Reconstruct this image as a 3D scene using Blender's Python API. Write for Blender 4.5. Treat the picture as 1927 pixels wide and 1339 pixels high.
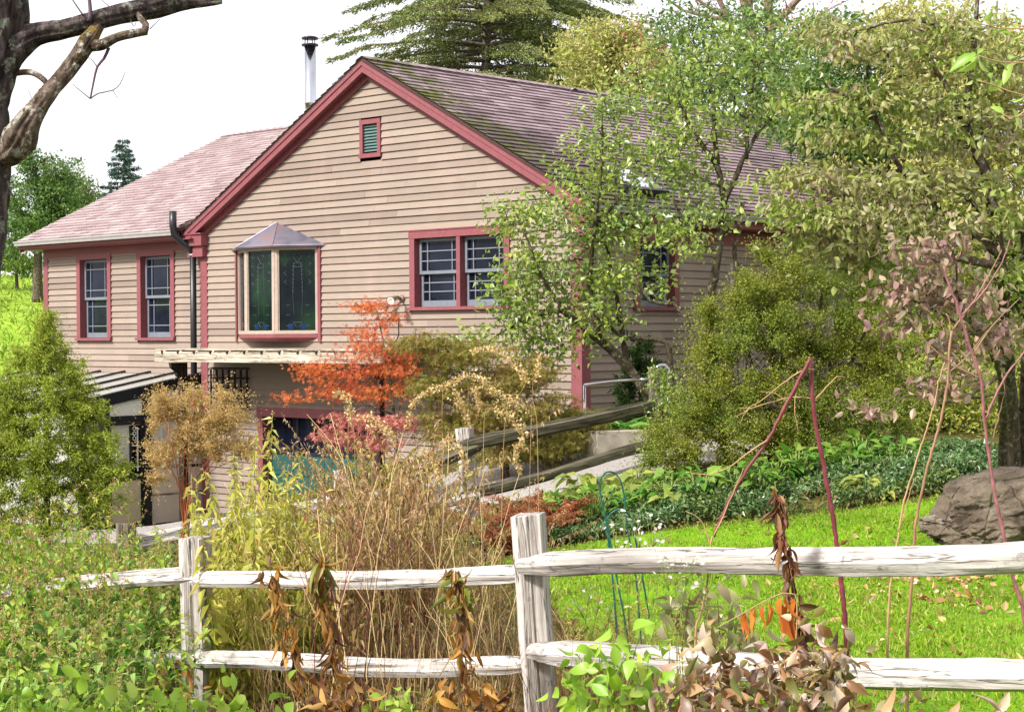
import bpy, math, random
import numpy as np
from mathutils import Matrix, Vector, noise as mnoise

S = bpy.context.scene
for o in list(bpy.data.objects):
    bpy.data.objects.remove(o)
C = S.collection
R = math.radians

# ---------------------------------------------------------------- camera
E = 1.75                       # eye height above the soil at the fence
FPX = 3273.0                   # focal length in pixels of the 1927 px wide photograph
cam_d = bpy.data.cameras.new('camera')
cam = bpy.data.objects.new('camera', cam_d)
C.objects.link(cam)
cam_d.sensor_width = 36.0
cam_d.sensor_fit = 'HORIZONTAL'
cam_d.lens = FPX / 1927 * 36
cam_d.clip_start = 0.1
cam_d.clip_end = 3000
CM = Matrix.Translation((0, 0, E)) @ Matrix.Rotation(R(90 - 0.727), 4, 'X') @ Matrix.Rotation(R(-0.35), 4, 'Z')
cam.matrix_world = CM
S.camera = cam

# ---------------------------------------------------------------- sky, sun, exposure
SUN_EL, SUN_AZ = 42.0, 232.0    # azimuth of the sun, clockwise from +Y (behind the viewer's left shoulder)
SKY_STRENGTH, SUN_STRENGTH, EXPOSURE = 0.074, 3.5, 1.06
w = bpy.data.worlds.new('World')
S.world = w
w.use_nodes = True
nt = w.node_tree
nt.nodes.clear()
out = nt.nodes.new('ShaderNodeOutputWorld')
bg = nt.nodes.new('ShaderNodeBackground')
sky = nt.nodes.new('ShaderNodeTexSky')
sky.sky_type = 'NISHITA'
sky.sun_disc = False
sky.sun_elevation = R(SUN_EL)
sky.sun_rotation = R(SUN_AZ)
sky.air_density = 1.0
sky.dust_density = 6.0
sky.ozone_density = 1.0
# a bright high overcast: the sky texture seen through a thin even layer of white cloud
tc = nt.nodes.new('ShaderNodeTexCoord')
cn = nt.nodes.new('ShaderNodeTexNoise')
cn.inputs['Scale'].default_value = 2.2
cn.inputs['Detail'].default_value = 5
nt.links.new(tc.outputs['Generated'], cn.inputs['Vector'])
cr = nt.nodes.new('ShaderNodeValToRGB')
cr.color_ramp.elements[0].position = 0.3
cr.color_ramp.elements[0].color = (9.6, 9.6, 10.2, 1)
cr.color_ramp.elements[1].position = 0.7
cr.color_ramp.elements[1].color = (11.2, 11.1, 11.4, 1)
nt.links.new(cn.outputs['Fac'], cr.inputs['Fac'])
mx = nt.nodes.new('ShaderNodeMix')
mx.data_type = 'RGBA'
mx.inputs['Factor'].default_value = 0.78
nt.links.new(sky.outputs['Color'], mx.inputs['A'])
nt.links.new(cr.outputs['Color'], mx.inputs['B'])
nt.links.new(mx.outputs['Result'], bg.inputs['Color'])
bg.inputs['Strength'].default_value = SKY_STRENGTH
nt.links.new(bg.outputs['Background'], out.inputs['Surface'])

sun_d = bpy.data.lights.new('sun', 'SUN')
sun_d.energy = SUN_STRENGTH
sun_d.angle = R(9)
sun_d.color = (1.0, 0.97, 0.925)
sun = bpy.data.objects.new('sun', sun_d)
C.objects.link(sun)
sdir = Vector((math.sin(R(SUN_AZ)) * math.cos(R(SUN_EL)), math.cos(R(SUN_AZ)) * math.cos(R(SUN_EL)), math.sin(R(SUN_EL))))
sun.rotation_euler = sdir.to_track_quat('Z', 'Y').to_euler()
sun.location = (-20, -20, 30)

S.view_settings.view_transform = 'Standard'
S.view_settings.look = 'None'
S.view_settings.gamma = 1
S.view_settings.exposure = EXPOSURE
S.render.engine = 'CYCLES'
S.cycles.max_bounces = 6
S.cycles.transparent_max_bounces = 8
S.cycles.use_denoising = True

# ---------------------------------------------------------------- pixel <-> world
CMI = np.array(CM.to_3x3())

def U(px, py, d):
    """point of the place seen at photo pixel (px, py), d metres in front of the camera"""
    v = np.array([(px - 963.5) / FPX, -(py - 669.5) / FPX, -1.0]) * d
    return CMI @ v + np.array([0, 0, E])

def rng(k):
    return np.random.default_rng(k)

# ---------------------------------------------------------------- mesh builder
def nrm(a):
    a = np.asarray(a, float)
    return a / np.maximum(np.linalg.norm(a, axis=-1, keepdims=True), 1e-9)

class MB:
    def __init__(s):
        s.v, s.t, s.q, s.n = [], [], [], 0
    def add(s, v, t=None, q=None):
        v = np.asarray(v, float).reshape(-1, 3)
        if t is not None and len(t):
            s.t.append(np.asarray(t, int).reshape(-1, 3) + s.n)
        if q is not None and len(q):
            s.q.append(np.asarray(q, int).reshape(-1, 4) + s.n)
        s.v.append(v)
        s.n += len(v)
        return s
    def quad(s, a, b, c, d):
        return s.add([a, b, c, d], q=[[0, 1, 2, 3]])
    def box(s, x0, x1, y0, y1, z0, z1):
        v = [(x, y, z) for z in (z0, z1) for y in (y0, y1) for x in (x0, x1)]
        return s.add(v, q=[[0, 2, 3, 1], [4, 5, 7, 6], [0, 1, 5, 4], [2, 6, 7, 3], [0, 4, 6, 2], [1, 3, 7, 5]])
    def beam(s, a, b, w, h, up=(0, 0, 1)):
        """a bar of width w and height h from a to b"""
        a, b = np.asarray(a, float), np.asarray(b, float)
        d = nrm(b - a)
        sd = nrm(np.cross(d, up))
        u = np.cross(sd, d)
        v = [p + sd * i * w / 2 + u * j * h / 2 for p in (a, b) for j in (-1, 1) for i in (-1, 1)]
        return s.add(v, q=[[0, 2, 3, 1], [4, 5, 7, 6], [0, 1, 5, 4], [2, 6, 7, 3], [0, 4, 6, 2], [1, 3, 7, 5]])
    def prism(s, poly, ax, h):
        """poly: (n,3) planar outline, extruded by the vector ax*h"""
        p = np.asarray(poly, float)
        n = len(p)
        e = p + np.asarray(ax, float) * h
        c0, c1 = p.mean(0), e.mean(0)
        v = np.vstack([p, e, [c0], [c1]])
        t = [[2 * n, (i + 1) % n, i] for i in range(n)] + [[2 * n + 1, n + i, n + (i + 1) % n] for i in range(n)]
        q = [[i, (i + 1) % n, n + (i + 1) % n, n + i] for i in range(n)]
        return s.add(v, t=t, q=q)
    def tube(s, pts, rad, k=6, prof=None, cap=True):
        p = np.asarray(pts, float)
        n = len(p)
        rad = np.broadcast_to(np.asarray(rad, float), (n,))
        tg = nrm(np.gradient(p, axis=0))
        ref = np.array([0, 0, 1.0]) if abs(tg[0][2]) < 0.9 else np.array([1.0, 0, 0])
        a = nrm(np.cross(tg[0], ref))
        ang = np.arange(k) * 2 * math.pi / k
        cs, sn = np.cos(ang)[:, None], np.sin(ang)[:, None]
        rings = []
        for i in range(n):
            a = nrm(a - tg[i] * np.dot(a, tg[i]))
            b = np.cross(tg[i], a)
            rr = rad[i] * (prof[i][:, None] if prof is not None else 1.0)
            rings.append(p[i] + (cs * a + sn * b) * rr)
        v = np.vstack(rings)
        i, j = np.meshgrid(np.arange(n - 1), np.arange(k), indexing='ij')
        j2 = (j + 1) % k
        q = np.stack([i * k + j, i * k + j2, (i + 1) * k + j2, (i + 1) * k + j], -1).reshape(-1, 4)
        t = None
        if cap:
            v = np.vstack([v, p[0], p[-1]])
            jj = np.arange(k)
            j2 = (jj + 1) % k
            t = np.vstack([np.stack([np.full(k, n * k), j2, jj], -1), np.stack([np.full(k, n * k + 1), (n - 1) * k + jj, (n - 1) * k + j2], -1)])
        return s.add(v, t=t, q=q)
    def lathe(s, prof, c=(0, 0, 0), k=20, M=None):
        prof = np.asarray(prof, float)
        ang = np.arange(k) * 2 * math.pi / k
        v = np.concatenate([np.stack([r * np.cos(ang), r * np.sin(ang), np.full(k, z)], -1) for r, z in prof])
        if M is not None:
            v = v @ np.asarray(M, float).T
        v = v + np.asarray(c, float)
        q = []
        for i in range(len(prof) - 1):
            for j in range(k):
                j2 = (j + 1) % k
                q.append([i * k + j, i * k + j2, (i + 1) * k + j2, (i + 1) * k + j])
        return s.add(v, q=q)
    def build(s, name, mat, parent=None, smooth=False, base=None):
        v = np.vstack(s.v) if s.v else np.zeros((0, 3))
        if base is not None:
            v = v - np.asarray(base, float)
        t = np.vstack(s.t) if s.t else np.zeros((0, 3), int)
        q = np.vstack(s.q) if s.q else np.zeros((0, 4), int)
        me = bpy.data.meshes.new(name)
        me.vertices.add(len(v))
        me.vertices.foreach_set('co', v.astype(np.float32).ravel())
        nl = t.size + q.size
        me.loops.add(nl)
        me.loops.foreach_set('vertex_index', np.concatenate([t.ravel(), q.ravel()]).astype(np.int32))
        me.polygons.add(len(t) + len(q))
        st = np.concatenate([np.arange(len(t)) * 3, t.size + np.arange(len(q)) * 4]).astype(np.int32)
        me.polygons.foreach_set('loop_start', st)
        me.polygons.foreach_set('use_smooth', np.full(len(st), bool(smooth)))
        me.materials.append(mat)
        me.update(calc_edges=True)
        me.validate()
        o = bpy.data.objects.new(name, me)
        C.objects.link(o)
        if parent is not None:
            o.parent = parent
        return o

def tag(o, label=None, cat=None, group=None, kind=None):
    if label: o['label'] = label
    if cat: o['category'] = cat
    if group: o['group'] = group
    if kind: o['kind'] = kind
    return o

def thing(name, label, cat, loc=(0, 0, 0), rz=0.0, group=None):
    o = bpy.data.objects.new(name, None)
    o.empty_display_size = 0.2
    C.objects.link(o)
    o.location = tuple(float(x) for x in loc)
    o.rotation_euler = (0, 0, rz)
    return tag(o, label, cat, group)

def dup(root, loc, rz=0.0, sc=1.0, label=None, group=None, tilt=(0, 0)):
    r = root.copy()
    C.objects.link(r)
    r.location = tuple(float(x) for x in loc)
    r.rotation_euler = (tilt[0], tilt[1], rz)
    r.scale = (sc, sc, sc)
    if label: r['label'] = label
    if group: r['group'] = group
    for ch in root.children:
        c = ch.copy()
        C.objects.link(c)
        c.parent = r
        for g in ch.children:
            d = g.copy()
            C.objects.link(d)
            d.parent = c
    return r

# ---------------------------------------------------------------- leaves
def lobe_template():
    v, q = [(0, 0, 0)], []
    for a, l in ((-95, .55), (-50, .8), (0, 1.0), (50, .8), (95, .55)):
        ca, sa = math.cos(R(a)), math.sin(R(a))
        n = len(v)
        for u, s_ in ((.5, .11), (1, 0), (.5, -.11)):
            v.append((u * l * ca - s_ * sa, u * l * sa + s_ * ca, -.12 * (u * l) ** 2))
        q.append([0, n + 2, n + 1, n])
    return np.array(v), np.zeros((0, 3), int), np.array(q)
def blade_template():
    us = (0, .14, .32, .54, .78, 1.0)
    ws = (0, .27, .46, .47, .27, 0)
    v = [(u, 0, 0) for u in us] + [(us[i], ws[i], .10 * ws[i] * 2) for i in range(1, 5)] + [(us[i], -ws[i], .10 * ws[i] * 2) for i in range(1, 5)]
    t = [[0, 1, 6], [0, 10, 1], [4, 5, 9], [4, 13, 5]]
    q = [[i, i + 1, 6 + i, 5 + i] for i in range(1, 4)] + [[i + 1, i, 9 + i, 10 + i] for i in range(1, 4)]
    return np.array(v, float), np.array(t), np.array(q)
TPL = {
    'dia': (np.array([(0, 0, 0), (.42, .5, .09), (1, 0, -.04), (.42, -.5, .09)]), np.array([[0, 2, 1], [0, 3, 2]]), np.zeros((0, 4), int)),
    'ova': (np.array([(0, 0, 0), (.35, 0, 0), (.7, 0, 0), (1, 0, 0), (.28, .5, .1), (.66, .36, .08), (.28, -.5, .1), (.66, -.36, .08)]),
            np.array([[0, 1, 4], [0, 6, 1], [2, 3, 5], [2, 7, 3]]), np.array([[1, 2, 5, 4], [1, 6, 7, 2]])),
    'palm': lobe_template(),
    'blade': blade_template(),
}
def leaves(mb, P, D, N, L, W, kind='dia', curl=0.0, fold=1.0, twist=0.0):
    """a leaf at each P, running along D, facing N, L long and W wide"""
    P = np.asarray(P, float)
    n = len(P)
    if n == 0:
        return mb
    D = nrm(np.broadcast_to(D, (n, 3)))
    Sd = np.cross(np.broadcast_to(N, (n, 3)), D)
    bad = np.linalg.norm(Sd, axis=1) < 1e-3
    if bad.any():
        Sd[bad] = np.cross(np.array([1.0, .2, .1]), D[bad])
    Sd = nrm(Sd)
    Nn = np.cross(D, Sd)
    L = np.broadcast_to(np.asarray(L, float), (n,))[:, None, None]
    W = np.broadcast_to(np.asarray(W, float), (n,))[:, None, None]
    cu = np.broadcast_to(np.asarray(curl, float), (n,))[:, None]
    tv, tt, tq = TPL[kind]
    u, s_, h = tv[:, 0], tv[:, 1], tv[:, 2] * fold
    a = cu * u[None, :]
    uu = u[None, :] * np.cos(a * .6)
    hh = h[None, :] - np.sin(a) * u[None, :]
    tw_ = (np.broadcast_to(np.asarray(twist, float), (n,))[:, None] * u[None, :])[:, :, None]
    SS = Sd[:, None, :] * np.cos(tw_) + Nn[:, None, :] * np.sin(tw_)
    v = P[:, None, :] + uu[:, :, None] * L * D[:, None, :] + (s_[None, :, None] * (L if kind == 'palm' else W)) * SS + hh[:, :, None] * L * Nn[:, None, :]
    m = tv.shape[0]
    off = (np.arange(n) * m)[:, None, None]
    t = (tt[None] + off).reshape(-1, 3) if len(tt) else None
    q = (tq[None] + off).reshape(-1, 4) if len(tq) else None
    return mb.add(v.reshape(-1, 3), t=t, q=q)

def rdir(g, n, up=0.0, flat=1.0):
    v = g.normal(size=(n, 3))
    v[:, 2] = v[:, 2] * flat + up
    return nrm(v)

# ---------------------------------------------------------------- materials
def srgb(r, g, b):
    f = lambda c: (c / 255 / 12.92) if c / 255 <= .04045 else ((c / 255 + .055) / 1.055) ** 2.4
    return (f(r), f(g), f(b), 1)

class Mat:
    """a material with a Principled shader and short-hands for procedural nodes"""
    def __init__(s, name, rough=.7, spec=.3, metal=0.0):
        s.m = bpy.data.materials.new(name)
        s.m.use_nodes = True
        s.nt = s.m.node_tree
        s.b = s.nt.nodes['Principled BSDF']
        s.out = s.nt.nodes['Material Output']
        s.b.inputs['Roughness'].default_value = rough
        s.b.inputs['Specular IOR Level'].default_value = spec
        s.b.inputs['Metallic'].default_value = metal
        s._co = None
    def N(s, t): return s.nt.nodes.new(t)
    def L(s, a, b): s.nt.links.new(a, b)
    def co(s, scale=(1, 1, 1), kind='Object'):
        tc = s.N('ShaderNodeTexCoord')
        mp = s.N('ShaderNodeMapping')
        mp.inputs['Scale'].default_value = scale
        s.L(tc.outputs[kind], mp.inputs['Vector'])
        return mp.outputs['Vector']
    def noise(s, scale, detail=5, vec=None, rough=.6):
        n = s.N('ShaderNodeTexNoise')
        n.inputs['Scale'].default_value = scale
        n.inputs['Detail'].default_value = detail
        n.inputs['Roughness'].default_value = rough
        s.L(vec if vec is not None else s.co(), n.inputs['Vector'])
        return n.outputs['Fac']
    def voro(s, scale, vec=None, feature='F1'):
        n = s.N('ShaderNodeTexVoronoi')
        n.feature = feature
        n.inputs['Scale'].default_value = scale
        s.L(vec if vec is not None else s.co(), n.inputs['Vector'])
        return n.outputs['Distance']
    def island(s):
        return s.N('ShaderNodeNewGeometry').outputs['Random Per Island']
    def ramp(s, fac, stops):
        r = s.N('ShaderNodeValToRGB')
        e = r.color_ramp.elements
        while len(e) < len(stops): e.new(0.5)
        for el, (p, c) in zip(e, stops):
            el.position = p
            el.color = c if len(c) == 4 else (*c, 1)
        s.L(fac, r.inputs['Fac'])
        return r.outputs['Color']
    def mix(s, fac, a, b, mode='MIX'):
        m = s.N('ShaderNodeMix')
        m.data_type = 'RGBA'
        m.blend_type = mode
        for k, v in (('Factor', fac), ('A', a), ('B', b)):
            if isinstance(v, (int, float)): m.inputs[k].default_value = v
            elif isinstance(v, tuple): m.inputs[k].default_value = v
            else: s.L(v, m.inputs[k])
        return m.outputs['Result']
    def math(s, op, a, b):
        m = s.N('ShaderNodeMath')
        m.operation = op
        for i, v in enumerate((a, b)):
            if isinstance(v, (int, float)): m.inputs[i].default_value = v
            else: s.L(v, m.inputs[i])
        return m.outputs[0]
    def color(s, c):
        if isinstance(c, tuple): s.b.inputs['Base Color'].default_value = c
        else: s.L(c, s.b.inputs['Base Color'])
        return s
    def bump(s, h, strength=.5, dist=.01):
        b = s.N('ShaderNodeBump')
        b.inputs['Strength'].default_value = strength
        b.inputs['Distance'].default_value = dist
        s.L(h, b.inputs['Height'])
        s.L(b.outputs['Normal'], s.b.inputs['Normal'])
        return s
    def transl(s, col, f=.3):
        t = s.N('ShaderNodeBsdfTranslucent')
        if isinstance(col, tuple): t.inputs['Color'].default_value = col
        else: s.L(col, t.inputs['Color'])
        m = s.N('ShaderNodeMixShader')
        m.inputs[0].default_value = f
        s.L(s.b.outputs['BSDF'], m.inputs[1])
        s.L(t.outputs['BSDF'], m.inputs[2])
        s.L(m.outputs['Shader'], s.out.inputs['Surface'])
        return s

def leafmat(name, cols, patch=None, transl=.3, rough=.45, spec=.35, pscale=1.2):
    """cols: sRGB colours spread over the single leaves; patch: colours of larger clumps mixed in by a soft noise"""
    m = Mat(name, rough, spec)
    n = len(cols)
    c = m.ramp(m.island(), [((i + .5) / n, srgb(*k)) for i, k in enumerate(cols)])
    if patch:
        f = m.noise(pscale, 3, m.co(kind='Object'))
        f = m.ramp(f, [(.42, (0, 0, 0)), (.62, (1, 1, 1))])
        c2 = m.ramp(m.island(), [((i + .5) / len(patch), srgb(*k)) for i, k in enumerate(patch)])
        c = m.mix(f, c, c2)
    m.color(c).transl(c, transl)
    return m.m

def plain(name, col, rough=.6, spec=.3, metal=0.0, var=.12, scale=6, bump=.0, bscale=60):
    m = Mat(name, rough, spec, metal)
    f = m.noise(scale, 6)
    d = tuple(x * (1 - var) for x in col[:3]) + (1,)
    l = tuple(min(1, x * (1 + var)) for x in col[:3]) + (1,)
    m.color(m.ramp(f, [(.3, d), (.7, l)]))
    if bump:
        m.bump(m.noise(bscale, 4), bump, .004)
    return m.m

def bark(name, dark, light, lich=None, scale=(14, 14, 4), bump=.8, moss=None, fine=38):
    m = Mat(name, .9, .15)
    f = m.noise(1.6, 8, m.co(scale), .7)
    r = m.noise(fine, 6, m.co((1, 1, .38)), .6)
    fr = m.math('ADD', m.math('MULTIPLY', f, .45), m.math('MULTIPLY', r, .55))
    c = m.ramp(fr, [(.40, srgb(*dark)), (.50, srgb(*((a + b) // 2 for a, b in zip(dark, light)))), (.60, srgb(*light))])
    if lich:
        lf = m.ramp(m.noise(22, 6, m.co(), .7), [(.55, (0, 0, 0)), (.60, (1, 1, 1))])
        c = m.mix(lf, c, srgb(*lich))
    if moss:
        mf = m.ramp(m.noise(4, 6, m.co(), .7), [(.54, (0, 0, 0)), (.66, (1, 1, 1))])
        c = m.mix(mf, c, srgb(*moss))
    m.color(c).bump(fr, bump, .06)
    return m.m

def wood(name, dark, mid, light, axis='X', rough=.85, spots=None):
    """weathered wood with grain and drying cracks along the piece's own axis"""
    m = Mat(name, rough, .2)
    sc = {'X': (1.3, 30, 30), 'Z': (30, 30, 1.3), 'Y': (30, 1.3, 30)}[axis]
    sc2 = {'X': (.9, 15, 15), 'Z': (15, 15, .9), 'Y': (15, .9, 15)}[axis]
    g_ = m.noise(1.0, 9, m.co(sc), .72)
    ck = m.noise(1.3, 4, m.co(sc2), .5)
    big = m.noise(2.6, 5, m.co())
    c = m.ramp(g_, [(.34, srgb(*dark)), (.47, srgb(*mid)), (.60, srgb(*light))])
    c = m.mix(m.ramp(big, [(.48, (0, 0, 0)), (.70, (.7, .7, .7))]), c, srgb(*mid))
    if spots:
        sp = m.ramp(m.noise(14, 7, m.co(), .7), [(.58, (0, 0, 0)), (.66, (.85, .85, .85))])
        c = m.mix(sp, c, srgb(*spots))
    crack = m.ramp(ck, [(.485, (0, 0, 0)), (.5, (1, 1, 1)), (.515, (0, 0, 0))])
    c = m.mix(m.mix(.75, (0, 0, 0, 1), crack), c, tuple(x * .4 for x in srgb(*dark)[:3]) + (1,))
    h = m.math('SUBTRACT', g_, crack)
    m.color(c).bump(h, .7, .010)
    return m.m

# ---------------------------------------------------------------- ground
def _cp(px, py, d):
    return U(px, py, d)
CP = np.array([
    _cp(1000, 1400, 7.4), _cp(365, 1388, 8.4), _cp(1927, 1470, 6.0), _cp(100, 1400, 8.8),
    _cp(1100, 1036, 14), _cp(1760, 940, 14), _cp(1440, 985, 14), _cp(1900, 1060, 12),
    _cp(890, 1000, 16), _cp(1235, 882, 16.5), _cp(1085, 772, 22), _cp(1290, 760, 22), _cp(1420, 850, 17.5), _cp(1700, 850, 17.5),
    _cp(530, 945, 25.9), _cp(640, 905, 24.6), _cp(820, 850, 23.6), _cp(100, 985, 27.5), _cp(350, 985, 27), _cp(250, 1075, 14.5), _cp(560, 1045, 15), _cp(430, 1000, 21),
    _cp(0, 1110, 13), _cp(-200, 985, 24), _cp(2200, 1000, 12), _cp(2000, 780, 26), _cp(1600, 700, 40),
    (0, 0, E - 1.72), (5, 1, E - 1.5), (-5, 2, E - 2.0), (0, -12, E - 1.7), (14, -5, E - 1.2), (-14, -5, E - 2.2),
    _cp(60, 655, 42), _cp(50, 590, 55), _cp(60, 524, 75), _cp(-400, 600, 50), (-14, 45, E - .6), (0, 48, E - .9), (12, 48, E - .9), (30, 60, E - .3),
    (-70, 110, E + 5), (0, 140, E + 2.5), (70, 110, E + 1), (80, 20, E), (-80, 20, E + 1.5),
    (-200, 300, E + 9), (0, 400, E + 6), (200, 300, E + 4), (-300, -200, E), (300, -200, E), (0, -300, E), (300, 50, E), (-300, 50, E + 3),
])
_K = lambda A, B: np.sqrt(((A[:, None, :2] - B[None, :, :2]) ** 2).sum(-1) + 1.5 ** 2)
_n = len(CP)
_A = np.zeros((_n + 3, _n + 3))
_A[:_n, :_n] = _K(CP, CP) - np.eye(_n) * 0.05
_A[:_n, _n:] = np.c_[np.ones(_n), CP[:, :2]]
_A[_n:, :_n] = _A[:_n, _n:].T
_W = np.linalg.solve(_A, np.r_[CP[:, 2], 0, 0, 0])
def gz(x, y):
    P = np.stack(np.broadcast_arrays(np.asarray(x, float), np.asarray(y, float)), -1).reshape(-1, 2)
    z = _K(P, CP) @ _W[:_n] + _W[_n] + P @ _W[_n + 1:]
    return z if np.ndim(x) or np.ndim(y) else float(z[0])
def G(px, py, lo=4.0, hi=160.0):
    """where the sight line through a photo pixel meets the ground"""
    d = np.exp(np.linspace(math.log(lo), math.log(hi), 600))
    pts = np.array([U(px, py, k) for k in d])
    below = pts[:, 2] < gz(pts[:, 0], pts[:, 1])
    i = int(np.argmax(below)) if below.any() else len(d) - 1
    p = pts[i]
    p[2] = gz(p[0], p[1])
    return p
def GD(px, d):
    """ground point under photo column px at distance d"""
    p = U(px, 700, d)
    p[2] = gz(p[0], p[1])
    return p
def on_ground(p, dz=0.0):
    return np.array([p[0], p[1], gz(p[0], p[1]) + dz])

def sheet(name, xs, ys, dz, mat, keep=None, wob=0.0):
    X, Y = np.meshgrid(xs, ys, indexing='ij')
    Z = gz(X.ravel(), Y.ravel()).reshape(X.shape) + dz
    if wob:
        Z = Z + wob * (np.sin(X * 2.3 + 1.1 * np.sin(Y * 1.7)) * np.cos(Y * 1.9 + X) + .5 * np.sin(X * 5.1 + Y * 4.3))
    a, b = X.shape
    i, j = np.meshgrid(np.arange(a - 1), np.arange(b - 1), indexing='ij')
    q = np.stack([i * b + j, (i + 1) * b + j, (i + 1) * b + j + 1, i * b + j + 1], -1).reshape(-1, 4)
    if keep is not None:
        k = keep(X.ravel(), Y.ravel())
        q = q[k[q].all(1)]
    return MB().add(np.stack([X, Y, Z], -1).reshape(-1, 3), q=q).build(name, mat, smooth=True)

m = Mat('soil', .95, .1)
f = m.noise(3, 8, m.co())
soil_c = m.ramp(f, [(.3, srgb(52, 40, 26)), (.55, srgb(84, 68, 44)), (.75, srgb(110, 92, 60))])
gr = m.ramp(m.noise(.5, 4, m.co()), [(.35, (0, 0, 0)), (.6, (.8, .8, .8))])
soil_c = m.mix(gr, soil_c, srgb(70, 82, 30))
# beyond the house the land is mown grass
sep = m.N('ShaderNodeSeparateXYZ'); m.L(m.co(), sep.inputs[0])
far = m.math('GREATER_THAN', m.math('ADD', sep.outputs['Y'], m.math('MULTIPLY', m.noise(.2, 3, m.co()), 4.0)), 36.0)
gcol = m.ramp(m.noise(.9, 10, m.co(), .85), [(.34, srgb(84, 112, 26)), (.5, srgb(128, 158, 42)), (.64, srgb(172, 182, 84))])
m.color(m.mix(far, soil_c, gcol)).bump(m.noise(14, 8, m.co()), .9, .05)
SOIL = m.m
sp = lambda lo, hi, n: list(np.linspace(lo, hi, n))
gx = np.array(sp(-600, -60, 14)[:-1] + sp(-60, -12, 25)[:-1] + sp(-12, 12, 97)[:-1] + sp(12, 60, 25)[:-1] + sp(60, 600, 14))
gy = np.array(sp(-400, -10, 10)[:-1] + sp(-10, 4, 15)[:-1] + sp(4, 30, 105)[:-1] + sp(30, 110, 33)[:-1] + sp(110, 900, 16))
tag(sheet('ground', gx, gy, 0, SOIL), 'uneven garden soil and far mown hillside', None, None, 'structure')

# lawn between the split-rail fence and the planting bed
LAWN = np.array([G(1015, 1120)[:2], G(930, 1060)[:2], G(1000, 1046)[:2], G(1100, 1026)[:2], G(1290, 998)[:2], G(1440, 984)[:2], G(1600, 962)[:2], G(1775, 938)[:2], (8.5, 13.2), (9, 3.0), (1.6, 3.0), (0.75, 6.6)])
def inside(x, y, poly):
    x, y = np.asarray(x), np.asarray(y)
    r = np.zeros(x.shape, bool)
    n = len(poly)
    for i in range(n):
        (x0, y0), (x1, y1) = poly[i], poly[(i + 1) % n]
        c = (y0 > y) != (y1 > y)
        with np.errstate(divide='ignore', invalid='ignore'):
            r ^= c & (x < (x1 - x0) * (y - y0) / (y1 - y0) + x0)
    return r
m = Mat('lawn', .9, .15)
m.color(m.ramp(m.noise(2.2, 8, m.co(), .7), [(.3, srgb(78, 120, 12)), (.5, srgb(110, 158, 18)), (.7, srgb(140, 180, 30))])).bump(m.noise(90, 4, m.co()), 1, .03)
tag(sheet('lawn', np.arange(-1.5, 9.2, .12), np.arange(3, 16.5, .12), .02, m.m, lambda x, y: inside(x, y, LAWN)), 'bright green mown lawn beyond the split rail fence', None, None, 'structure')
GRASS = leafmat('grass_blade', [(112, 146, 26), (138, 172, 34), (160, 186, 46), (128, 160, 26), (180, 196, 72), (112, 150, 22), (188, 176, 100), (94, 128, 24)], [(100, 134, 22), (150, 178, 52), (172, 176, 84)], .4, .5, .3, 1.6)
g = rng(5)
N = 190000
gx_ = g.uniform(LAWN[:, 0].min(), 7.2, N); gy_ = 5.2 + (15.6 - 5.2) * g.uniform(0, 1, N)
k = inside(gx_, gy_, LAWN) & (np.abs(gx_) < .33 * gy_ + .5)
gx_, gy_ = gx_[k], gy_[k]
P = np.stack([gx_, gy_, gz(gx_, gy_) + .015], -1)
n = len(P)
pat = .75 + .35 * np.sin(gx_ * 3.1 + 2 * np.sin(gy_ * 2.3)) * np.sin(gy_ * 2.7 + gx_)
mb = MB()
leaves(mb, P, rdir(g, n, 1.15), rdir(g, n), g.uniform(.03, .065, n) * pat, g.uniform(.004, .008, n) * (.6 + .05 * gy_), 'dia', g.uniform(-.7, .7, n))
hg = rng(6)
HN = 26000
hx, hy = hg.uniform(-26, -6, HN), 34 + 60 * hg.uniform(0, 1, HN) ** 1.4
kk_ = np.abs(hx / hy + .285) < .06
hx, hy = hx[kk_], hy[kk_]
HP = np.stack([hx, hy, gz(hx, hy)], -1); hn = len(HP)
mh = MB()
leaves(mh, HP, rdir(hg, hn, 1.0), rdir(hg, hn), hg.uniform(.10, .30, hn), hg.uniform(.02, .05, hn), 'dia', hg.uniform(-.5, .8, hn))
tag(mh.build('hillside_grass', leafmat('hill_blade', [(118, 150, 40), (146, 176, 56), (96, 128, 34), (176, 190, 92), (132, 150, 60)], [(108, 136, 44), (170, 186, 84)], .4, .5, .3, .3)), 'longer tufted grass on the bright hillside behind the wing', 'grass', None, 'stuff')
tag(mb.build('grass', GRASS), 'short bright green grass blades of the lawn', 'grass', None, 'stuff')

# driveway of pale gravel between the far fence and the house
m = Mat('gravel', .95, .2)
v1 = m.voro(42, m.co())
m.color(m.ramp(m.noise(60, 5, m.co(), .7), [(.3, srgb(104, 98, 92)), (.5, srgb(146, 140, 134)), (.7, srgb(176, 170, 164))])).bump(v1, .7, .02)
cl = np.array([G(*p)[:2] for p in ((-150, 1008), (150, 1008), (340, 998), (470, 985), (600, 960), (760, 940), (940, 908), (1090, 890), (1220, 868), (1330, 846), (1420, 835))])
def near_drive(x, y):
    d = np.full(x.shape, 9e9)
    for a, b in zip(cl[:-1], cl[1:]):
        ab = b - a
        t = np.clip(((x - a[0]) * ab[0] + (y - a[1]) * ab[1]) / (ab @ ab), 0, 1)
        d = np.minimum(d, np.hypot(x - a[0] - t * ab[0], y - a[1] - t * ab[1]))
    return d < 1.05
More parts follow.
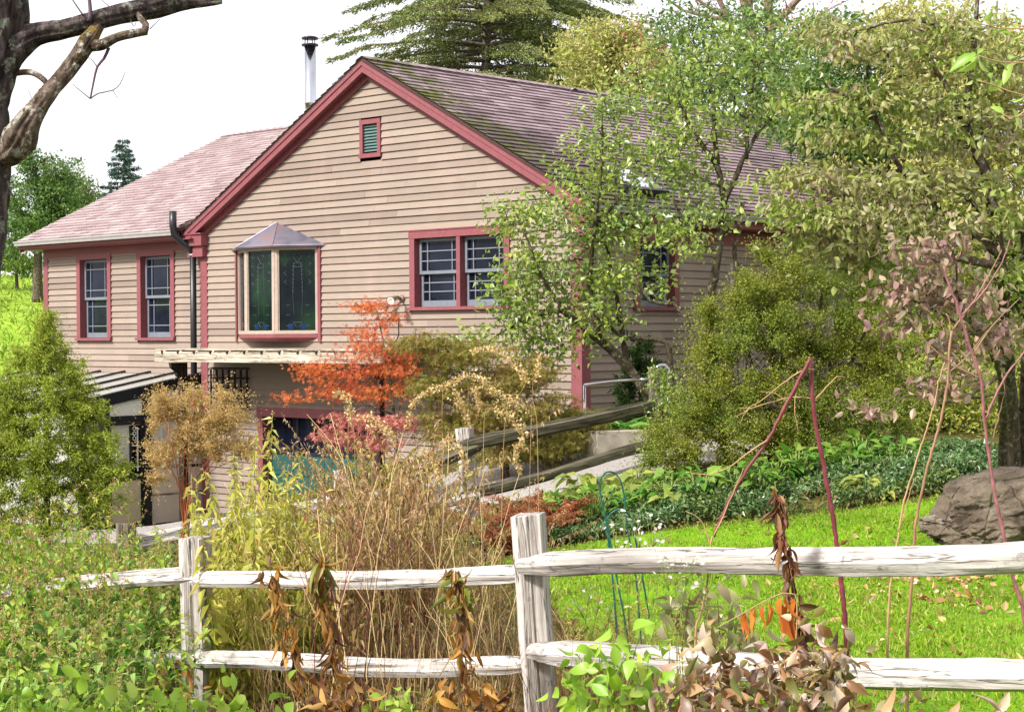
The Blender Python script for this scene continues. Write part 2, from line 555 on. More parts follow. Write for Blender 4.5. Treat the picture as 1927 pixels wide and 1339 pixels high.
# a ribbon that follows the centre line
dn = np.linspace(0, 1, 160)
seg = np.r_[0, np.cumsum(np.linalg.norm(np.diff(cl, axis=0), axis=1))] / np.linalg.norm(np.diff(cl, axis=0), axis=1).sum()
cx, cy = np.interp(dn, seg, cl[:, 0]), np.interp(dn, seg, cl[:, 1])
kk = np.ones(15) / 15
cx = np.convolve(np.pad(cx, 7, 'edge'), kk, 'valid'); cy = np.convolve(np.pad(cy, 7, 'edge'), kk, 'valid')
tx, ty = np.gradient(cx), np.gradient(cy); tl = np.hypot(tx, ty); nx_, ny_ = -ty / tl, tx / tl
wv = np.linspace(-1, 1, 11)
wd = 1.0 + .10 * np.sin(dn * 60) + .07 * np.sin(dn * 143)
XX = cx[:, None] + nx_[:, None] * wv * wd[:, None]; YY = cy[:, None] + ny_[:, None] * wv * wd[:, None]
ZZ = gz(XX.ravel(), YY.ravel()).reshape(XX.shape) + .03 - .035 * (np.abs(wv) > .95)
i_, j_ = np.meshgrid(np.arange(159), np.arange(10), indexing='ij')
tag(MB().add(np.stack([XX, YY, ZZ], -1).reshape(-1, 3), q=np.stack([i_ * 11 + j_, (i_ + 1) * 11 + j_, (i_ + 1) * 11 + j_ + 1, i_ * 11 + j_ + 1], -1).reshape(-1, 4)).build('driveway', m.m, None, True), 'pale gravel drive running in front of the house', None, None, 'structure')

# ---------------------------------------------------------------- the house
uL = np.array([-.736, .677, 0.]); uR = np.array([.677, .736, 0.])
P0 = np.array([.88, 22.0, 0.])
HRZ = math.atan2(-.677, .736)
ZB = E - 3.1                       # base of the house
house = thing('house', 'tan clapboard gable house with dusty red trim and shingled roofs', 'house', (P0[0], P0[1], ZB), HRZ)
def hz(z): return z + 3.1           # height relative to the eye -> house frame
def HW(s, w_, z): return P0 + uL * s + uR * w_ + np.array([0, 0, z + E])   # house frame -> place

m = Mat('clapboard_paint', .75, .2)
gn = m.noise(1, 6, m.co((5, 5, 60)), .7)
c = m.ramp(m.island(), [(.0, srgb(125, 111, 101)), (.35, srgb(139, 125, 114)), (.7, srgb(148, 134, 122)), (1., srgb(132, 117, 107))])
c = m.mix(m.ramp(gn, [(.35, (.35, .35, .35)), (.6, (0, 0, 0))]), c, srgb(120, 101, 90))
st = m.ramp(m.noise(.9, 6, m.co((1.6, 1.6, .5)), .7), [(.5, (0, 0, 0)), (.8, (.5, .5, .5))])
c = m.mix(st, c, srgb(160, 138, 126))
m.color(c).bump(gn, .25, .004)
SIDING = m.m
def paint(name, col, wear, rough=.55):
    m = Mat(name, rough, .35)
    f = m.noise(2.5, 7, m.co((6, 6, 6)), .7)
    a = tuple(x * .82 for x in col[:3]) + (1,)
    c = m.ramp(f, [(.35, a), (.6, col)])
    wf = m.ramp(m.noise(7, 8, m.co((3, 3, 3)), .75), [(.66, (0, 0, 0)), (.72, (.7, .7, .7))])
    m.color(m.mix(wf, c, wear)).bump(f, .15, .004)
    return m.m
TRIM = paint('red_trim', srgb(130, 72, 77), srgb(166, 120, 120))
SASH = paint('grey_sash', srgb(112, 118, 126), srgb(130, 134, 138), .5)
CREAM = paint('cream_trim', srgb(168, 152, 138), srgb(190, 178, 164))
m = Mat('window_pane', .04, .16)
m.color(m.ramp(m.noise(1.3, 3, m.co()), [(.35, srgb(10, 13, 26)), (.65, srgb(30, 36, 50))]))
GLASS = m.m
m = Mat('leaded_pane', .06, .16)
m.color(m.ramp(m.noise(1.6, 3, m.co()), [(.35, srgb(9, 14, 24)), (.5, srgb(16, 30, 26)), (.65, srgb(24, 48, 28))]))
LEADED = m.m
LEADS = plain('lead_lines', srgb(74, 90, 90), .4, .4)
BLACKMETAL = plain('black_metal', srgb(22, 23, 28), .4, .5, 0, .2)
GUTTER = plain('white_gutter', srgb(168, 164, 162), .45, .4, 0, .1)
m = Mat('steel_pipe', .16, .5, 1.0)
m.color(m.ramp(m.noise(3, 4, m.co((1, 1, .4))), [(.3, srgb(170, 172, 178)), (.7, srgb(215, 216, 222))]))
STEEL = m.m
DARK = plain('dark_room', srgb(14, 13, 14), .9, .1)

def shingle_mat(name, cols, moss=None):
    m = Mat(name, .92, .12)
    n = len(cols)
    c = m.ramp(m.island(), [((i + .5) / n, srgb(*k)) for i, k in enumerate(cols)])
    c = m.mix(m.ramp(m.noise(120, 2, m.co()), [(.3, (.45, .45, .45)), (.6, (0, 0, 0))]), c, srgb(90, 66, 66))
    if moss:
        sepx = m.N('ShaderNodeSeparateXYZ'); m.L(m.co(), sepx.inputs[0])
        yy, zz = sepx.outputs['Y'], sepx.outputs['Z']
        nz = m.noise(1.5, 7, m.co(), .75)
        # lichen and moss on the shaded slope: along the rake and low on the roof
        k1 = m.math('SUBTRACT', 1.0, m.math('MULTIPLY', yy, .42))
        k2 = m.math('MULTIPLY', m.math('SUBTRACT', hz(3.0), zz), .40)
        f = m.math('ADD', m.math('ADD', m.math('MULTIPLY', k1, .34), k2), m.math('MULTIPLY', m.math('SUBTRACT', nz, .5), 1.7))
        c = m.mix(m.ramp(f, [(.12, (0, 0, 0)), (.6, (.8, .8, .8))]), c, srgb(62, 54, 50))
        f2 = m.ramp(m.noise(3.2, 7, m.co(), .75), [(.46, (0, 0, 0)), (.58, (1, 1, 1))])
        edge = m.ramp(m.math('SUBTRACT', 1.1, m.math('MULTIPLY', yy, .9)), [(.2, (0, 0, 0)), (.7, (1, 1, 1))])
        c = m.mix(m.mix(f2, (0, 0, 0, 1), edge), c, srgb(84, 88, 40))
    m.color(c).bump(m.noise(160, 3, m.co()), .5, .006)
    return m.m
SHING = shingle_mat('red_shingles', [(156, 138, 137), (167, 150, 149), (141, 121, 122), (177, 162, 161), (149, 127, 128), (168, 154, 154)])
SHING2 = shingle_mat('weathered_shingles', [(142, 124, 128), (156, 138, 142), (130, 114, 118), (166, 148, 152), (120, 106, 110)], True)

# main gable: x from -7.76 (left) to 0 (near corner); ridge runs back along y
XL, XR, XM = -7.76, 0.0, -3.88
PITCH, RIDGE = .54, 3.89
SIDE_LEN = 12.6
WX = -12.36                        # left end of the wing
WY = .10                           # the wing's wall stands a little back
WRY, WRZ = 4.28, 3.86              # wing ridge
EXP = .102

def boards(mb, f, z0, z1, rng_fn, holes, seed):
    """clapboards: f(u, depth, z) -> point; rng_fn(z) -> (u0, u1); holes: (u0, u1, z0, z1)"""
    g = rng(seed)
    z = z0
    while z < z1 - .01:
        zt = min(z + EXP, z1)
        a, b = rng_fn(z)
        at, bt = rng_fn(zt)
        if b - a > .02:
            zc = (z + zt) / 2
            cuts = [(a, b)]
            for h in holes:
                if h[2] < zc < h[3]:
                    nx = []
                    for (p, q) in cuts:
                        if h[1] <= p or h[0] >= q: nx.append((p, q)); continue
                        if h[0] > p: nx.append((p, h[0]))
                        if h[1] < q: nx.append((h[1], q))
                    cuts = nx
            for (p, q) in cuts:
                xs = [p]
                while xs[-1] < q:
                    xs.append(min(q, xs[-1] + g.uniform(1.4, 4.2)))
                if len(xs) > 2 and xs[-1] - xs[-2] < .4: xs.pop(-2)
                for i in range(len(xs) - 1):
                    l, r = xs[i], xs[i + 1] - (.002 if i < len(xs) - 2 else 0)
                    lt, rt = (at if l == a else l), (bt if r == b else r)
                    if rt < lt: lt = rt = (lt + rt) / 2
                    j = g.normal(0, .0012)
                    mb.add([f(l, .027 + j, z), f(r, .027 + j, z), f(rt, .003, zt + .001), f(lt, .003, zt + .001), f(l, -.004, z), f(r, -.004, z)],
                           q=[[0, 1, 2, 3], [4, 5, 1, 0]])
        z += EXP

front = lambda u, dp, z: (u, -dp, hz(z))
side = lambda v, dp, z: (dp, v, hz(z))
wing = lambda u, dp, z: (u, WY - dp, hz(z))

WIN2 = (-3.08, -1.20, .33, 1.42)
VENT = (-4.08, -3.65, 2.50, 3.04)
BAY = (-6.88, -5.0, -.02, 1.36)
GAR = (-6.40, -3.75, -2.75, -1.10)
WW1 = (-11.355, -10.357, -.07, 1.40)
WW2 = (-9.607, -8.60, -.07, 1.40)
SWIN = (1.05, 2.0, .30, 1.30)
def gable_range(z):
    d = (RIDGE - .02 - z) / PITCH
    return (max(XL, XM - d), min(XR, XM + d))
def wall_back(mb, f, u0, u1, z0, z1, holes):
    """the plain sheathing behind the boards, with the same openings"""
    us = sorted({u0, u1, *[h[0] for h in holes], *[h[1] for h in holes]})
    zs = sorted({z0, z1, *[min(z1, max(z0, h[2])) for h in holes], *[min(z1, h[3]) for h in holes]})
    for a, b in zip(us[:-1], us[1:]):
        for c_, d_ in zip(zs[:-1], zs[1:]):
            uc, zc = (a + b) / 2, (c_ + d_) / 2
            if any(h[0] < uc < h[1] and h[2] < zc < h[3] for h in holes): continue
            mb.quad(f(a, -.012, c_), f(b, -.012, c_), f(b, -.012, d_), f(a, -.012, d_))
mb = MB()
H1 = [WIN2, VENT, BAY, GAR]
boards(mb, front, -2.95, 3.85, gable_range, H1, 1)
wall_back(mb, front, XL, XR, -3.05, 1.7, H1)
mb.build('gable_wall', SIDING, house)
mb = MB()
boards(mb, side, -1.6, 1.62, lambda z: (0.0, SIDE_LEN), [SWIN], 2)
wall_back(mb, side, 0, SIDE_LEN, -1.9, 1.62, [SWIN])
mb.build('side_wall', SIDING, house)
mb = MB()
boards(mb, wing, -2.95, 1.60, lambda z: (WX, XL + .02), [WW1, WW2], 3)
wall_back(mb, wing, WX, XL, -3.05, 1.6, [WW1, WW2])
mb.quad((WX, WY, hz(-3.05)), (WX, 8.4, hz(-3.05)), (WX, 8.4, hz(1.7)), (WX, WY, hz(1.7)))
mb.add([(WX, WY, hz(1.7)), (WX, 8.4, hz(1.7)), (WX, WRY, hz(3.75))], t=[[0, 1, 2]])
mb.quad((WX, 8.4, hz(-3.05)), (XL, 8.4, hz(-3.05)), (XL, 8.4, hz(1.7)), (WX, 8.4, hz(1.7)))
mb.quad((XL, 0.05, hz(-3.05)), (XL, SIDE_LEN, hz(-3.05)), (XL, SIDE_LEN, hz(1.6)), (XL, .05, hz(1.6)))
mb.quad((XL, SIDE_LEN, hz(-3.05)), (0, SIDE_LEN, hz(-3.05)), (0, SIDE_LEN, hz(1.6)), (XL, SIDE_LEN, hz(1.6)))
mb.add([(XL, SIDE_LEN, hz(1.6)), (0, SIDE_LEN, hz(1.6)), (XM, SIDE_LEN, hz(3.7))], t=[[0, 1, 2]])
mb.build('wing_wall', SIDING, house)
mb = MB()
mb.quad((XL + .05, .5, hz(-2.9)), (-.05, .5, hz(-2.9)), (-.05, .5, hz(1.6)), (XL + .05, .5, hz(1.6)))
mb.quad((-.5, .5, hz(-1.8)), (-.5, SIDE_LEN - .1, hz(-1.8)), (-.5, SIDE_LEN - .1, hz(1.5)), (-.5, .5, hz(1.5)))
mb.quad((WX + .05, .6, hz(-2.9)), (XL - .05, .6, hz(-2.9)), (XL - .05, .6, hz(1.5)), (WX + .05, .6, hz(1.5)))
mb.build('dark_backing', DARK, house)  # near-black sheets stand in for the unlit rooms behind the openings

def shingles(name, mat, e0, e1, up, n_up, g, nrmv, ragged=0.0, parent=house, skip=None):
    """courses of shingle tabs from the eave (e0-e1) upward along `up`"""
    e0, e1, up, nv = map(lambda a: np.asarray(a, float), (e0, e1, up, nrmv))
    Lw = np.linalg.norm(e1 - e0)
    dx = (e1 - e0) / Lw
    du = up / n_up
    mb = MB()
    for i in range(n_up):
        x = -g.uniform(0, .25)
        while x < Lw:
            w_ = g.choice([.16, .22, .3, .33])
            a, b = max(0, x), min(Lw, x + w_ - .004)
            x += w_
            if b - a < .01: continue
            th = .022 + g.uniform(0, .008)
            dr = g.normal(0, .012)
            o = e0 + du * (i + dr)
            p0, p1 = o + dx * a, o + dx * b
            q0, q1 = e0 + du * (i + 1.12) + dx * a, e0 + du * (i + 1.12) + dx * b
            if skip is not None and skip((p0 + q1) / 2): continue
            mb.add([p0 + nv * th, p1 + nv * th, q1 + nv * .004, q0 + nv * .004, p0, p1], q=[[0, 1, 2, 3], [4, 5, 1, 0]])
    return mb.build(name, mat, parent)

g = rng(11)
OH = .15      # rake overhang
EO = .30      # eave overhang
rise = PITCH * (XM - XL + EO)
ez = RIDGE - rise
tk = .03
nv_r = nrm(np.array([PITCH, 0, 1.0])); nv_l = nrm(np.array([-PITCH, 0, 1.0]))
# roof decks
mb = MB()
for sgn, xe in ((1, XR + EO), (-1, XL - EO)):
    a = np.array([(xe, -OH, hz(ez)), (xe, SIDE_LEN + .2, hz(ez)), (XM, SIDE_LEN + .2, hz(RIDGE)), (XM, -OH, hz(RIDGE))])
    mb.prism(a, (0, 0, -1), .05)
deck = mb.build('roof', plain('roof_deck', srgb(70, 50, 46), .9), house)
SKY0 = np.array([XR - .95, 1.5]); 
def skyhole(p):
    return -1.35 < p[0] < -.45 and 1.25 < p[1] < 2.2
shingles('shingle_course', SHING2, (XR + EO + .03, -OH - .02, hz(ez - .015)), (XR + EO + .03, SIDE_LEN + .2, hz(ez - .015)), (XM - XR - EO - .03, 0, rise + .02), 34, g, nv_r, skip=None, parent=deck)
shingles('shingle_course', SHING, (XL - EO - .03, SIDE_LEN + .2, hz(ez - .015)), (XL - EO - .03, -OH - .02, hz(ez - .015)), (XM - XL + EO + .03, 0, rise + .02), 34, g, nv_l, parent=deck)
mb = MB()
y = -OH - .02
while y < SIDE_LEN:
    for sg, nv in ((1, nv_r), (-1, nv_l)):
        d = np.array([sg * .14, 0, -.14 * PITCH])
        p = np.array([XM, y, hz(RIDGE + .03)])
        mb.add([p + nv * .012 * 0, p + (0, .3, .01), p + d + (0, .3, .012), p + d + (0, 0, .022)], q=[[0, 1, 2, 3]])
    y += .2
mb.build('ridge_cap', SHING2, deck)
# wing roof
we = -.25
wez = WRZ - (WRY - we) * .483
nv_w = nrm(np.array([0, -.483, 1.0])); nv_wb = nrm(np.array([0, .483, 1.0]))
wx1 = XM - .1
mb = MB()
xa_ = XL - EO - .02; ya_ = we + (RIDGE - PITCH * (XM - xa_) - wez) / .483
xb_ = XM - (RIDGE - WRZ) / PITCH - .02
mb.prism(np.array([(WX - .25, we, hz(wez)), (xa_, we, hz(wez)), (xa_, max(we + .01, ya_), hz(wez) + .483 * max(.01, ya_ - we)), (xb_, WRY, hz(WRZ)), (WX - .25, WRY, hz(WRZ))]), (0, 0, -1), .05)
mb.prism(np.array([(WX - .25, WRY, hz(WRZ)), (xb_, WRY, hz(WRZ)), (xa_, 8.7, hz(WRZ - 4.42 * .483)), (WX - .25, 8.7, hz(WRZ - 4.42 * .483))]), (0, 0, -1), .05)
wdeck = mb.build('wing_roof', bpy.data.materials['roof_deck'], house)
def below_main(p):
    zmain = hz(RIDGE) - PITCH * abs(p[0] - XM)
    return p[0] > XL - EO - .08 and (p[2] < zmain - .02 or p[1] < 0.05)
shingles('shingle_course', SHING, (WX - .27, we - .03, hz(wez - .015)), (wx1, we - .03, hz(wez - .015)), (0, WRY - we + .03, WRZ - wez + .02), 37, g, nv_w, parent=wdeck, skip=below_main)
mb = MB(); x = WX - .27
while x < wx1:
    p = np.array([x, WRY, hz(WRZ + .03)])
    for sg in (-1, 1):
        mb.add([p, p + (.3, 0, .01), p + (.3, sg * .14, -.14 * .483 + .012), p + (0, sg * .14, -.14 * .483 + .022)], q=[[0, 1, 2, 3]])
    x += .2
mb.build('ridge_cap', SHING, wdeck)

# rake boards, soffit, frieze on the main gable
def rake(mb, x_e, z_e, y0, y1, d0, d1, xm=XM, zm=RIDGE):
    """board hung under the roof edge between depths d0 and d1 below the roof line, from y0 to y1"""
    a = np.array([(x_e, y0, hz(z_e - d0)), (xm, y0, hz(zm - d0)), (xm, y0, hz(zm - d1)), (x_e, y0, hz(z_e - d1))])
    mb.prism(a, (0, 1, 0), y1 - y0)
for sg, xe in ((1, XR + EO), (-1, XL - EO)):
    mb = MB()
    rake(mb, xe, ez, -OH - .012, -OH + .012, .055, .20)
    rake(mb, xe, ez, -OH - .026, -OH - .0125, .050, .105)
    mb.build('rake_board', TRIM, house)
    mb = MB()
    xs = XR if sg > 0 else XL
    zs_ = ez + PITCH * EO
    rake(mb, xe, ez, -OH + .013, -.03, .17, .185)
    rake(mb, xs, zs_, -.045, -.018, .18, .29)
    mb.build('frieze_board', TRIM, house)
# eave returns at the foot of the gable
for sg, xs in ((1, XR), (-1, XL)):
    mb = MB()
    a, b = (xs - .16, xs + EO) if sg > 0 else (xs - EO, xs + .16)
    mb.box(a, b, -OH - .005, .05, hz(ez - .23), hz(ez - .06))
    mb.box(a - .015, b + .015, -OH - .03, .05, hz(ez - .055), hz(ez - .035))
    mb.box(a + .05, b - .03, -.11, .03, hz(ez - .40), hz(ez - .235))
    mb.build('eave_return', TRIM, house)
# corner boards
mb = MB(); mb.box(XL - .001, XL + .135, -.03, .005, hz(-3.0), hz(ez - .35)); mb.box(XL - .026, XL - .002, -.03, .12, hz(-3.0), hz(ez - .35)); mb.build('corner_board', TRIM, house)
mb = MB(); mb.box(XR - .15, XR + .03, -.03, -.001, hz(-1.35), hz(ez - .2)); mb.box(XR + .004, XR + .03, 0, .14, hz(-1.35), hz(ez - .2)); mb.build('corner_board', TRIM, house)
mb = MB(); mb.box(WX - .03, WX + .11, WY - .03, WY - .001, hz(-3.0), hz(1.62)); mb.box(WX - .03, WX - .004, WY, WY + .12, hz(-3.0), hz(1.62)); mb.build('corner_board', TRIM, house)
# side eave: fascia, soffit, gutter
mb = MB()
mb.box(XR + EO - .03, XR + EO, -OH + .02, SIDE_LEN + .2, hz(ez - .2), hz(ez - .05))
mb.box(XR + .002, XR + EO - .032, -OH + .02, SIDE_LEN + .2, hz(ez - .215), hz(ez - .2))
mb.box(XR + .004, XR + .03, .15, SIDE_LEN, hz(ez - .42), hz(ez - .218))
mb.build('eave_board', TRIM, house)
def gutter(mb, a, b, outv):
    a, b, o = map(lambda k: np.asarray(k, float), (a, b, outv))
    pr = [(0, 0), (0, -.06), (.03, -.075), (.075, -.075), (.085, -.045), (.105, -.015), (.105, 0), (.09, 0), (.09, -.015), (.065, -.063), (.035, -.063), (.012, -.055), (.012, 0)]
    v = [p + o * x + np.array([0, 0, z]) for p in (a, b) for x, z in pr]
    k = len(pr)
    mb.add(v, q=[[i, (i + 1) % k, k + (i + 1) % k, k + i] for i in range(k)])
mb = MB(); gutter(mb, (XR + EO + .003, .0, hz(ez - .03)), (XR + EO + .003, SIDE_LEN, hz(ez - .03)), (1, 0, 0)); mb.build('gutter', GUTTER, house)
mb = MB(); gutter(mb, (XL - EO - .02, we - .003, hz(wez - .02)), (WX - .3, we - .003, hz(wez - .02)), (0, -1, 0)); mb.build('gutter', GUTTER, house)
mb = MB()
mb.box(WX - .25, XL - EO, we, we + .025, hz(wez - .15), hz(wez - .055))
mb.box(WX - .25, XL - .03, we + .026, WY - .002, hz(wez - .165), hz(wez - .15))
mb.box(WX + .11, XL - .03, WY - .045, WY - .005, hz(wez - .30), hz(wez - .167))
mb.build('eave_board', TRIM, house)
mb = MB()
a = np.array([(WX - .27, we, hz(wez - .05)), (WX - .27, WRY, hz(WRZ - .05)), (WX - .27, WRY, hz(WRZ - .22)), (WX - .27, we, hz(wez - .22))])
mb.prism(a, (1, 0, 0), .025)
mb.build('rake_board', TRIM, house)

# windows -----------------------------------------------------------------
def bx(mb, f, u0, u1, d0, d1, z0, z1):
    v = [f(u, d, z) for z in (z0, z1) for d in (d0, d1) for u in (u0, u1)]
    mb.add(v, q=[[0, 2, 3, 1], [4, 5, 7, 6], [0, 1, 5, 4], [2, 6, 7, 3], [0, 4, 6, 2], [1, 3, 7, 5]])
def sash(f, win, u0, u1, z0, z1, dep, vb, hb, low=False):
    """one sash with a prairie pattern of bars; vb, hb are fractions across the glass"""
    s_ = .042
    b_ = .085 if low else .045
    mb = MB()
    bx(mb, f, u0, u0 + s_, dep - .03, dep, z0, z1); bx(mb, f, u1 - s_, u1, dep - .03, dep, z0, z1)
    bx(mb, f, u0 + s_, u1 - s_, dep - .03, dep - .001, z1 - s_, z1); bx(mb, f, u0 + s_, u1 - s_, dep - .03, dep - .001, z0, z0 + b_)
    a, b, c_, d_ = u0 + s_, u1 - s_, z0 + b_, z1 - s_
    for k in vb: bx(mb, f, a + (b - a) * k - .008, a + (b - a) * k + .008, dep - .022, dep - .006, c_, d_)
    for k in hb: bx(mb, f, a, b, dep - .021, dep - .007, c_ + (d_ - c_) * k - .008, c_ + (d_ - c_) * k + .008)
    mb.build('sash', SASH, win)
    mb = MB(); bx(mb, f, a, b, dep - .026, dep - .0225, c_, d_); mb.build('pane', GLASS, win)
def window(name, f, r, splits, vb, hb, cas=.1):
    u0, u1, z0, z1 = r
    mb = MB()
    bx(mb, f, u0, u0 + cas, -.02, .04, z0 + .045, z1 - cas); bx(mb, f, u1 - cas, u1, -.02, .04, z0 + .045, z1 - cas)
    bx(mb, f, u0 - .01, u1 + .01, -.02, .044, z1 - cas, z1)
    bx(mb, f, u0 - .015, u1 + .015, -.02, .055, z1 + .0005, z1 + .018)
    i0, i1, j0, j1 = u0 + cas, u1 - cas, z0 + .045, z1 - cas
    n = splits
    w_ = (i1 - i0 - (n - 1) * .07) / n
    for k in range(n - 1):
        c0 = i0 + (k + 1) * w_ + k * .07
        bx(mb, f, c0, c0 + .07, -.1, .036, j0, j1)
    # jambs
    bx(mb, f, i0 - .02, i0, -.14, -.021, j0, j1); bx(mb, f, i1, i1 + .02, -.14, -.021, j0, j1)
    bx(mb, f, i0, i1, -.14, -.021, j1, j1 + .02)
    win = mb.build(name, TRIM, house)
    mb = MB(); bx(mb, f, u0 - .02, u1 + .02, -.12, .075, z0, z0 + .044); mb.build('sill', TRIM, win)
    zm = (j0 + j1) / 2
    for k in range(n):
        a = i0 + k * (w_ + .07); b = a + w_
        sash(f, win, a + .012, b - .012, zm - .02, j1 - .008, -.05, vb, hb)
        sash(f, win, a + .012, b - .012, j0 + .004, zm + .02, -.085, vb, hb, True)
    return win
window('window', front, WIN2, 2, (.16, .84), (.34, .68))
w1 = window('window', wing, WW1, 1, (.19, .80), (.20, .80))
w2 = window('window', wing, WW2, 1, (.19, .80), (.20, .80))
window('window', side, SWIN, 1, (.2, .8), (.25, .75))
# gable vent with louvres
mb = MB()
u0, u1, z0, z1 = VENT
bx(mb, front, u0, u0 + .065, -.02, .04, z0 + .06, z1 - .065); bx(mb, front, u1 - .065, u1, -.02, .04, z0 + .06, z1 - .065)
bx(mb, front, u0, u1, -.02, .042, z1 - .065, z1); bx(mb, front, u0 - .012, u1 + .012, -.02, .05, z0, z0 + .06)
vent = mb.build('gable_vent', TRIM, house)
mb = MB()
for k in range(9):
    zc = z0 + .07 + k * (z1 - z0 - .15) / 9 + .02
    mb.add([front(u0 + .066, .015, zc), front(u1 - .066, .015, zc), front(u1 - .066, -.03, zc + .05), front(u0 + .066, -.03, zc + .05),
            front(u0 + .066, .008, zc - .006), front(u1 - .066, .008, zc - .006)], q=[[0, 1, 2, 3], [4, 5, 1, 0]])
mb.build('louvre', plain('green_louvre', srgb(86, 112, 108), .5, .4), vent)
mb = MB(); bx(mb, front, u0 + .06, u1 - .06, -.06, -.05, z0 + .05, z1 - .06); mb.build('backing', DARK, vent)

# bay window ---------------------------------------------------------------
bc = (BAY[0] + BAY[1]) / 2
pl = [(bc - .94, .0), (bc - .34, .345), (bc + .34, .345), (bc + .94, .0)]
zt_, zb_ = 1.30, .02
mb = MB()
bx(mb, front, BAY[0] - .03, bc - .94, -.02, .045, -.1, 1.34); bx(mb, front, bc + .94, BAY[1] + .06, -.02, .045, -.1, 1.34)
outer = [(bc - .97, -.02), (bc - .36, .38), (bc + .36, .38), (bc + .97, -.02)]
inner = [(bc - .80, -.02), (bc - .30, .26), (bc + .30, .26), (bc + .80, -.02)]
for (o_, z0, z1, n_, zz) in ((outer, -.1, .015, inner, None),):
    k = len(o_)
    v = [front(u, d, -.09) for u, d in inner] + [front(u, d, -.035) for u, d in outer] + [front(u, d, .018) for u, d in outer]
    q = [[i, i + 1, k + i + 1, k + i] for i in range(3)] + [[k + i, k + i + 1, 2 * k + i + 1, 2 * k + i] for i in range(3)] + [[0, 3, 2, 1], [2 * k, 2 * k + 1, 2 * k + 2, 2 * k + 3]]
    mb.add(v, q=q)
bay = mb.build('bay_window', TRIM, house)
for i in range(3):
    (ua, da), (ub, db) = pl[i], pl[i + 1]
    L_ = math.hypot(ub - ua, db - da)
    tx, td = (ub - ua) / L_, (db - da) / L_
    nx_, nd = -td, tx
    fb = lambda t, d, z, ua=ua, da=da, tx=tx, td=td, nx_=nx_, nd=nd: front(ua + tx * t + nx_ * d, da + td * t + nd * d, z)
    mb = MB()
    bx(mb, fb, .0, .05, -.05, .012, zb_, zt_); bx(mb, fb, L_ - .05, L_, -.05, .012, zb_, zt_)
    bx(mb, fb, .05, L_ - .05, -.05, .011, zt_ - .05, zt_); bx(mb, fb, .05, L_ - .05, -.05, .011, zb_, zb_ + .05)
    bx(mb, fb, .0505, .068, -.04, .002, zb_ + .05, zt_ - .05); bx(mb, fb, L_ - .068, L_ - .0505, -.04, .002, zb_ + .05, zt_ - .05)
    mb.build('frame', CREAM, bay)
    mb = MB(); bx(mb, fb, .068, L_ - .068, -.03, -.02, zb_ + .05, zt_ - .05); mb.build('pane', LEADED if i else GLASS, bay)
    mb = MB()
    c_ = L_ / 2
    def ln(t0, z0, t1, z1, r=.0026):
        mb.tube([fb(t0, -.018, z0), fb(t1, -.018, z1)], r, 4)
    for sg in (-1, 1):
        ln(c_ + sg * .06, 1.06, c_ + sg * .075, .62); ln(c_ + sg * .075, .62, c_ + sg * .06, .3, .002)
        for k in range(7):
            zz = 1.02 - k * .06
            ln(c_ + sg * .055, zz - .03, c_ + sg * .085, zz)
        ln(c_, 1.06, c_ + sg * .07, 1.16); ln(c_ + sg * .07, 1.16, c_ + sg * .02, 1.2); ln(c_ + sg * .05, 1.06, c_ + sg * .05, 1.0)
        for k in range(4):
            ln(c_ + sg * .17, 1.2 - k * .13, c_ + sg * .21, 1.17 - k * .13); ln(c_ + sg * .17, 1.14 - k * .13, c_ + sg * .21, 1.17 - k * .13)
        ln(c_ + sg * .02, .12, c_ + sg * .07, .19); ln(c_ + sg * .07, .19, c_ - sg * .0, .19)
        for zz in (.44, .3, .14): ln(c_ + sg * .12, zz, c_ + sg * .18, zz, .0025)
    ln(c_ - .06, 1.06, c_ + .06, 1.06); ln(c_ - .06, 1.0, c_ + .06, 1.0)
    mb.build('lead_grille', LEADS, bay)
    if i:
        for sg in (-1, 1):
            mb = MB(); bx(mb, fb, c_ + sg * .1 - .05, c_ + sg * .1 + .03, -.0195, -.0185, .09, .17)
            mb.build('stained_pane', bpy.data.materials.get('blue_glass') or plain('blue_glass', srgb(20, 42, 76), .1, .2), bay)
m = Mat('grey_copper', .38, .5, .55)
m.color(m.ramp(m.noise(3, 6, m.co()), [(.3, srgb(96, 92, 106)), (.5, srgb(128, 124, 138)), (.72, srgb(150, 118, 118))]))
COPPER = m.m
ro = [(bc - 1.10, -.005), (bc - .41, .44), (bc + .41, .44), (bc + 1.10, -.005)]
mb = MB()
ap = front(bc, -.005, 1.70)
v = [front(u, d, 1.325) for u, d in ro] + [ap] + [front(u, d, 1.29) for u, d in ro]
mb.add(v, t=[[0, 1, 4], [1, 2, 4], [2, 3, 4]], q=[[5, 6, 1, 0], [6, 7, 2, 1], [7, 8, 3, 2], [5, 8, 7, 6]])
for u, d in ro: mb.tube([front(u, d, 1.328), ap], .009, 5)
for a, b in zip(ro[:-1], ro[1:]): mb.tube([front(*a, 1.31), front(*b, 1.31)], .014, 5)
mb.build('bay_roof', COPPER, bay)

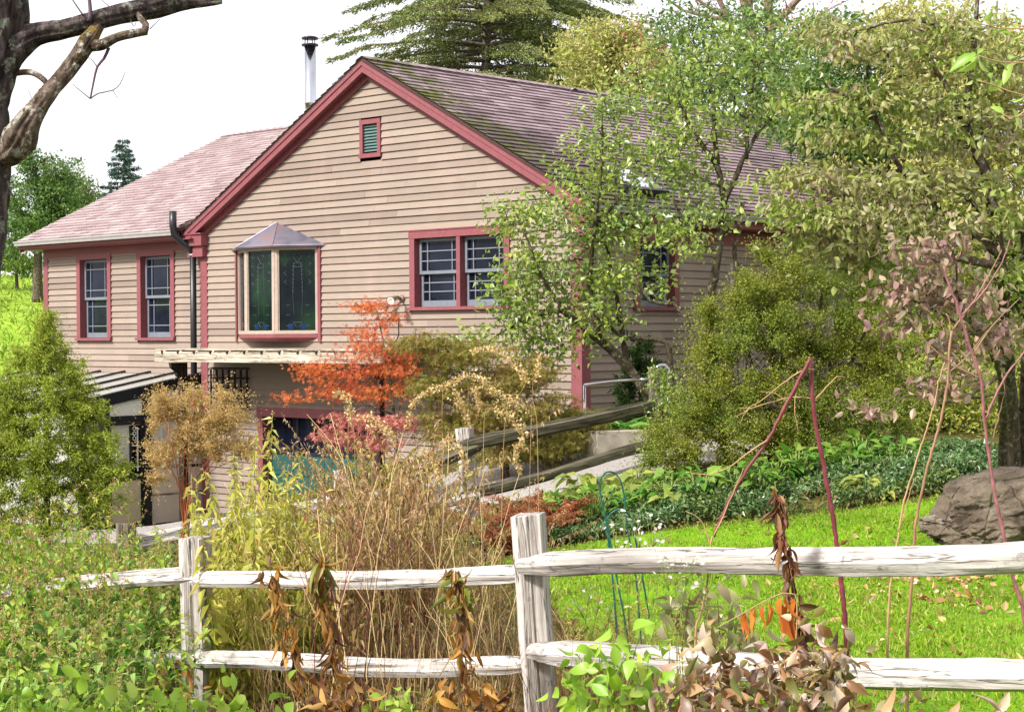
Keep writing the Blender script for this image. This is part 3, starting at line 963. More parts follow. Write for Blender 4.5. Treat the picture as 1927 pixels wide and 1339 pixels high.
# garage door --------------------------------------------------------------
u0, u1, z0, z1 = GAR
mb = MB()
bx(mb, front, u0 - .0, u0 + .11, -.22, .035, z0, z1 - .12); bx(mb, front, u1 - .11, u1, -.22, .035, z0, z1 - .12)
bx(mb, front, u0 - .02, u1 + .02, -.22, .04, z1 - .12, z1 + .02)
gd = mb.build('garage_door', TRIM, house)
TEAL = paint('teal_paint', srgb(38, 82, 76), srgb(80, 110, 104))
mb = MB()
zz = [-2.74, -2.42, -2.10, -1.79]
for a, b in zip(zz[:-1], zz[1:]):
    for k in range(4):
        ua = u0 + .115 + k * (u1 - u0 - .23) / 4
        ub = ua + (u1 - u0 - .23) / 4
        bx(mb, front, ua + .004, ub - .004, -.16, -.13, a + .006, b - .006)
        bx(mb, front, ua + .09, ub - .09, -.15, -.122, a + .07, b - .07)
mb.build('panel', TEAL, gd)
mb = MB()
for k in range(5):
    ua = u0 + .115 + k * (u1 - u0 - .23) / 4
    bx(mb, front, ua - .03, ua + .03, -.16, -.129, -1.785, z1 - .13)
bx(mb, front, u0 + .115, u1 - .115, -.16, -.128, -1.788, -1.74)
mb.build('muntin', plain('dark_frame', srgb(34, 36, 44), .5), gd)
mb = MB(); bx(mb, front, u0 + .115, u1 - .115, -.155, -.145, -1.74, z1 - .13); mb.build('pane', GLASS, gd)

# skylight on the right slope
def slope(x, y, h):
    return np.array([x, y, hz(ez + (XR + EO - x) * PITCH)]) + nv_r * h
mb = MB()
x0, x1, y0, y1 = XR - .62, XR + .02, .95, 1.75
c4 = [(x0, y0), (x1, y0), (x1, y1), (x0, y1)]
mb.add([slope(*p, .02) for p in c4] + [slope(*p, .12) for p in c4], q=[[0, 1, 5, 4], [1, 2, 6, 5], [2, 3, 7, 6], [3, 0, 4, 7], [4, 5, 6, 7]])
sk = mb.build('skylight', BLACKMETAL, house)
mb = MB()
i4 = [(x0 + .06, y0 + .06), (x1 - .06, y0 + .06), (x1 - .06, y1 - .06), (x0 + .06, y1 - .06)]
mb.add([slope(*p, .123) for p in i4], q=[[0, 1, 2, 3]])
m = Mat('skylight_glass', .03, 1.0, 1.0); m.color(srgb(225, 228, 235))
mb.build('pane', m.m, sk)

# stove pipe
pz0, pz1 = 2.2, 4.55
mb = MB(); px_, py_ = -6.62, 1.25
mb.lathe([(.0, hz(pz0)), (.088, hz(pz0)), (.088, hz(3.35)), (.094, hz(3.36)), (.094, hz(3.39)), (.088, hz(3.4)), (.088, hz(3.62)), (.094, hz(3.63)), (.094, hz(3.66)), (.088, hz(3.67)), (.088, hz(pz1)), (.0, hz(pz1))], (px_, py_, 0), 28)
pipe = mb.build('stove_pipe', STEEL, house, True)
mb = MB()
for k in range(4):
    a = k * math.pi / 2 + .4
    mb.tube([(px_ + .085 * math.cos(a), py_ + .085 * math.sin(a), hz(pz1 - .04)), (px_ + .085 * math.cos(a), py_ + .085 * math.sin(a), hz(pz1 + .13))], .008, 5)
mb.lathe([(.0, hz(pz1)), (.13, hz(pz1 - .012)), (.135, hz(pz1 + .01)), (.12, hz(pz1 + .02)), (0, hz(pz1 + .022))], (px_, py_, 0), 28)
mb.lathe([(.0, hz(pz1 + .10)), (.13, hz(pz1 + .095)), (.135, hz(pz1 + .115)), (.10, hz(pz1 + .135)), (0, hz(pz1 + .15))], (px_, py_, 0), 28)
mb.build('cap', plain('pipe_cap', srgb(48, 42, 58), .4, .5, .4), pipe, True)

# black downspout at the left corner of the gable
mb = MB()
dx_ = XL - .16
mb.tube([(dx_ - .16, -.33, hz(1.95)), (dx_ - .16, -.33, hz(1.72)), (dx_ - .15, -.31, hz(1.58)), (dx_ - .09, -.22, hz(1.47)), (dx_ - .02, -.12, hz(1.40)), (dx_, -.07, hz(1.30))], .058, 12)
mb.tube([(dx_, -.07, hz(1.36)), (dx_, -.07, hz(0)), (dx_, -.07, hz(-2.9))], .05, 12)
dsp = mb.build('downspout', BLACKMETAL, house, True)
mb = MB(); mb.lathe([(.052, hz(1.26)), (.055, hz(1.26)), (.055, hz(1.30)), (.052, hz(1.30))], (dx_, -.07, 0), 14); mb.build('collar', GUTTER, dsp)

# twin flood lights left of the double window
LB = plain('bronze_paint', srgb(118, 98, 84), .45, .4)
c0 = np.array(front(-3.24, .05, .50))
mb = MB()
mb.lathe([(0, .0), (.05, .0), (.05, .03), (.03, .045), (0, .045)], c0 - (0, -.04, 0), 16, Matrix.Rotation(R(90), 3, 'X'))
fl = mb.build('flood_light', LB, house, True)
for sg, e in ((-1, (-.19, -.10, -.10)), (1, (.06, -.22, -.02))):
    tip = c0 + np.array(e)
    d = nrm(np.array(e) + (0, 0, -.07))
    mb = MB()
    mb.tube([c0 + (0, -.01, 0), c0 + np.array(e) * .4 + (0, 0, .035), tip - d * .02], .016, 8)
    mb.tube([tip - d * .09, tip - d * .05, tip, tip + d * .035, tip + d * .05], [.026, .036, .045, .06, .064], 16, cap=False)
    lh = mb.build('lamp_head', LB, fl, True)
    mb = MB(); mb.tube([tip + d * .042, tip + d * .046], [.058, .058], 16); mb.build('lens', plain('lens', srgb(215, 212, 205), .15, .6), fl)

# ---------------------------------------------------------------- pergola over the garage door
def hthing(name, label, cat, x, y, group=None):
    p = HW(-x, y, 0)
    p[2] = gz(p[0], p[1])
    return thing(name, label, cat, p, HRZ, group), np.array([x, y, p[2] - ZB])
GREYWOOD = wood('grey_timber', (92, 82, 70), (156, 145, 128), (200, 190, 172), 'X')
DKWOOD = wood('dark_timber', (26, 20, 18), (44, 34, 30), (66, 52, 44), 'Z')
per, pb = hthing('pergola', 'weathered grey timber pergola shelf over the garage door', 'pergola', -5.0, -.8)
mb = MB()
mb.box(-7.50, -2.45, -1.12, -1.075, hz(-.385), hz(-.235))
mb.build('front_beam', GREYWOOD, per, base=pb)
for k in range(13):
    x = -7.3 + k * .39
    mb = MB(); mb.box(x - .016, x + .016, -1.135, -1.121, hz(-.262), hz(-.2145)); mb.build('rafter_end', DKWOOD, per, base=pb)
    mb = MB(); mb.box(x - .02, x + .02, -1.074, -.03, hz(-.33), hz(-.215)); mb.build('rafter', GREYWOOD, per, base=pb)
mb = MB()
k = 0
y = -1.07
while y < -.08:
    mb.box(-7.54, -2.42, y, y + .086, hz(-.2145), hz(-.19)); y += .093
mb.build('top_slat', GREYWOOD, per, base=pb)
for x in (-7.12, -2.8):
    mb = MB()
    mb.box(x - .05, x + .05, -.93, -.83, hz(-2.95), hz(-.4)); mb.build('post', DKWOOD, per, base=pb)
    mb = MB()
    poly = [(x - .03, -1.12, hz(-.40)), (x - .03, -.82, hz(-.40)), (x - .03, -.82, hz(-.86)), (x - .03, -.86, hz(-.80)), (x - .03, -.90, hz(-.66)), (x - .03, -1.0, hz(-.60)), (x - .03, -1.02, hz(-.50)), (x - .03, -1.10, hz(-.47))]
    mb.prism(poly, (1, 0, 0), .06); mb.build('bracket', DKWOOD, per, base=pb)
# trellis on the wall
tr, tb = hthing('trellis', 'dark wooden square trellis on the wall left of the garage door', 'trellis', -7.0, -.06)
mb = MB()
for x in np.linspace(-7.5, -6.62, 7): mb.box(x - .012, x + .012, -.075, -.05, hz(-1.15), hz(-.52))
for z in np.arange(-1.1, -.5, .15): mb.box(-7.52, -6.6, -.05, -.03, hz(z - .012), hz(z + .012))
mb.build('trellis_lattice', DKWOOD, tr, base=tb)

# ---------------------------------------------------------------- greenhouse lean-to on the wing
gh, gb = hthing('greenhouse', 'lean-to greenhouse with black frame and milky panels against the wing', 'greenhouse', -10, -1)
BLKWOOD = plain('black_frame', srgb(26, 30, 36), .5, .4)
m = Mat('milky_panel', .35, .4); m.color(m.ramp(m.noise(1.5, 5, m.co()), [(.3, srgb(206, 202, 192)), (.7, srgb(226, 224, 218))])).transl(srgb(225, 225, 220), .5)
MILKY = m.m
m = Mat('beige_panel', .5, .3); m.color(m.ramp(m.noise(2.2, 5, m.co()), [(.3, srgb(176, 160, 128)), (.7, srgb(206, 194, 168))]))
BEIGE = m.m
GX, GD_ = -7.86, 2.2
zh, zl = -.60, -.97
zf = lambda y: zh + (zl - zh) * (-y / GD_)
xl_ = -12.8
mb = MB()
nb = 7
for k in range(nb):
    a = GX - .05 - k * (GX - xl_ - .05) / nb; b = a - (GX - xl_ - .05) / nb
    mb.add([(a - .02, 0.05, hz(zf(0) - .01)), (b + .02, .05, hz(zf(0) - .01)), (b + .02, -GD_ - .08, hz(zf(-GD_ - .08) - .01)), (a - .02, -GD_ - .08, hz(zf(-GD_ - .08) - .01))], q=[[0, 1, 2, 3]])
mb.build('roof_panel', MILKY, gh, base=gb)
for k in range(nb + 1):
    a = GX - k * (GX - xl_) / nb
    mb = MB()
    w_ = .10 if k == 0 else .035
    h_ = .17 if k == 0 else .03
    mb.beam((a, .07, hz(zf(0.07) - (.06 if k == 0 else -.01))), (a, -GD_ - .1, hz(zf(-GD_ - .1) - (.06 if k == 0 else -.01))), w_, h_)
    mb.build('rafter', BLKWOOD, gh, base=gb)
mb = MB()
posts = [(GX, -1.03), (GX, -1.78), (GX, -2.17)] + [(GX - k * (GX - xl_) / 4, -2.17) for k in range(1, 5)]
for i, (x, y) in enumerate(posts):
    mb = MB()
    w_ = .06 if i < 2 else .045
    mb.box(x - w_, x + w_, y - w_, y + w_, hz(-2.95), hz(zf(y) - .12)); mb.build('post', BLKWOOD, gh, base=gb)
mb = MB()
mb.box(GX - .035, GX + .035, -2.1, .04, hz(-1.30), hz(-1.20))        # head rail
mb.box(GX - .035, GX + .035, -1.72, -1.09, hz(-1.34), hz(-1.305))
mb.box(GX - .035, GX + .035, -2.1, .04, hz(-2.98), hz(-2.88))
mb.box(xl_, GX - .07, -2.2, -2.14, hz(-1.12), hz(-1.02)); mb.box(xl_, GX - .07, -2.2, -2.14, hz(-2.0), hz(-1.92)); mb.box(xl_, GX - .07, -2.2, -2.14, hz(-2.98), hz(-2.88))
mb.build('rail', BLKWOOD, gh, base=gb)
mb = MB()
mb.add([(GX, -1.0, hz(zf(-1.0) - .15)), (GX, .03, hz(zf(0) - .15)), (GX, .03, hz(-1.2)), (GX, -1.0, hz(-1.2))], q=[[0, 1, 2, 3]])
mb.add([(GX, -2.1, hz(zf(-2.1) - .15)), (GX, -1.1, hz(zf(-1.1) - .15)), (GX, -1.1, hz(-1.2)), (GX, -2.1, hz(-1.2))], q=[[0, 1, 2, 3]])
mb.build('upper_pane', MILKY, gh, base=gb)
mb = MB()
mb.box(GX - .01, GX + .01, -.96, .03, hz(-1.62), hz(-1.31)); mb.box(GX - .01, GX + .01, -.96, .03, hz(-2.0), hz(-1.66)); mb.box(GX - .01, GX + .01, -.96, .03, hz(-2.42), hz(-2.05)); mb.box(GX - .01, GX + .01, -.96, .03, hz(-2.87), hz(-2.46))
mb.build('side_panel', plain('pale_board', srgb(204, 194, 178), .7, .2, 0, .1, 3), gh, base=gb)
mb = MB()
mb.box(GX - .002, GX + .03, -.78, -.38, hz(-1.98), hz(-1.93)); mb.box(GX - .002, GX + .03, -.78, -.38, hz(-1.42), hz(-1.38))
mb.box(GX - .002, GX + .03, -.78, -.74, hz(-1.93), hz(-1.42)); mb.box(GX - .002, GX + .028, -.58, -.56, hz(-1.93), hz(-1.42))
mb.build('side_window', plain('white_frame', srgb(205, 206, 212), .5), gh, base=gb)
# the door
mb = MB()
d0, d1 = -1.71, -1.10
mb.box(GX - .02, GX + .02, d0, d0 + .04, hz(-2.86), hz(-1.35)); mb.box(GX - .02, GX + .02, d1 - .24, d1 - .20, hz(-2.1), hz(-1.35)); mb.box(GX - .02, GX + .02, d1 - .04, d1, hz(-2.86), hz(-1.35))
mb.box(GX - .02, GX + .02, d0 + .04, d1 - .04, hz(-2.18), hz(-2.08)); mb.box(GX - .02, GX + .02, d0 + .04, d1 - .04, hz(-2.88), hz(-2.83))
door = mb.build('door', BLKWOOD, gh, base=gb)
mb = MB(); mb.box(GX - .006, GX + .006, d0 + .04, d1 - .24, hz(-2.08), hz(-1.35)); mb.build('pane', MILKY, door, base=None).data.transform(Matrix.Translation(tuple(-gb)))
mb = MB(); mb.box(GX - .006, GX + .006, d0 + .04, d1 - .04, hz(-2.83), hz(-2.18)); mb.build('lower_panel', BEIGE, door).data.transform(Matrix.Translation(tuple(-gb)))
mb = MB(); mb.box(GX - .008, GX + .008, d1 - .20, d1 - .04, hz(-2.08), hz(-1.35)); mb.build('dark_pane', DARK, door).data.transform(Matrix.Translation(tuple(-gb)))
mb = MB()
mb.box(GX + .009, GX + .02, d1 - .105, d1 - .085, hz(-2.05), hz(-1.38))
for z in (-1.98, -1.66): mb.box(GX + .009, GX + .019, d1 - .19, d1 - .05, hz(z - .01), hz(z + .01))
for k in range(3): mb.lathe([(.022, 0), (.034, 0), (.034, .006), (.022, .006)], (GX + .009, d1 - .15, hz(-1.40 - k * .075)), 14, Matrix.Rotation(R(90), 3, 'Y'))
mb.build('white_grille', plain('white_lead', srgb(210, 212, 210), .4), door).data.transform(Matrix.Translation(tuple(-gb)))
mb = MB(); mb.box(-12.7, GX - .1, -2.18, -2.16, hz(-1.9), hz(-1.13)); mb.box(-12.7, GX - .1, -2.18, -2.16, hz(-2.87), hz(-2.01)); mb.build('front_pane', MILKY, gh, base=gb)

# ---------------------------------------------------------------- split-rail fences
FWOOD_X = wood('weathered_rail', (104, 92, 84), (176, 168, 160), (212, 208, 203), 'X', spots=(126, 120, 118))
FWOOD_Z = wood('weathered_post', (84, 74, 68), (152, 143, 135), (200, 193, 186), 'Z', spots=(112, 112, 106))
MWOOD_X = wood('mossy_rail', (40, 36, 28), (70, 66, 52), (104, 98, 80), 'X', spots=(66, 72, 38))
MWOOD_Z = wood('mossy_post', (44, 38, 32), (84, 76, 64), (124, 116, 100), 'Z', spots=(74, 78, 46))
def place_along(o, a, b, axis, parent):
    d = Vector(b) - Vector(a)
    o.rotation_mode = 'QUATERNION'
    o.rotation_quaternion = d.to_track_quat(axis, 'Z' if axis == 'X' else 'Y')
    o.location = Vector(a) - Vector(parent.location)
def hewn(L, r, seed, axis='X', k=11, taper=True, bend=.014, ecc=1.0):
    """a split log: an uneven many-sided section that wanders along its length"""
    g = rng(seed)
    n = max(8, int(L / .06))
    t = np.linspace(0, 1, n)
    base = np.clip(g.normal(1, .13, k), .72, 1.3)
    prof = np.zeros((n, k))
    for j in range(k):
        off = g.uniform(0, 50)
        prof[:, j] = base[j] + [.20 * mnoise.noise((off + x * L * 1.1, j * .45, seed)) + .11 * mnoise.noise((off + x * L * 6, j * 1.3, seed + 9)) for x in t]
    rad = np.full(n, r)
    if taper:
        rad = r * np.clip(.62 + 5.5 * np.minimum(t, 1 - t), 0, 1)
    z = bend * np.sin(t * math.pi * g.uniform(.8, 2.2) + g.uniform(0, 3))
    y = bend * .6 * np.sin(t * math.pi * g.uniform(.8, 2.2) + g.uniform(0, 3))
    z = z - np.interp(t, [0, 1], [z[0], z[-1]]); y = y - np.interp(t, [0, 1], [y[0], y[-1]])
    pts = np.stack([t * L, y, z], -1) if axis == 'X' else np.stack([y, z * .3, t * L], -1)
    return MB().tube(pts, rad, k, prof)
def rail(parent, a, b, r, seed, mat, label=None):
    a, b = np.asarray(a), np.asarray(b)
    o = hewn(float(np.linalg.norm(b - a)), r, seed).build('rail', mat, parent)
    place_along(o, a, b, 'X', parent)
    if label: o['label'] = label
    return o
def square_post(L, w_, d_, seed):
    g = rng(seed)
    n = 16
    t = np.linspace(0, 1, n)
    rows = []
    corner = [(-1, -1), (.12, -1.1), (.2, -.86), (.3, -1.02), (1, -.85), (1.02, .9), (-.9, 1)]
    for i in range(n):
        j = np.array([(mnoise.noise((q * 3.1, t[i] * L * 4, seed)), mnoise.noise((q * 2.7 + 9, t[i] * L * 4, seed))) for q in range(7)])
        rows.append([(c_[0] * w_ / 2 + j[q][0] * .008, c_[1] * d_ / 2 + j[q][1] * .008, t[i] * L + (j[q][0] * .012 if i == n - 1 else 0)) for q, c_ in enumerate(corner)])
    v = np.array(rows).reshape(-1, 3)
    k = 7
    q = [[i * k + j, i * k + (j + 1) % k, (i + 1) * k + (j + 1) % k, (i + 1) * k + j] for i in range(n - 1) for j in range(k)]
    top = len(v)
    v = np.vstack([v, v[-k:].mean(0) + (0, 0, .006), v[:k].mean(0)])
    tt = [[top, (n - 1) * k + j, (n - 1) * k + (j + 1) % k] for j in range(k)] + [[top + 1, (j + 1) % k, j] for j in range(k)]
    return MB().add(v, t=tt, q=q)
def drill(o, cuts):
    """real mortices: carve slots (local boxes) through a post"""
    cb = MB()
    for (c_, r_, h_) in cuts:
        pts = [(c_[0] + r_ * math.cos(a), -.3, c_[2] + h_ * math.sin(a)) for a in np.linspace(0, 2 * math.pi, 14, False)]
        cb.prism(pts, (0, 1, 0), .6)
    co_ = cb.build('cutter', o.data.materials[0])
    md = o.modifiers.new('b', 'BOOLEAN'); md.object = co_; md.operation = 'DIFFERENCE'; md.solver = 'EXACT'
    dg = bpy.context.evaluated_depsgraph_get()
    me = bpy.data.meshes.new_from_object(o.evaluated_get(dg))
    o.modifiers.clear(); o.data = me
    bpy.data.objects.remove(co_)

pA = GD(1018, 7.4)
fence = thing('split_rail_fence', 'weathered pale split rail fence crossing the front of the garden', 'fence', pA)
fr_d = nrm(U(365, 700, 8.4) - U(1000, 700, 7.4)); fr_d[2] = 0
faz = math.atan2(-fr_d[1], -fr_d[0])
for i, (px, d, top, w_, lean) in enumerate(((1024, 7.4, 970, .122, .064), (372, 8.42, 1012, .115, .015), (-110, 9.2, 1040, .12, 0), (2150, 5.7, 950, .12, 0))):
    b_ = GD(px, d); b_[2] -= .15
    t_ = U(px - lean * 500 if i < 2 else px, top, d)
    o = square_post(float(np.linalg.norm(t_ - b_)), w_, w_ * .95, 40 + i).build('post', FWOOD_Z, fence)
    o.rotation_mode = 'XYZ'
    o.location = Vector(b_) - Vector(fence.location)
    o.rotation_euler = (0, -math.atan2(b_[0] - t_[0], t_[2] - b_[2]), faz + (.30 if i == 0 else .1))
    if i == 0:
        Lp = float(np.linalg.norm(t_ - b_))
        hz_ = lambda y: Lp * (1 - (y - 970) / (1400 + 65 - 970))
        drill(o, [((.03, 0, Lp - .16), .022, .035)])
rail(fence, U(1012, 1078, 7.42), U(345, 1090, 8.45), .041, 1, FWOOD_X)
rail(fence, U(1010, 1248, 7.42), U(345, 1241, 8.45), .042, 2, FWOOD_X)
rail(fence, U(385, 1083, 8.38), U(-120, 1128, 9.2), .042, 3, FWOOD_X)
rail(fence, U(388, 1238, 8.38), U(-120, 1262, 9.2), .041, 4, FWOOD_X)
rail(fence, U(978, 1066, 7.36), U(2170, 1036, 5.7), .05, 5, FWOOD_X)
rail(fence, U(1000, 1226, 7.36), U(2170, 1276, 5.7), .056, 6, FWOOD_X)

pB = GD(892, 16)
fence2 = thing('split_rail_fence', 'darker mossy split rail fence climbing beside the drive', 'fence', pB)
for i, (px, d, top, w_, lx) in enumerate(((893, 16.0, 805, .13, -22), (1237, 16.8, 690, .13, 0), (648, 15.2, 885, .12, -4), (236, 13.9, 985, .12, 0))):
    b_ = GD(px, d); b_[2] -= .2
    t_ = U(px + lx, top, d)
    o = square_post(float(np.linalg.norm(t_ - b_)), w_, w_ * .9, 60 + i).build('post', FWOOD_Z if i in (0, 2) else MWOOD_Z, fence2)
    o.location = Vector(b_) - Vector(fence2.location)
    o.rotation_euler = (0, -math.atan2(b_[0] - t_[0], t_[2] - b_[2]), -.5)
rail(fence2, U(868, 838, 15.95), U(1250, 756, 16.85), .058, 11, MWOOD_X)
rail(fence2, U(868, 932, 15.95), U(1250, 832, 16.85), .05, 12, MWOOD_X)
rail(fence2, U(905, 838, 16.02), U(630, 935, 15.15), .05, 13, MWOOD_X)
rail(fence2, U(905, 930, 16.02), U(630, 1000, 15.15), .05, 14, FWOOD_X)
rail(fence2, U(665, 936, 15.2), U(225, 1030, 13.9), .062, 15, FWOOD_X)
rail(fence2, U(665, 1010, 15.2), U(225, 1085, 13.9), .05, 16, FWOOD_X)

# ---------------------------------------------------------------- trees: skeleton, twigs, leaves
def spline(pts, step=.12):
    """smooth curve through control points (Catmull-Rom)"""
    p = np.asarray(pts, float)
    if len(p) < 3:
        n = max(2, int(np.linalg.norm(p[-1] - p[0]) / step) + 1)
        return p[0] + (p[-1] - p[0]) * np.linspace(0, 1, n)[:, None]
    q = np.vstack([2 * p[0] - p[1], p, 2 * p[-1] - p[-2]])
    res = []
    for i in range(len(p) - 1):
        n = max(2, int(np.linalg.norm(p[i + 1] - p[i]) / step))
        t = np.linspace(0, 1, n, False)[:, None]
        a, b, c_, d = q[i:i + 4]
        res.append(.5 * ((2 * b) + (c_ - a) * t + (2 * a - 5 * b + 4 * c_ - d) * t ** 2 + (3 * b - a - 3 * c_ + d) * t ** 3))
    res.append(p[-1:])
    return np.vstack(res)
class Skel:
    def __init__(s, seed):
        s.P, s.Rr, s.mb, s.g = [], [], MB(), rng(seed)
    def limb(s, ctrl, r0, r1, k=8, step=.12, wob=.012):
        """ctrl: control points (world); radius from r0 to r1"""
        p = spline(ctrl, step)
        n = len(p)
        p = p + s.g.normal(0, wob, p.shape) * np.linspace(0, 1, n)[:, None]
        r = np.linspace(r0, r1, n)
        pr = 1 + s.g.normal(0, .06, (n, k))
        s.mb.tube(p, r, k, pr)
        s.P += list(p); s.Rr += list(r)
        return p
    def grow(s, targets, tip=.004, ratio=.5, sag=.0, k=4, maxr=.03, dirs=None):
        """a twig from the nearest part of the skeleton to each target, nearest first"""
        T = np.asarray(targets, float)
        P = np.array(s.P)
        d0 = np.min(np.linalg.norm(T[:, None] - P[None, ::3], axis=2), axis=1)
        ends = np.zeros((len(T), 3))
        for i in np.argsort(d0):
            c_ = T[i]
            P = np.array(s.P)
            dd = np.linalg.norm(P - c_, axis=1) + .55 * np.maximum(0, P[:, 2] - c_[2])
            j = int(np.argmin(dd))
            a = P[j]
            L_ = np.linalg.norm(c_ - a)
            mid = (a + c_) / 2 + s.g.normal(0, .07, 3) * L_ + np.array([0, 0, .12 * L_ - sag * L_])
            n = max(3, min(9, int(L_ / .1) + 2))
            t = np.linspace(0, 1, n)[:, None]
            q = (1 - t) ** 2 * a + 2 * t * (1 - t) * mid + t ** 2 * c_
            r0 = min(maxr, max(tip * 1.3, s.Rr[j] * ratio))
            r = np.linspace(r0, tip, n)
            s.mb.tube(q, r, k, cap=False)
            s.P += list(q[1:]); s.Rr += list(r[1:])
            ends[i] = nrm(q[-1] - q[-2])
        return ends
def blob_pts(g, blobs, shell=.35):
    """random centres in ellipsoids given as (px, py, d, rx px, ry px, depth radius m, n)"""
    res = []
    for (px, py, d, rx, ry, rd, n) in blobs:
        v = nrm(g.normal(size=(n, 3))) * (shell + (1 - shell) * g.uniform(0, 1, (n, 1)) ** .6)
        v = v * np.exp(g.normal(0, .16, (n, 1))) * np.where(g.uniform(size=(n, 1)) < .09, 1.35, 1.0)
        for a in v:
            res.append(U(px + a[0] * rx, py + a[2] * ry, d + a[1] * rd))
    return np.array(res)
def foliage(mb, g, cen, n, sig, L, asp, kind='dia', droop=.3, out=None, oc=.6, curl=.3, flat=.7, upn=.6):
    """n leaves round every centre"""
    m_ = len(cen) * n
    P = np.repeat(cen, n, axis=0) + g.normal(size=(m_, 3)) * np.array([sig, sig, sig * flat])
    D = rdir(g, m_, -droop)
    if out is not None:
        D = nrm(D + oc * np.repeat(out, n, axis=0))
    Nn = rdir(g, m_, upn)
    l = L[0] + (L[1] - L[0]) * g.uniform(0, 1, m_) ** 1.3
    return leaves(mb, P, D, Nn, l, l * g.uniform(asp[0], asp[1], m_), kind, g.normal(curl, .35, m_))
def fronds(mb, g, cen, o, per, L, W, fan, ln, droop, nb=7, scat=.010):
    """ferny sprays: every centre throws nb curved branchlets set on both sides with fine leaves"""
    n = len(cen)
    for k in range(nb):
        d = nrm(o + g.normal(0, fan, (n, 3)))
        ll = ln * g.uniform(.5, 1.5, n)
        m_ = max(4, per // nb)
        sd = nrm(np.cross(d, rdir(g, n, 1.0)))
        for i in range(m_):
            u = (i + g.uniform(0, 1, n)) / m_
            P = cen + d * (ll * (u - .25))[:, None] - np.array([0, 0, droop]) * (ll * np.maximum(0, u) ** 2)[:, None] + g.normal(0, scat, (n, 3))
            D = nrm(d * .8 + sd * ((-1) ** i) * .75 + g.normal(0, .25, (n, 3)) - np.array([0, 0, droop * .8]) * u[:, None])
            l = g.uniform(*L, n) * (1.15 - .6 * u)
            leaves(mb, P, D, rdir(g, n, .6), l, g.uniform(*W, n), 'dia', g.normal(.3, .3, n))
def pruned(cen, keep):
    return cen[keep(cen)]

# --- the old bare tree close to the viewer on the left
g = rng(21)
bt0 = GD(-120, 5.5)
bare = thing('bare_tree', 'old bare tree with ridged bark and lichen spotted limbs at the left edge', 'tree', bt0)
def ridged(ctrl, rads, seed, k=56, depth=.30, step=.012):
    """a limb with furrowed bark modelled in the surface"""
    p = spline(ctrl, step)
    n = len(p)
    L_ = np.r_[0, np.cumsum(np.linalg.norm(np.diff(p, axis=0), axis=1))]
    cp = np.asarray(ctrl, float)
    idx = [int(np.argmin(np.linalg.norm(p - c_, axis=1))) for c_ in cp]
    r = np.interp(np.arange(n), idx, rads)
    prof = np.zeros((n, k))
    for i in range(n):
        for j in range(k):
            a = 2 * math.pi * j / k
            x, y = math.cos(a) * 2.6, math.sin(a) * 2.6
            f = 1 - abs(mnoise.noise((x, y, L_[i] * 3.2 + seed))) * 2
            f2 = mnoise.noise((x * 2.2, y * 2.2, L_[i] * 22 + seed))
            prof[i, j] = 1 + depth * (f * .55 - .2) + .09 * f2 + .10 * mnoise.noise((math.cos(a), math.sin(a), L_[i] * 4 + seed * 2))
    return p, r, prof
def bump_limb(mb, ctrl, rads, seed, **kw):
    rads = [x * .9 for x in rads]
    p, r, pr = ridged(ctrl, rads, seed, **kw)
    mb.tube(p, r, kw.get('k', 56), pr)
d5 = 5.5
px_m = d5 / FPX
mb = MB()
tr_c = [bt0 - (0, 0, .1), U(-110, 900, d5), U(-72, 640, d5), U(-46, 500, d5), U(-33, 380, d5), U(-30, 290, d5), U(-30, 200, d5), U(-16, 110, d5), U(2, 40, d5), U(10, -60, d5), U(20, -300, d5 + .2)]
bump_limb(mb, tr_c, [95 * px_m, 70 * px_m, 54 * px_m, 48 * px_m, 50 * px_m, 56 * px_m, 46 * px_m, 56 * px_m, 50 * px_m, 42 * px_m, 30 * px_m], 3, k=64)
trunk = mb.build('trunk', bark('dark_bark', (38, 31, 31), (108, 96, 93), (134, 136, 122), (16, 16, 5), 1.0), bare, True, base=bt0)
mb = MB()
bump_limb(mb, [U(-15, 120, d5), U(30, 84, d5), U(70, 64, d5), U(120, 55, d5), U(163, 44, d5 + .03), U(230, 26, d5 + .06), U(300, 12, d5 + .1), U(350, 2, d5 + .14), U(395, 3, d5 + .16), U(418, 3, d5 + .17)], [44 * px_m, 32 * px_m, 21 * px_m, 19 * px_m, 19 * px_m, 20 * px_m, 22 * px_m, 19 * px_m, 10 * px_m, 5 * px_m], 7)
bump_limb(mb, [U(350, 4, d5 + .14), U(420, -30, d5 + .3), U(560, -70, d5 + .5)], [14 * px_m, 12 * px_m, 5 * px_m], 8, k=20)
mb.build('limb', bpy.data.materials['dark_bark'], bare, True, base=bt0)
mb = MB()
bump_limb(mb, [U(-18, 300, d5), U(18, 285, d5 - .03), U(38, 262, d5 - .06), U(52, 232, d5 - .07), U(77, 195, d5 - .06), U(98, 168, d5 - .04), U(118, 145, d5 - .02), U(145, 110, d5), U(165, 80, d5), U(185, 50, d5 + .03)], [20 * px_m, 30 * px_m, 34 * px_m, 26 * px_m, 19 * px_m, 17 * px_m, 16 * px_m, 17 * px_m, 18 * px_m, 12 * px_m], 12, depth=.2)
bump_limb(mb, [U(172, 86, d5), U(192, 84, d5 - .02), U(218, 71, d5 - .03), U(245, 64, d5 - .02), U(276, 59, d5)], [12 * px_m, 11 * px_m, 9 * px_m, 9 * px_m, 8 * px_m], 14, k=24, depth=.18)
bump_limb(mb, [U(272, 58, d5), U(274, 46, d5 + .02), U(264, 34, d5 + .04), U(258, 20, d5 + .06)], [8 * px_m, 7 * px_m, 6 * px_m, 5 * px_m], 15, k=16, depth=.18)
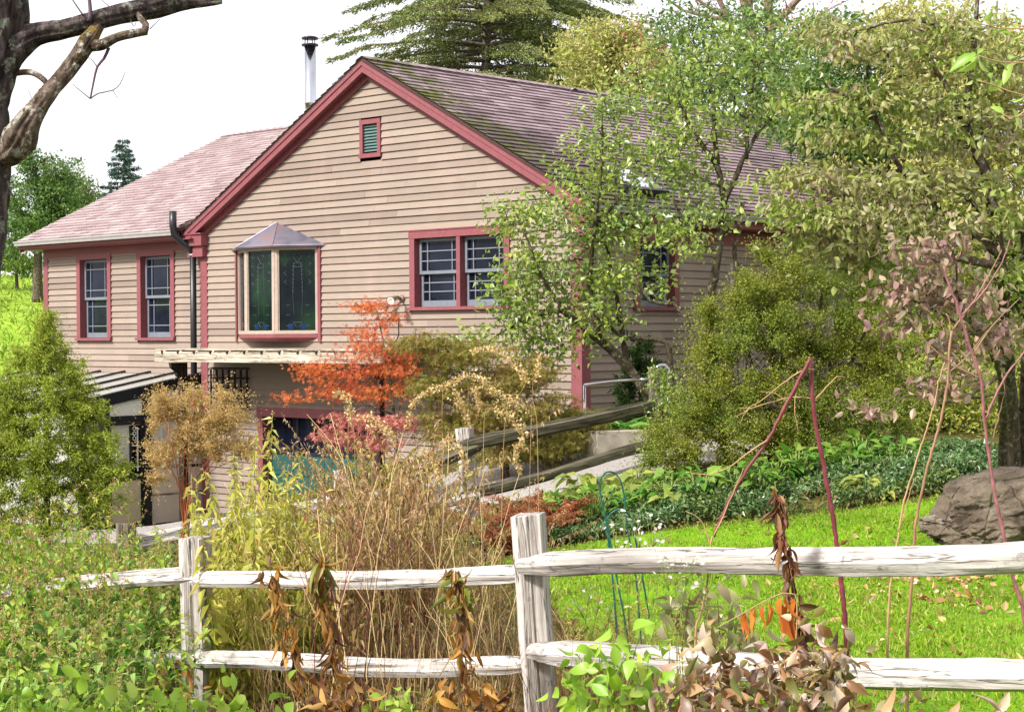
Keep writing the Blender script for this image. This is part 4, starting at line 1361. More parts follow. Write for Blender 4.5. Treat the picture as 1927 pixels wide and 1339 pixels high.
bump_limb(mb, [U(20, 140, d5 + .02), U(46, 136, d5), U(66, 139, d5 - .02), U(84, 152, d5 - .03), U(92, 168, d5 - .03)], [6 * px_m, 6 * px_m, 6 * px_m, 6 * px_m, 5 * px_m], 16, k=16, depth=.18)
mb.build('limb', bark('lichen_bark', (58, 46, 38), (132, 116, 102), (176, 172, 156), (12, 12, 12), 1.0, (122, 98, 40)), bare, True, base=bt0)
TWIG = plain('grey_twig', srgb(96, 78, 88), .8, .2)
def tw(pts, r0, r1, dd=0.0):
    c_ = spline([U(x, y, d5 + dd) for x, y in pts], .03)
    MB().tube(c_, np.linspace(r0, r1, len(c_)) * px_m, 6).build('twig', TWIG, bare, True, base=bt0)
tw([(205, 90), (196, 110), (183, 126), (176, 155), (170, 186)], 3.2, 1.6)
tw([(170, 186), (185, 176), (212, 170), (226, 158), (236, 135)], 1.5, .6); tw([(170, 186), (150, 170), (136, 158)], 1.2, .5); tw([(212, 170), (222, 186)], .9, .4)
tw([(168, 40), (170, 20), (167, -10), (163, -60)], 4.2, 3); tw([(157, 30), (146, 14), (134, -4), (120, -30)], 1.8, 1); tw([(183, 126), (172, 112), (160, 106)], 1, .4)
tw([(282, 55), (292, 45), (302, 36)], 1.1, .5); tw([(70, 232), (72, 244), (70, 240)], 1.2, .7); tw([(85, 215), (75, 205), (62, 190), (52, 166)], 1.1, .4); tw([(246, 40), (252, 50), (256, 42)], 1.1, .6)
tw([(215, 20), (200, 8), (180, -10)], 1.2, .6); tw([(330, -8), (320, -20), (300, -60)], 1.6, 1)

# --- far trees -----------------------------------------------------------
BARK_B = bark('brown_bark', (58, 46, 36), (104, 90, 76), (124, 126, 110), (10, 10, 4))
BARK_G = bark('grey_bark', (82, 72, 64), (136, 124, 112), (150, 152, 138), (12, 12, 4))
def leafy_tree(name, label, cat, base, limbs, blobs, mat, bmat, seed, n, sig, L, asp=(.5, .65), kind='dia', tip=.004, group=None, maxr=.03, sag=0.0, droop=.3, flat=.7, curl=.3, upn=.6, shell=.35, parts=('trunk', 'crown'), out=True, oc=.6):
    """limbs: list of (control points, r0, r1); blobs as for blob_pts"""
    t = thing(name, label, cat, base, 0, group)
    sk = Skel(seed)
    for c_, r0, r1 in limbs: sk.limb(c_, r0, r1)
    g = rng(seed + 500)
    cen = blob_pts(g, blobs, shell)
    cen = cen[cen[:, 2] > gz(cen[:, 0], cen[:, 1]) + .03]
    e = sk.grow(cen, tip, maxr=maxr, sag=sag)
    sk.mb.build(parts[0], bmat, t, True, base=base)
    mb = MB()
    foliage(mb, g, cen, n, sig, L, asp, kind, droop, e if out else None, oc, curl, flat, upn)
    mb.build(parts[1], mat, t, base=base)
    return t
GREEN_FAR = leafmat('green_far_leaf', [(84, 116, 50), (106, 136, 64), (72, 102, 44), (128, 154, 84), (98, 126, 54)], [(64, 92, 40), (114, 140, 72), (88, 114, 50)], .3, .5, .35, .8)
b = GD(72, 60)
leafy_tree('broadleaf_tree', 'rounded green tree on the hill behind the house wing', 'tree', b, [([b, U(72, 470, 60), U(80, 380, 60), U(84, 300, 60)], .2, .05), ([U(74, 450, 60), U(40, 400, 60), U(20, 360, 59.5)], .1, .03), ([U(76, 430, 60), U(120, 390, 60.5), U(140, 350, 60)], .1, .03)],
           [(88, 330, 60, 46, 52, 1.0, 40), (60, 380, 60, 55, 60, 1.2, 46), (115, 390, 60, 48, 60, 1.2, 44), (30, 430, 60, 40, 45, 1.0, 26), (90, 440, 60, 68, 38, 1.2, 44), (50, 300, 60, 20, 24, .6, 10), (130, 345, 60, 20, 26, .6, 12)], GREEN_FAR, BARK_B, 101, 85, .15, (.07, .14))
b = GD(150, 90)
leafy_tree('broadleaf_tree', 'small pale tree between the round green tree and the spruce', 'tree', b, [([b, U(150, 430, 90), U(152, 345, 90)], .14, .04)],
           [(152, 370, 90, 22, 34, .8, 26), (170, 400, 90, 28, 30, .8, 22)], leafmat('pale_far_leaf', [(110, 128, 70), (136, 146, 92), (92, 112, 60)], None, .3), BARK_G, 102, 60, .22, (.12, .22))
b = GD(34, 66)
leafy_tree('hill_shrub', 'bushy shrub on the hill under the round tree', 'shrub', b, [([b, U(30, 500, 66), U(32, 470, 66)], .08, .03)],
           [(20, 490, 66, 40, 22, .8, 24), (55, 500, 66, 22, 14, .6, 12), (-30, 470, 66, 40, 40, 1, 20)], leafmat('hill_leaf', [(98, 124, 40), (124, 146, 60), (84, 108, 36)], None, .3), BARK_B, 103, 60, .16, (.09, .18), parts=('stem', 'foliage'))

def conifer(name, label, base, top, R0, mat, bmat, seed, whorls, per, L, W, droop, dens, h0=.08, power=.85, gap=0.0, r_tr=.16):
    """a trunk with whorls of branches that carry flat sprays of needles"""
    g = rng(seed)
    t = thing(name, label, 'tree', base)
    H = top - base
    mbw = MB()
    n = 14
    tp = base + H * np.linspace(0, 1, n)[:, None] + g.normal(0, .03, (n, 3))
    mbw.tube(tp, np.linspace(r_tr, .012, n), 9)
    mbl = MB()
    for i in range(whorls):
        f = h0 + (1 - h0) * (i / whorls)
        rad = R0 * (1 - f) ** power + .12
        p0 = base + H * f
        for j in range(per):
            if g.uniform() < gap: continue
            a = g.uniform(0, 2 * math.pi)
            l = rad * g.uniform(.6, 1.12)
            d = np.array([math.cos(a), math.sin(a), 0.])
            m_ = 9
            tt = np.linspace(0, 1, m_)
            pts = p0 + d * (tt[:, None] * l) + np.array([0, 0, 1.0]) * ((.10 * tt - droop * tt ** 2) * l)[:, None] + g.normal(0, .02, (m_, 3)) * l * tt[:, None] * .6
            mbw.tube(pts, np.linspace(.012 + .012 * l, .004, m_), 4, cap=False)
            ns = int(l * dens)
            u = g.uniform(.12, 1, ns) ** .8
            ip = np.stack([np.interp(u, tt, pts[:, c_]) for c_ in range(3)], -1)
            sd = np.cross(d, (0, 0, 1.0))
            sgn = g.choice([-1, 1], ns)
            sl = (.34 * l * (1 - u) + .12) * g.uniform(.3, 1, ns)
            for k in range(3):
                v = g.uniform(0, 1, ns)
                q = ip + (sd * sgn[:, None] * .8 + d * .55) * (sl * v)[:, None] + np.array([0, 0, -1.0]) * (sl * v * v * droop * .9 + np.abs(g.normal(0, .03, ns)))[:, None] + g.normal(0, .03, (ns, 3))
                D = nrm(sd * sgn[:, None] * .7 + d * .7 + g.normal(0, .35, (ns, 3)) + np.array([0, 0, -.25]))
                leaves(mbl, q, D, rdir(g, ns, 1.4), g.uniform(*L, ns), g.uniform(*W, ns), 'dia', .2)
    mbw.build('trunk', bmat, t, True, base=base)
    mbl.build('crown', mat, t, base=base)
    return t
SPRUCE = leafmat('spruce_needle', [(66, 92, 82), (84, 108, 98), (52, 76, 68), (104, 126, 116)], None, .1, .6)
b = GD(232, 80)
conifer('spruce_tree', 'blue green spruce behind the roof of the house wing', b, U(232, 257, 80), 2.2, SPRUCE, BARK_B, 111, 30, 6, (.10, .22), (.035, .07), .05, 46, .05, .95, .08, .12)
HEML = leafmat('hemlock_needle', [(98, 116, 62), (120, 136, 76), (138, 148, 88), (80, 98, 56), (154, 158, 98)], [(140, 142, 72), (104, 122, 78), (158, 152, 92)], .2, .6, .3, .5)
b = GD(918, 45)
conifer('hemlock_tree', 'tall dark hemlock with drooping tiers rising behind the ridge', b, U(912, -420, 45), 7.6, HEML, BARK_G, 112, 70, 8, (.06, .15), (.022, .048), .24, 60, .12, .8, .22, .24)
b = GD(1030, 52)
conifer('hemlock_tree', 'thinner hemlock half hidden right of the tall dark one', b, U(1040, -360, 52), 4.8, leafmat('hemlock_pale', [(118, 132, 74), (140, 150, 90), (100, 114, 62)], None, .2, .6), BARK_G, 113, 46, 5, (.09, .18), (.025, .05), .22, 46, .12, .75, .12, .16)
YEL = leafmat('yellowing_leaf', [(166, 168, 80), (188, 180, 108), (142, 152, 66), (200, 188, 140), (156, 150, 92)], [(146, 160, 68), (188, 170, 122), (166, 174, 84)], .35, .5, .3, .7)
b = GD(1150, 38)
leafy_tree('broadleaf_tree', 'loose yellowing tree behind the middle of the main roof', 'tree', b, [([b, U(1150, 250, 38), U(1140, 120, 38), U(1120, 40, 38)], .16, .03), ([U(1150, 260, 38), U(1220, 140, 38), U(1260, 60, 38.5)], .1, .02), ([U(1150, 300, 38), U(1090, 180, 38)], .09, .02)],
           [(1110, 110, 38, 60, 60, 1.2, 46), (1190, 90, 38, 70, 60, 1.2, 52), (1150, 180, 38, 80, 45, 1.2, 48), (1240, 150, 38, 60, 60, 1.2, 36), (1080, 190, 38, 40, 30, 1, 18), (1180, 240, 38, 70, 40, 1.0, 36), (1280, 230, 38.5, 50, 50, 1, 26)], YEL, BARK_G, 121, 60, .2, (.07, .14))
b = GD(1425, 34)
bt = thing('bare_tree', 'tall tree with bare tan limbs behind the right end of the roof', 'tree', b)
sk = Skel(131)
for c_, r0, r1 in (([(1425, 700), (1424, 400), (1420, 200), (1412, 80), (1400, -80)], .2, .1), ([(1430, 420), (1446, 240), (1452, 120), (1445, 0), (1450, -120)], .15, .08),
                   ([(1415, 110), (1370, 30), (1330, -40)], .08, .04), ([(1448, 60), (1500, 0), (1560, -60)], .08, .04), ([(1412, 60), (1396, 0), (1380, -60)], .06, .03), ([(1452, 140), (1500, 60), (1560, 20)], .05, .02),
                   ([(1380, 40), (1290, 20), (1230, -20)], .045, .015), ([(1360, 30), (1300, -10), (1260, -60)], .04, .015), ([(1424, 300), (1470, 200), (1520, 130)], .05, .015)):
    sk.limb([U(x, y, 34) for x, y in c_], r0, r1, 8, .25, .02)
g = rng(132)
sk.grow(blob_pts(g, [(1300, 40, 34, 110, 50, 1.5, 60), (1400, 60, 34, 120, 60, 1.5, 60), (1500, 40, 34, 90, 60, 1.5, 50), (1260, 100, 34, 60, 40, 1, 26)], .1), .007, maxr=.02)
sk.mb.build('trunk', bark('tan_bark', (96, 78, 66), (150, 128, 112), None, (10, 10, 4)), bt, True, base=b)
mb = MB()
cen = blob_pts(g, [(1560, 75, 34, 70, 26, .6, 18), (1530, 70, 33.5, 40, 16, .5, 14)], .1)
foliage(mb, g, cen, 34, .12, (.06, .12), (.4, .6))
foliage(mb, g, blob_pts(g, [(1300, 60, 34, 130, 60, 1.5, 40), (1450, 40, 34, 120, 60, 1.5, 30)], .1), 5, .2, (.06, .11), (.4, .6))
mb.build('crown', leafmat('salmon_leaf', [(196, 116, 104), (172, 88, 84), (206, 140, 122), (150, 110, 80)], None, .3), bt, base=b)
# the wall of greenery behind the right side of the garden
for i, (px, d, lab, blobs, mat_, L) in enumerate((
    (1375, 31, 'thin airy green tree rising behind the ridge beside the bare limbs', [(1290, 60, 31, 80, 50, 1.2, 26), (1370, 130, 31, 90, 60, 1.3, 34), (1460, 120, 31, 80, 60, 1.2, 30), (1310, 170, 31, 70, 50, 1.1, 26), (1480, 220, 31, 80, 50, 1.1, 30), (1420, 40, 31, 90, 40, 1.2, 22), (1540, 170, 31, 60, 60, 1.1, 24)], 0, (.06, .12)),
    (1620, 27, 'tall mixed green tree right of the roof end', [(1560, 170, 27, 80, 60, 1.2, 40), (1650, 120, 27, 90, 70, 1.2, 46), (1620, 240, 27, 120, 60, 1.4, 60), (1540, 260, 27, 60, 50, 1, 26), (1680, 330, 27, 90, 60, 1.2, 40), (1580, 60, 27, 70, 40, 1, 18)], 0, (.06, .11)),
    (1800, 25, 'broad yellow green tree filling the upper right behind the dogwood', [(1760, 60, 25, 110, 70, 1.4, 60), (1880, 130, 25, 100, 90, 1.4, 60), (1780, 200, 25, 110, 80, 1.4, 60), (1900, 280, 25, 80, 80, 1.2, 46), (1770, 330, 25, 110, 60, 1.2, 50), (1860, 400, 25, 100, 60, 1.2, 46), (1720, 420, 25, 80, 50, 1, 32)], 1, (.06, .11)),
    (1720, 24, 'light green bush behind the dogwood trunk', [(1700, 640, 24, 90, 70, 1.0, 50), (1800, 600, 24, 80, 70, 1.0, 44), (1880, 660, 24, 80, 80, 1.0, 44), (1760, 740, 24, 110, 70, 1.0, 60), (1880, 780, 24, 80, 60, 1.0, 40), (1640, 780, 24, 60, 60, .8, 28), (1820, 500, 24, 90, 50, 1.0, 34)], 2, (.05, .10)),
    (1760, 19.5, 'low olive bush between the spirea and the dogwood trunk', [(1720, 790, 19.5, 60, 50, .6, 40), (1800, 790, 19.5, 70, 50, .7, 44), (1870, 800, 19.5, 60, 50, .6, 34), (1760, 730, 19.5, 70, 40, .6, 34), (1840, 720, 19.5, 60, 40, .6, 26), (1930, 790, 19.5, 60, 60, .6, 30)], 2, (.03, .065)),
    (1980, 30, 'dark bush closing the right edge behind the yard', [(1960, 500, 30, 120, 120, 1.5, 60), (1950, 700, 30, 120, 110, 1.5, 60), (1800, 420, 31, 130, 80, 1.5, 40)], 0, (.08, .14)))):
    mts = ('green_far_leaf', 'yellowing_leaf', None)[mat_]
    mt = bpy.data.materials[mts] if mts else leafmat('light_green_leaf', [(140, 158, 56), (162, 172, 74), (118, 140, 46), (178, 180, 96)], [(128, 150, 50), (168, 160, 74)], .4)
    b = GD(px, d)
    zz = [bb[1] for bb in blobs]
    limbs = [([b, U(px, (700 + min(zz)) / 2, d), U(px + 20, min(zz), d)], .12, .02)] + [([U(px, 640, d), U((px + bb[0]) / 2, (640 + bb[1]) / 2, d), U(bb[0], bb[1], bb[2])], .06, .02) for bb in blobs[::2]]
    leafy_tree('broadleaf_tree' if 'tree' in lab.split(' ')[:5] else 'bush', lab, 'tree' if 'tree' in lab.split(' ')[:5] else 'bush', b, limbs, blobs, mt, BARK_B, 140 + i, 70 if i else 46, .17 if i else .22, L, parts=('trunk', 'crown') if 'tree' in lab.split(' ')[:5] else ('stem', 'foliage'))

# --- lilac in front of the house corner ----------------------------------
LIL = leafmat('lilac_leaf', [(108, 138, 54), (132, 158, 68), (154, 174, 80), (84, 114, 50), (172, 188, 94), (118, 144, 86), (146, 162, 112)], [(160, 178, 62), (118, 146, 82), (180, 186, 86)], .4, .34, .6, 1.1)
LBARK = bark('lilac_bark', (52, 44, 34), (98, 88, 68), (120, 122, 96), (14, 14, 5), .8)
dl = 19.3
b = GD(1262, dl)
lp = lambda *a: [U(x, y, dl + (a[-1] if not isinstance(a[-1], tuple) else 0)) for x, y in [q for q in a if isinstance(q, tuple)]]
leafy_tree('lilac_shrub', 'leaning green lilac in front of the house corner', 'shrub', b,
    [([b] + lp((1215, 740), (1180, 690), (1130, 640), (1085, 605), (1050, 575)), .075, .03), (lp((1128, 640), (1110, 540), (1118, 430), (1130, 330), (1135, 210), -.1), .035, .012), (lp((1180, 690), (1160, 560), (1140, 460), (1120, 400), .15), .035, .012),
     (lp((1085, 605), (1030, 540), (990, 450), (970, 400), -.2), .028, .01), (lp((1060, 585), (990, 600), (920, 640)), .02, .008), (lp((1118, 430), (1160, 380), (1200, 330)), .02, .008), ([b] + lp((1262, 700), (1250, 640), (1180, 636), (1130, 600)), .04, .02)],
    [(1132, 240, dl, 62, 60, .4, 30), (1105, 320, dl, 58, 45, .4, 24), (1010, 410, dl, 55, 42, .35, 28), (955, 410, dl, 24, 40, .25, 14), (1105, 420, dl, 80, 45, .45, 42), (1000, 500, dl, 60, 46, .35, 36), (1100, 520, dl, 85, 55, .5, 58), (950, 560, dl - .1, 30, 40, .25, 14),
     (1000, 590, dl, 72, 48, .4, 46), (1110, 600, dl, 85, 44, .4, 46), (895, 650, dl - .2, 45, 22, .25, 16), (1010, 655, dl, 70, 30, .35, 22), (1180, 320, dl, 55, 55, .4, 26), (1195, 430, dl, 55, 45, .4, 24), (1205, 520, dl, 48, 45, .4, 20), (1160, 190, dl, 40, 40, .3, 14)],
    LIL, LBARK, 151, 17, .12, (.042, .088), (.55, .72), droop=.5)
b = GD(1330, 18.8)
dl = 18.8
leafy_tree('lilac_shrub', 'taller lilac with several mossy stems right of the house corner', 'shrub', b,
    [([b] + lp((1322, 700), (1328, 600), (1352, 480), (1362, 380), (1348, 300)), .075, .03), (lp((1362, 380), (1400, 300), (1432, 240), (1480, 200)), .035, .012), (lp((1348, 310), (1300, 240), (1270, 160)), .03, .01), (lp((1350, 310), (1340, 200), (1330, 100)), .03, .01),
     (lp((1405, 300), (1410, 200), (1430, 110)), .022, .008), (lp((1350, 480), (1290, 420), (1262, 360)), .028, .01), ([b + (.08, .05, 0)] + lp((1385, 560), (1384, 460), (1400, 380), .1), .04, .02), ([b + (.2, 0, 0)] + lp((1290, 600), (1225, 565), (1190, 520), .05), .04, .015)],
    [(1270, 160, dl, 58, 50, .4, 26), (1335, 100, dl, 58, 50, .4, 26), (1300, 230, dl, 78, 60, .5, 38), (1390, 210, dl, 58, 60, .4, 28), (1430, 110, dl, 50, 42, .4, 18), (1290, 330, dl, 66, 55, .45, 32), (1350, 400, dl, 52, 36, .4, 20), (1258, 420, dl, 38, 40, .35, 16),
     (1490, 90, dl, 60, 50, .4, 22), (1480, 190, dl, 46, 40, .4, 16), (1240, 290, dl, 40, 50, .35, 16), (1300, 455, dl - .2, 40, 28, .3, 10), (1540, 60, dl, 40, 30, .3, 10)],
    LIL, LBARK, 152, 17, .12, (.042, .088), (.55, .72), droop=.5)

# --- olive spirea mass ----------------------------------------------------
OLV = leafmat('olive_leaf', [(120, 130, 34), (142, 148, 46), (98, 110, 30), (164, 160, 68), (110, 122, 48), (134, 138, 40)], [(104, 130, 34), (150, 146, 80), (116, 138, 38), (84, 108, 34)], .35, .5, .3, 1.6)
d = 16.4
b = GD(1470, d)
lp = lambda *a: [U(x, y, d) for x, y in a]
t = thing('spirea_bush', 'huge ragged olive green fine leaved bush beside the house', 'bush', b)
sk = Skel(161)
for c_, r0, r1 in [([b] + lp((1460, 780), (1450, 640), (1440, 520)), .04, .01), ([b] + lp((1400, 790), (1350, 690), (1330, 590)), .04, .01), ([b] + lp((1540, 780), (1600, 680), (1640, 600)), .04, .01), ([b] + lp((1500, 720), (1540, 600), (1550, 500)), .04, .01), ([b] + lp((1380, 840), (1310, 800), (1280, 760)), .03, .008), ([b] + lp((1580, 840), (1640, 790), (1670, 740)), .03, .008),
     ([b] + lp((1420, 700), (1390, 600), (1385, 520)), .03, .008), (lp((1560, 690), (1620, 690), (1655, 680), (1690, 660), (1710, 655)), .05, .028)]: sk.limb(c_, r0, r1)
g = rng(661)
cen = blob_pts(g, [(1440, 540, d, 66, 44, .5, 16), (1535, 520, d, 70, 44, .5, 17), (1385, 585, d, 56, 50, .45, 13), (1610, 585, d, 70, 50, .5, 16), (1350, 660, d, 50, 60, .4, 14), (1440, 640, d - .1, 90, 66, .6, 27), (1550, 640, d - .1, 95, 66, .6, 27), (1655, 660, d, 50, 56, .4, 12),
     (1370, 740, d - .2, 80, 60, .6, 22), (1480, 745, d - .3, 100, 66, .6, 30), (1600, 745, d - .2, 90, 66, .6, 23), (1300, 780, d - .2, 56, 50, .45, 14), (1420, 830, d - .4, 110, 46, .5, 25), (1550, 825, d - .3, 110, 48, .5, 23), (1290, 850, d - .3, 60, 42, .4, 12), (1660, 800, d, 54, 50, .4, 10), (1700, 740, d, 30, 40, .3, 5),
     (1430, 482, d, 22, 26, .2, 3), (1505, 472, d, 24, 22, .2, 3), (1395, 525, d, 18, 24, .2, 3), (1570, 486, d, 26, 24, .2, 3), (1635, 530, d, 24, 26, .2, 3), (1345, 600, d, 16, 24, .2, 3), (1690, 640, d, 26, 26, .2, 3), (1250, 815, d - .2, 20, 30, .25, 3), (1480, 500, d, 30, 20, .2, 3)], .25)
cen = cen[cen[:, 2] > gz(cen[:, 0], cen[:, 1]) + .03]
e = sk.grow(cen, .0024, maxr=.013)
sk.mb.build('stem', BARK_B, t, True, base=b)
mb = MB()
ctr = U(1470, 760, d)
o = cen - ctr; o[:, 2] *= .5
o = nrm(.8 * nrm(o) + .6 * e + np.array([0, 0, .55]))
fronds(mb, g, cen, o, 340, (.016, .040), (.010, .022), .55, .36, .35, 10, .026)
mb.build('foliage', OLV, t, base=b)

# --- dogwood --------------------------------------------------------------
DOG = leafmat('dogwood_leaf', [(108, 134, 44), (134, 156, 58), (152, 166, 74), (92, 118, 40), (168, 174, 90), (124, 142, 52), (162, 148, 108)], [(162, 152, 94), (172, 152, 120), (142, 116, 104), (208, 194, 168), (140, 150, 62), (130, 102, 94), (124, 142, 52)], .35, .45, .4, 1.5)
d = 12.0
b = GD(1908, 13.6)
lp = lambda *a: [U(x, y, d) for x, y in a]
lz = lambda dz, *a: [U(x, y, d + dz) for x, y in a]
leafy_tree('dogwood_tree', 'dogwood with tiers of drooping mauve and olive leaves', 'tree', b,
    [([b, U(1900, 780, 13.4), U(1892, 640, 12.9)] + lp((1880, 480), (1858, 350), (1818, 245)), .075, .035), (lp((1818, 245), (1790, 180), (1762, 130), (1740, 80)), .024, .010), (lp((1818, 245), (1822, 180), (1832, 110), (1840, -20)), .028, .014), ([b + (.14, .1, 0), U(1928, 780, 13.5), U(1935, 600, 13)] + lz(.3, (1930, 430)), .06, .03),
     (lz(-.1, (1880, 480), (1800, 420), (1720, 350), (1685, 300), (1655, 235), (1600, 190), (1555, 155)), .03, .009), (lz(-.1, (1660, 245), (1645, 205), (1636, 170)), .012, .006), (lz(-.3, (1880, 500), (1780, 480), (1680, 440), (1580, 410), (1480, 400)), .032, .01),
     (lz(-.5, (1890, 640), (1820, 600), (1760, 560), (1700, 540)), .024, .008), (lz(.2, (1870, 420), (1760, 330), (1640, 325), (1530, 330)), .022, .007), (lp((1835, 60), (1700, 40), (1600, 60)), .016, .006), (lz(-.2, (1890, 700), (1820, 745), (1770, 755), (1720, 740), (1680, 770)), .016, .005), (lz(-.2, (1800, 748), (1720, 720), (1680, 700)), .010, .004)],
    [(1590, 190, d, 95, 24, .5, 44), (1660, 90, d, 100, 28, .5, 46), (1780, 60, d, 90, 30, .5, 40), (1590, 60, d + .2, 60, 22, .4, 16), (1720, 190, d, 110, 28, .5, 46), (1870, 120, d, 70, 34, .5, 30), (1860, 220, d, 70, 34, .5, 28), (1600, 255, d, 110, 16, .4, 40), (1760, 265, d, 110, 22, .5, 40),
     (1520, 335, d, 95, 20, .5, 46), (1650, 350, d - .2, 110, 24, .5, 54), (1800, 350, d, 100, 26, .5, 40), (1500, 395, d - .3, 60, 26, .4, 28), (1590, 410, d - .4, 100, 34, .5, 60), (1720, 420, d - .3, 100, 34, .5, 50), (1850, 420, d, 80, 36, .5, 36), (1890, 520, d, 60, 44, .5, 26), (1640, 460, d - .4, 60, 24, .35, 22), (1560, 465, d - .3, 40, 16, .3, 12), (1500, 445, d - .2, 40, 14, .3, 10), (1600, 500, d - .2, 50, 20, .3, 14), (1680, 500, d - .3, 60, 26, .35, 20), (1740, 560, d + .3, 60, 34, .4, 18), (1860, 600, d + .4, 60, 50, .4, 20)],
    DOG, BARK_B, 171, 14, .095, (.038, .074), (.42, .6), 'blade', droop=.95, flat=.38, curl=.5, tip=.003, maxr=.016, upn=.25, oc=.35)
MAUVE = leafmat('mauve_leaf', [(146, 112, 104), (124, 94, 92), (164, 132, 112), (110, 98, 70), (138, 124, 96), (176, 148, 128)], None, .3, .45, .4)
b = GD(1885, 13.2)
d = 9.8
leafy_tree('dogwood_tree', 'slimmer dogwood whose big mauve leaves hang out over the lawn', 'tree', b,
    [([b, U(1888, 800, 12.6), U(1882, 700, 11.6), U(1850, 640, 10.3), U(1800, 560, d), U(1760, 490, d)], .04, .008), ([U(1850, 640, 10.3), U(1780, 600, d), U(1720, 560, d)], .012, .005), ([U(1890, 740, 11.1), U(1800, 750, d + .2), U(1720, 730, d), U(1660, 760, d)], .010, .004), ([U(1800, 560, d), U(1800, 500, d), U(1790, 450, d)], .008, .004)],
    [(1760, 470, d, 75, 30, .25, 22), (1720, 545, d, 75, 30, .25, 20), (1800, 560, d, 70, 36, .25, 16), (1700, 600, d, 50, 24, .25, 10), (1790, 650, d, 80, 26, .25, 10), (1660, 770, d, 40, 14, .15, 4), (1760, 730, d, 60, 18, .15, 7), (1880, 600, d, 50, 50, .25, 12), (1800, 700, d, 60, 20, .2, 7)],
    MAUVE, BARK_B, 172, 10, .07, (.045, .082), (.42, .55), 'blade', droop=1.2, flat=.5, curl=.5, tip=.0025, maxr=.008, upn=.1, oc=.2)

# --- Japanese maples --------------------------------------------------------
ORG = leafmat('orange_maple_leaf', [(204, 104, 46), (216, 128, 50), (196, 88, 56), (220, 144, 62), (172, 84, 56), (210, 112, 66)], [(194, 82, 66), (210, 104, 66), (216, 136, 54), (170, 94, 66)], .4, .5, .3, 1.4)
d = 20.4
b = GD(748, d)
lp = lambda *a: [U(x, y, d) for x, y in a]
leafy_tree('japanese_maple', 'small orange Japanese maple before the garage door', 'tree', b,
    [([b] + lp((744, 830), (738, 740), (722, 660), (712, 590)), .03, .008), (lp((738, 745), (680, 700), (600, 690)), .016, .005), (lp((740, 780), (690, 760), (640, 745)), .014, .005), (lp((728, 680), (750, 630), (752, 590)), .012, .004), (lp((742, 800), (760, 740), (765, 690)), .012, .004)],
    [(694, 580, d, 38, 13, .28, 15), (724, 604, d, 28, 14, .25, 11), (690, 632, d, 34, 16, .28, 12), (690, 664, d, 60, 20, .4, 28), (732, 692, d, 46, 22, .4, 24), (640, 704, d, 64, 20, .4, 28), (582, 692, d, 38, 8, .22, 9), (728, 738, d, 44, 22, .36, 20), (650, 738, d, 64, 18, .4, 26), (566, 746, d, 36, 6, .2, 7), (762, 665, d, 16, 28, .2, 8)],
    ORG, BARK_B, 181, 19, .10, (.03, .056), (.5, .6), 'palm', droop=.5, flat=.35, upn=1.2, tip=.002, maxr=.01, curl=.2)
PNK = leafmat('pink_maple_leaf', [(186, 104, 102), (198, 122, 112), (168, 90, 86), (204, 138, 108), (154, 94, 80)], None, .35)
b = GD(690, 18.0); d = 18.0
leafy_tree('japanese_maple', 'low pinkish red maple below the orange one', 'tree', b,
    [([b] + lp((692, 860), (690, 810)), .02, .008), (lp((691, 850), (740, 800), (760, 770)), .01, .004), (lp((691, 850), (640, 820), (610, 800)), .01, .004)],
    [(690, 792, d, 56, 12, .35, 16), (640, 815, d, 46, 11, .3, 13), (740, 795, d, 36, 14, .3, 11), (700, 835, d, 56, 12, .35, 14)],
    PNK, BARK_B, 182, 28, .08, (.035, .06), (.5, .6), 'palm', droop=.5, flat=.35, upn=1.2, tip=.002, maxr=.008, curl=.2)
LAC = leafmat('laceleaf', [(124, 116, 40), (146, 130, 52), (104, 104, 34), (156, 118, 72), (134, 100, 66), (116, 124, 42)], [(106, 112, 30), (150, 126, 72), (124, 126, 42)], .35, .5, .3, 1.3)
d = 18.2
b = GD(950, d)
leafy_tree('laceleaf_maple', 'wide mounded olive brown laceleaf maple behind the mossy fence', 'shrub', b,
    [([b] + lp((948, 850), (930, 770), (880, 700)), .045, .012), (lp((948, 850), (1000, 790), (1060, 790)), .03, .008), (lp((940, 810), (850, 760), (790, 740)), .025, .007), (lp((930, 770), (960, 710), (980, 680)), .02, .006), (lp((900, 720), (840, 670), (800, 640)), .014, .005)],
    [(800, 645, d, 52, 20, .4, 30), (870, 670, d, 70, 28, .5, 44), (950, 720, d, 80, 34, .6, 56), (1030, 775, d, 60, 34, .5, 40), (850, 735, d, 75, 32, .5, 50), (930, 790, d - .2, 100, 32, .6, 62), (1050, 835, d, 55, 26, .45, 30), (1000, 700, d, 50, 24, .4, 18), (840, 800, d, 60, 30, .4, 30), (1100, 800, d + .2, 46, 24, .4, 18), (980, 850, d, 90, 24, .5, 34)],
    LAC, BARK_B, 183, 34, .095, (.03, .06), (.4, .5), 'palm', droop=.6, flat=.32, upn=1.1, tip=.002, maxr=.012, curl=.3)

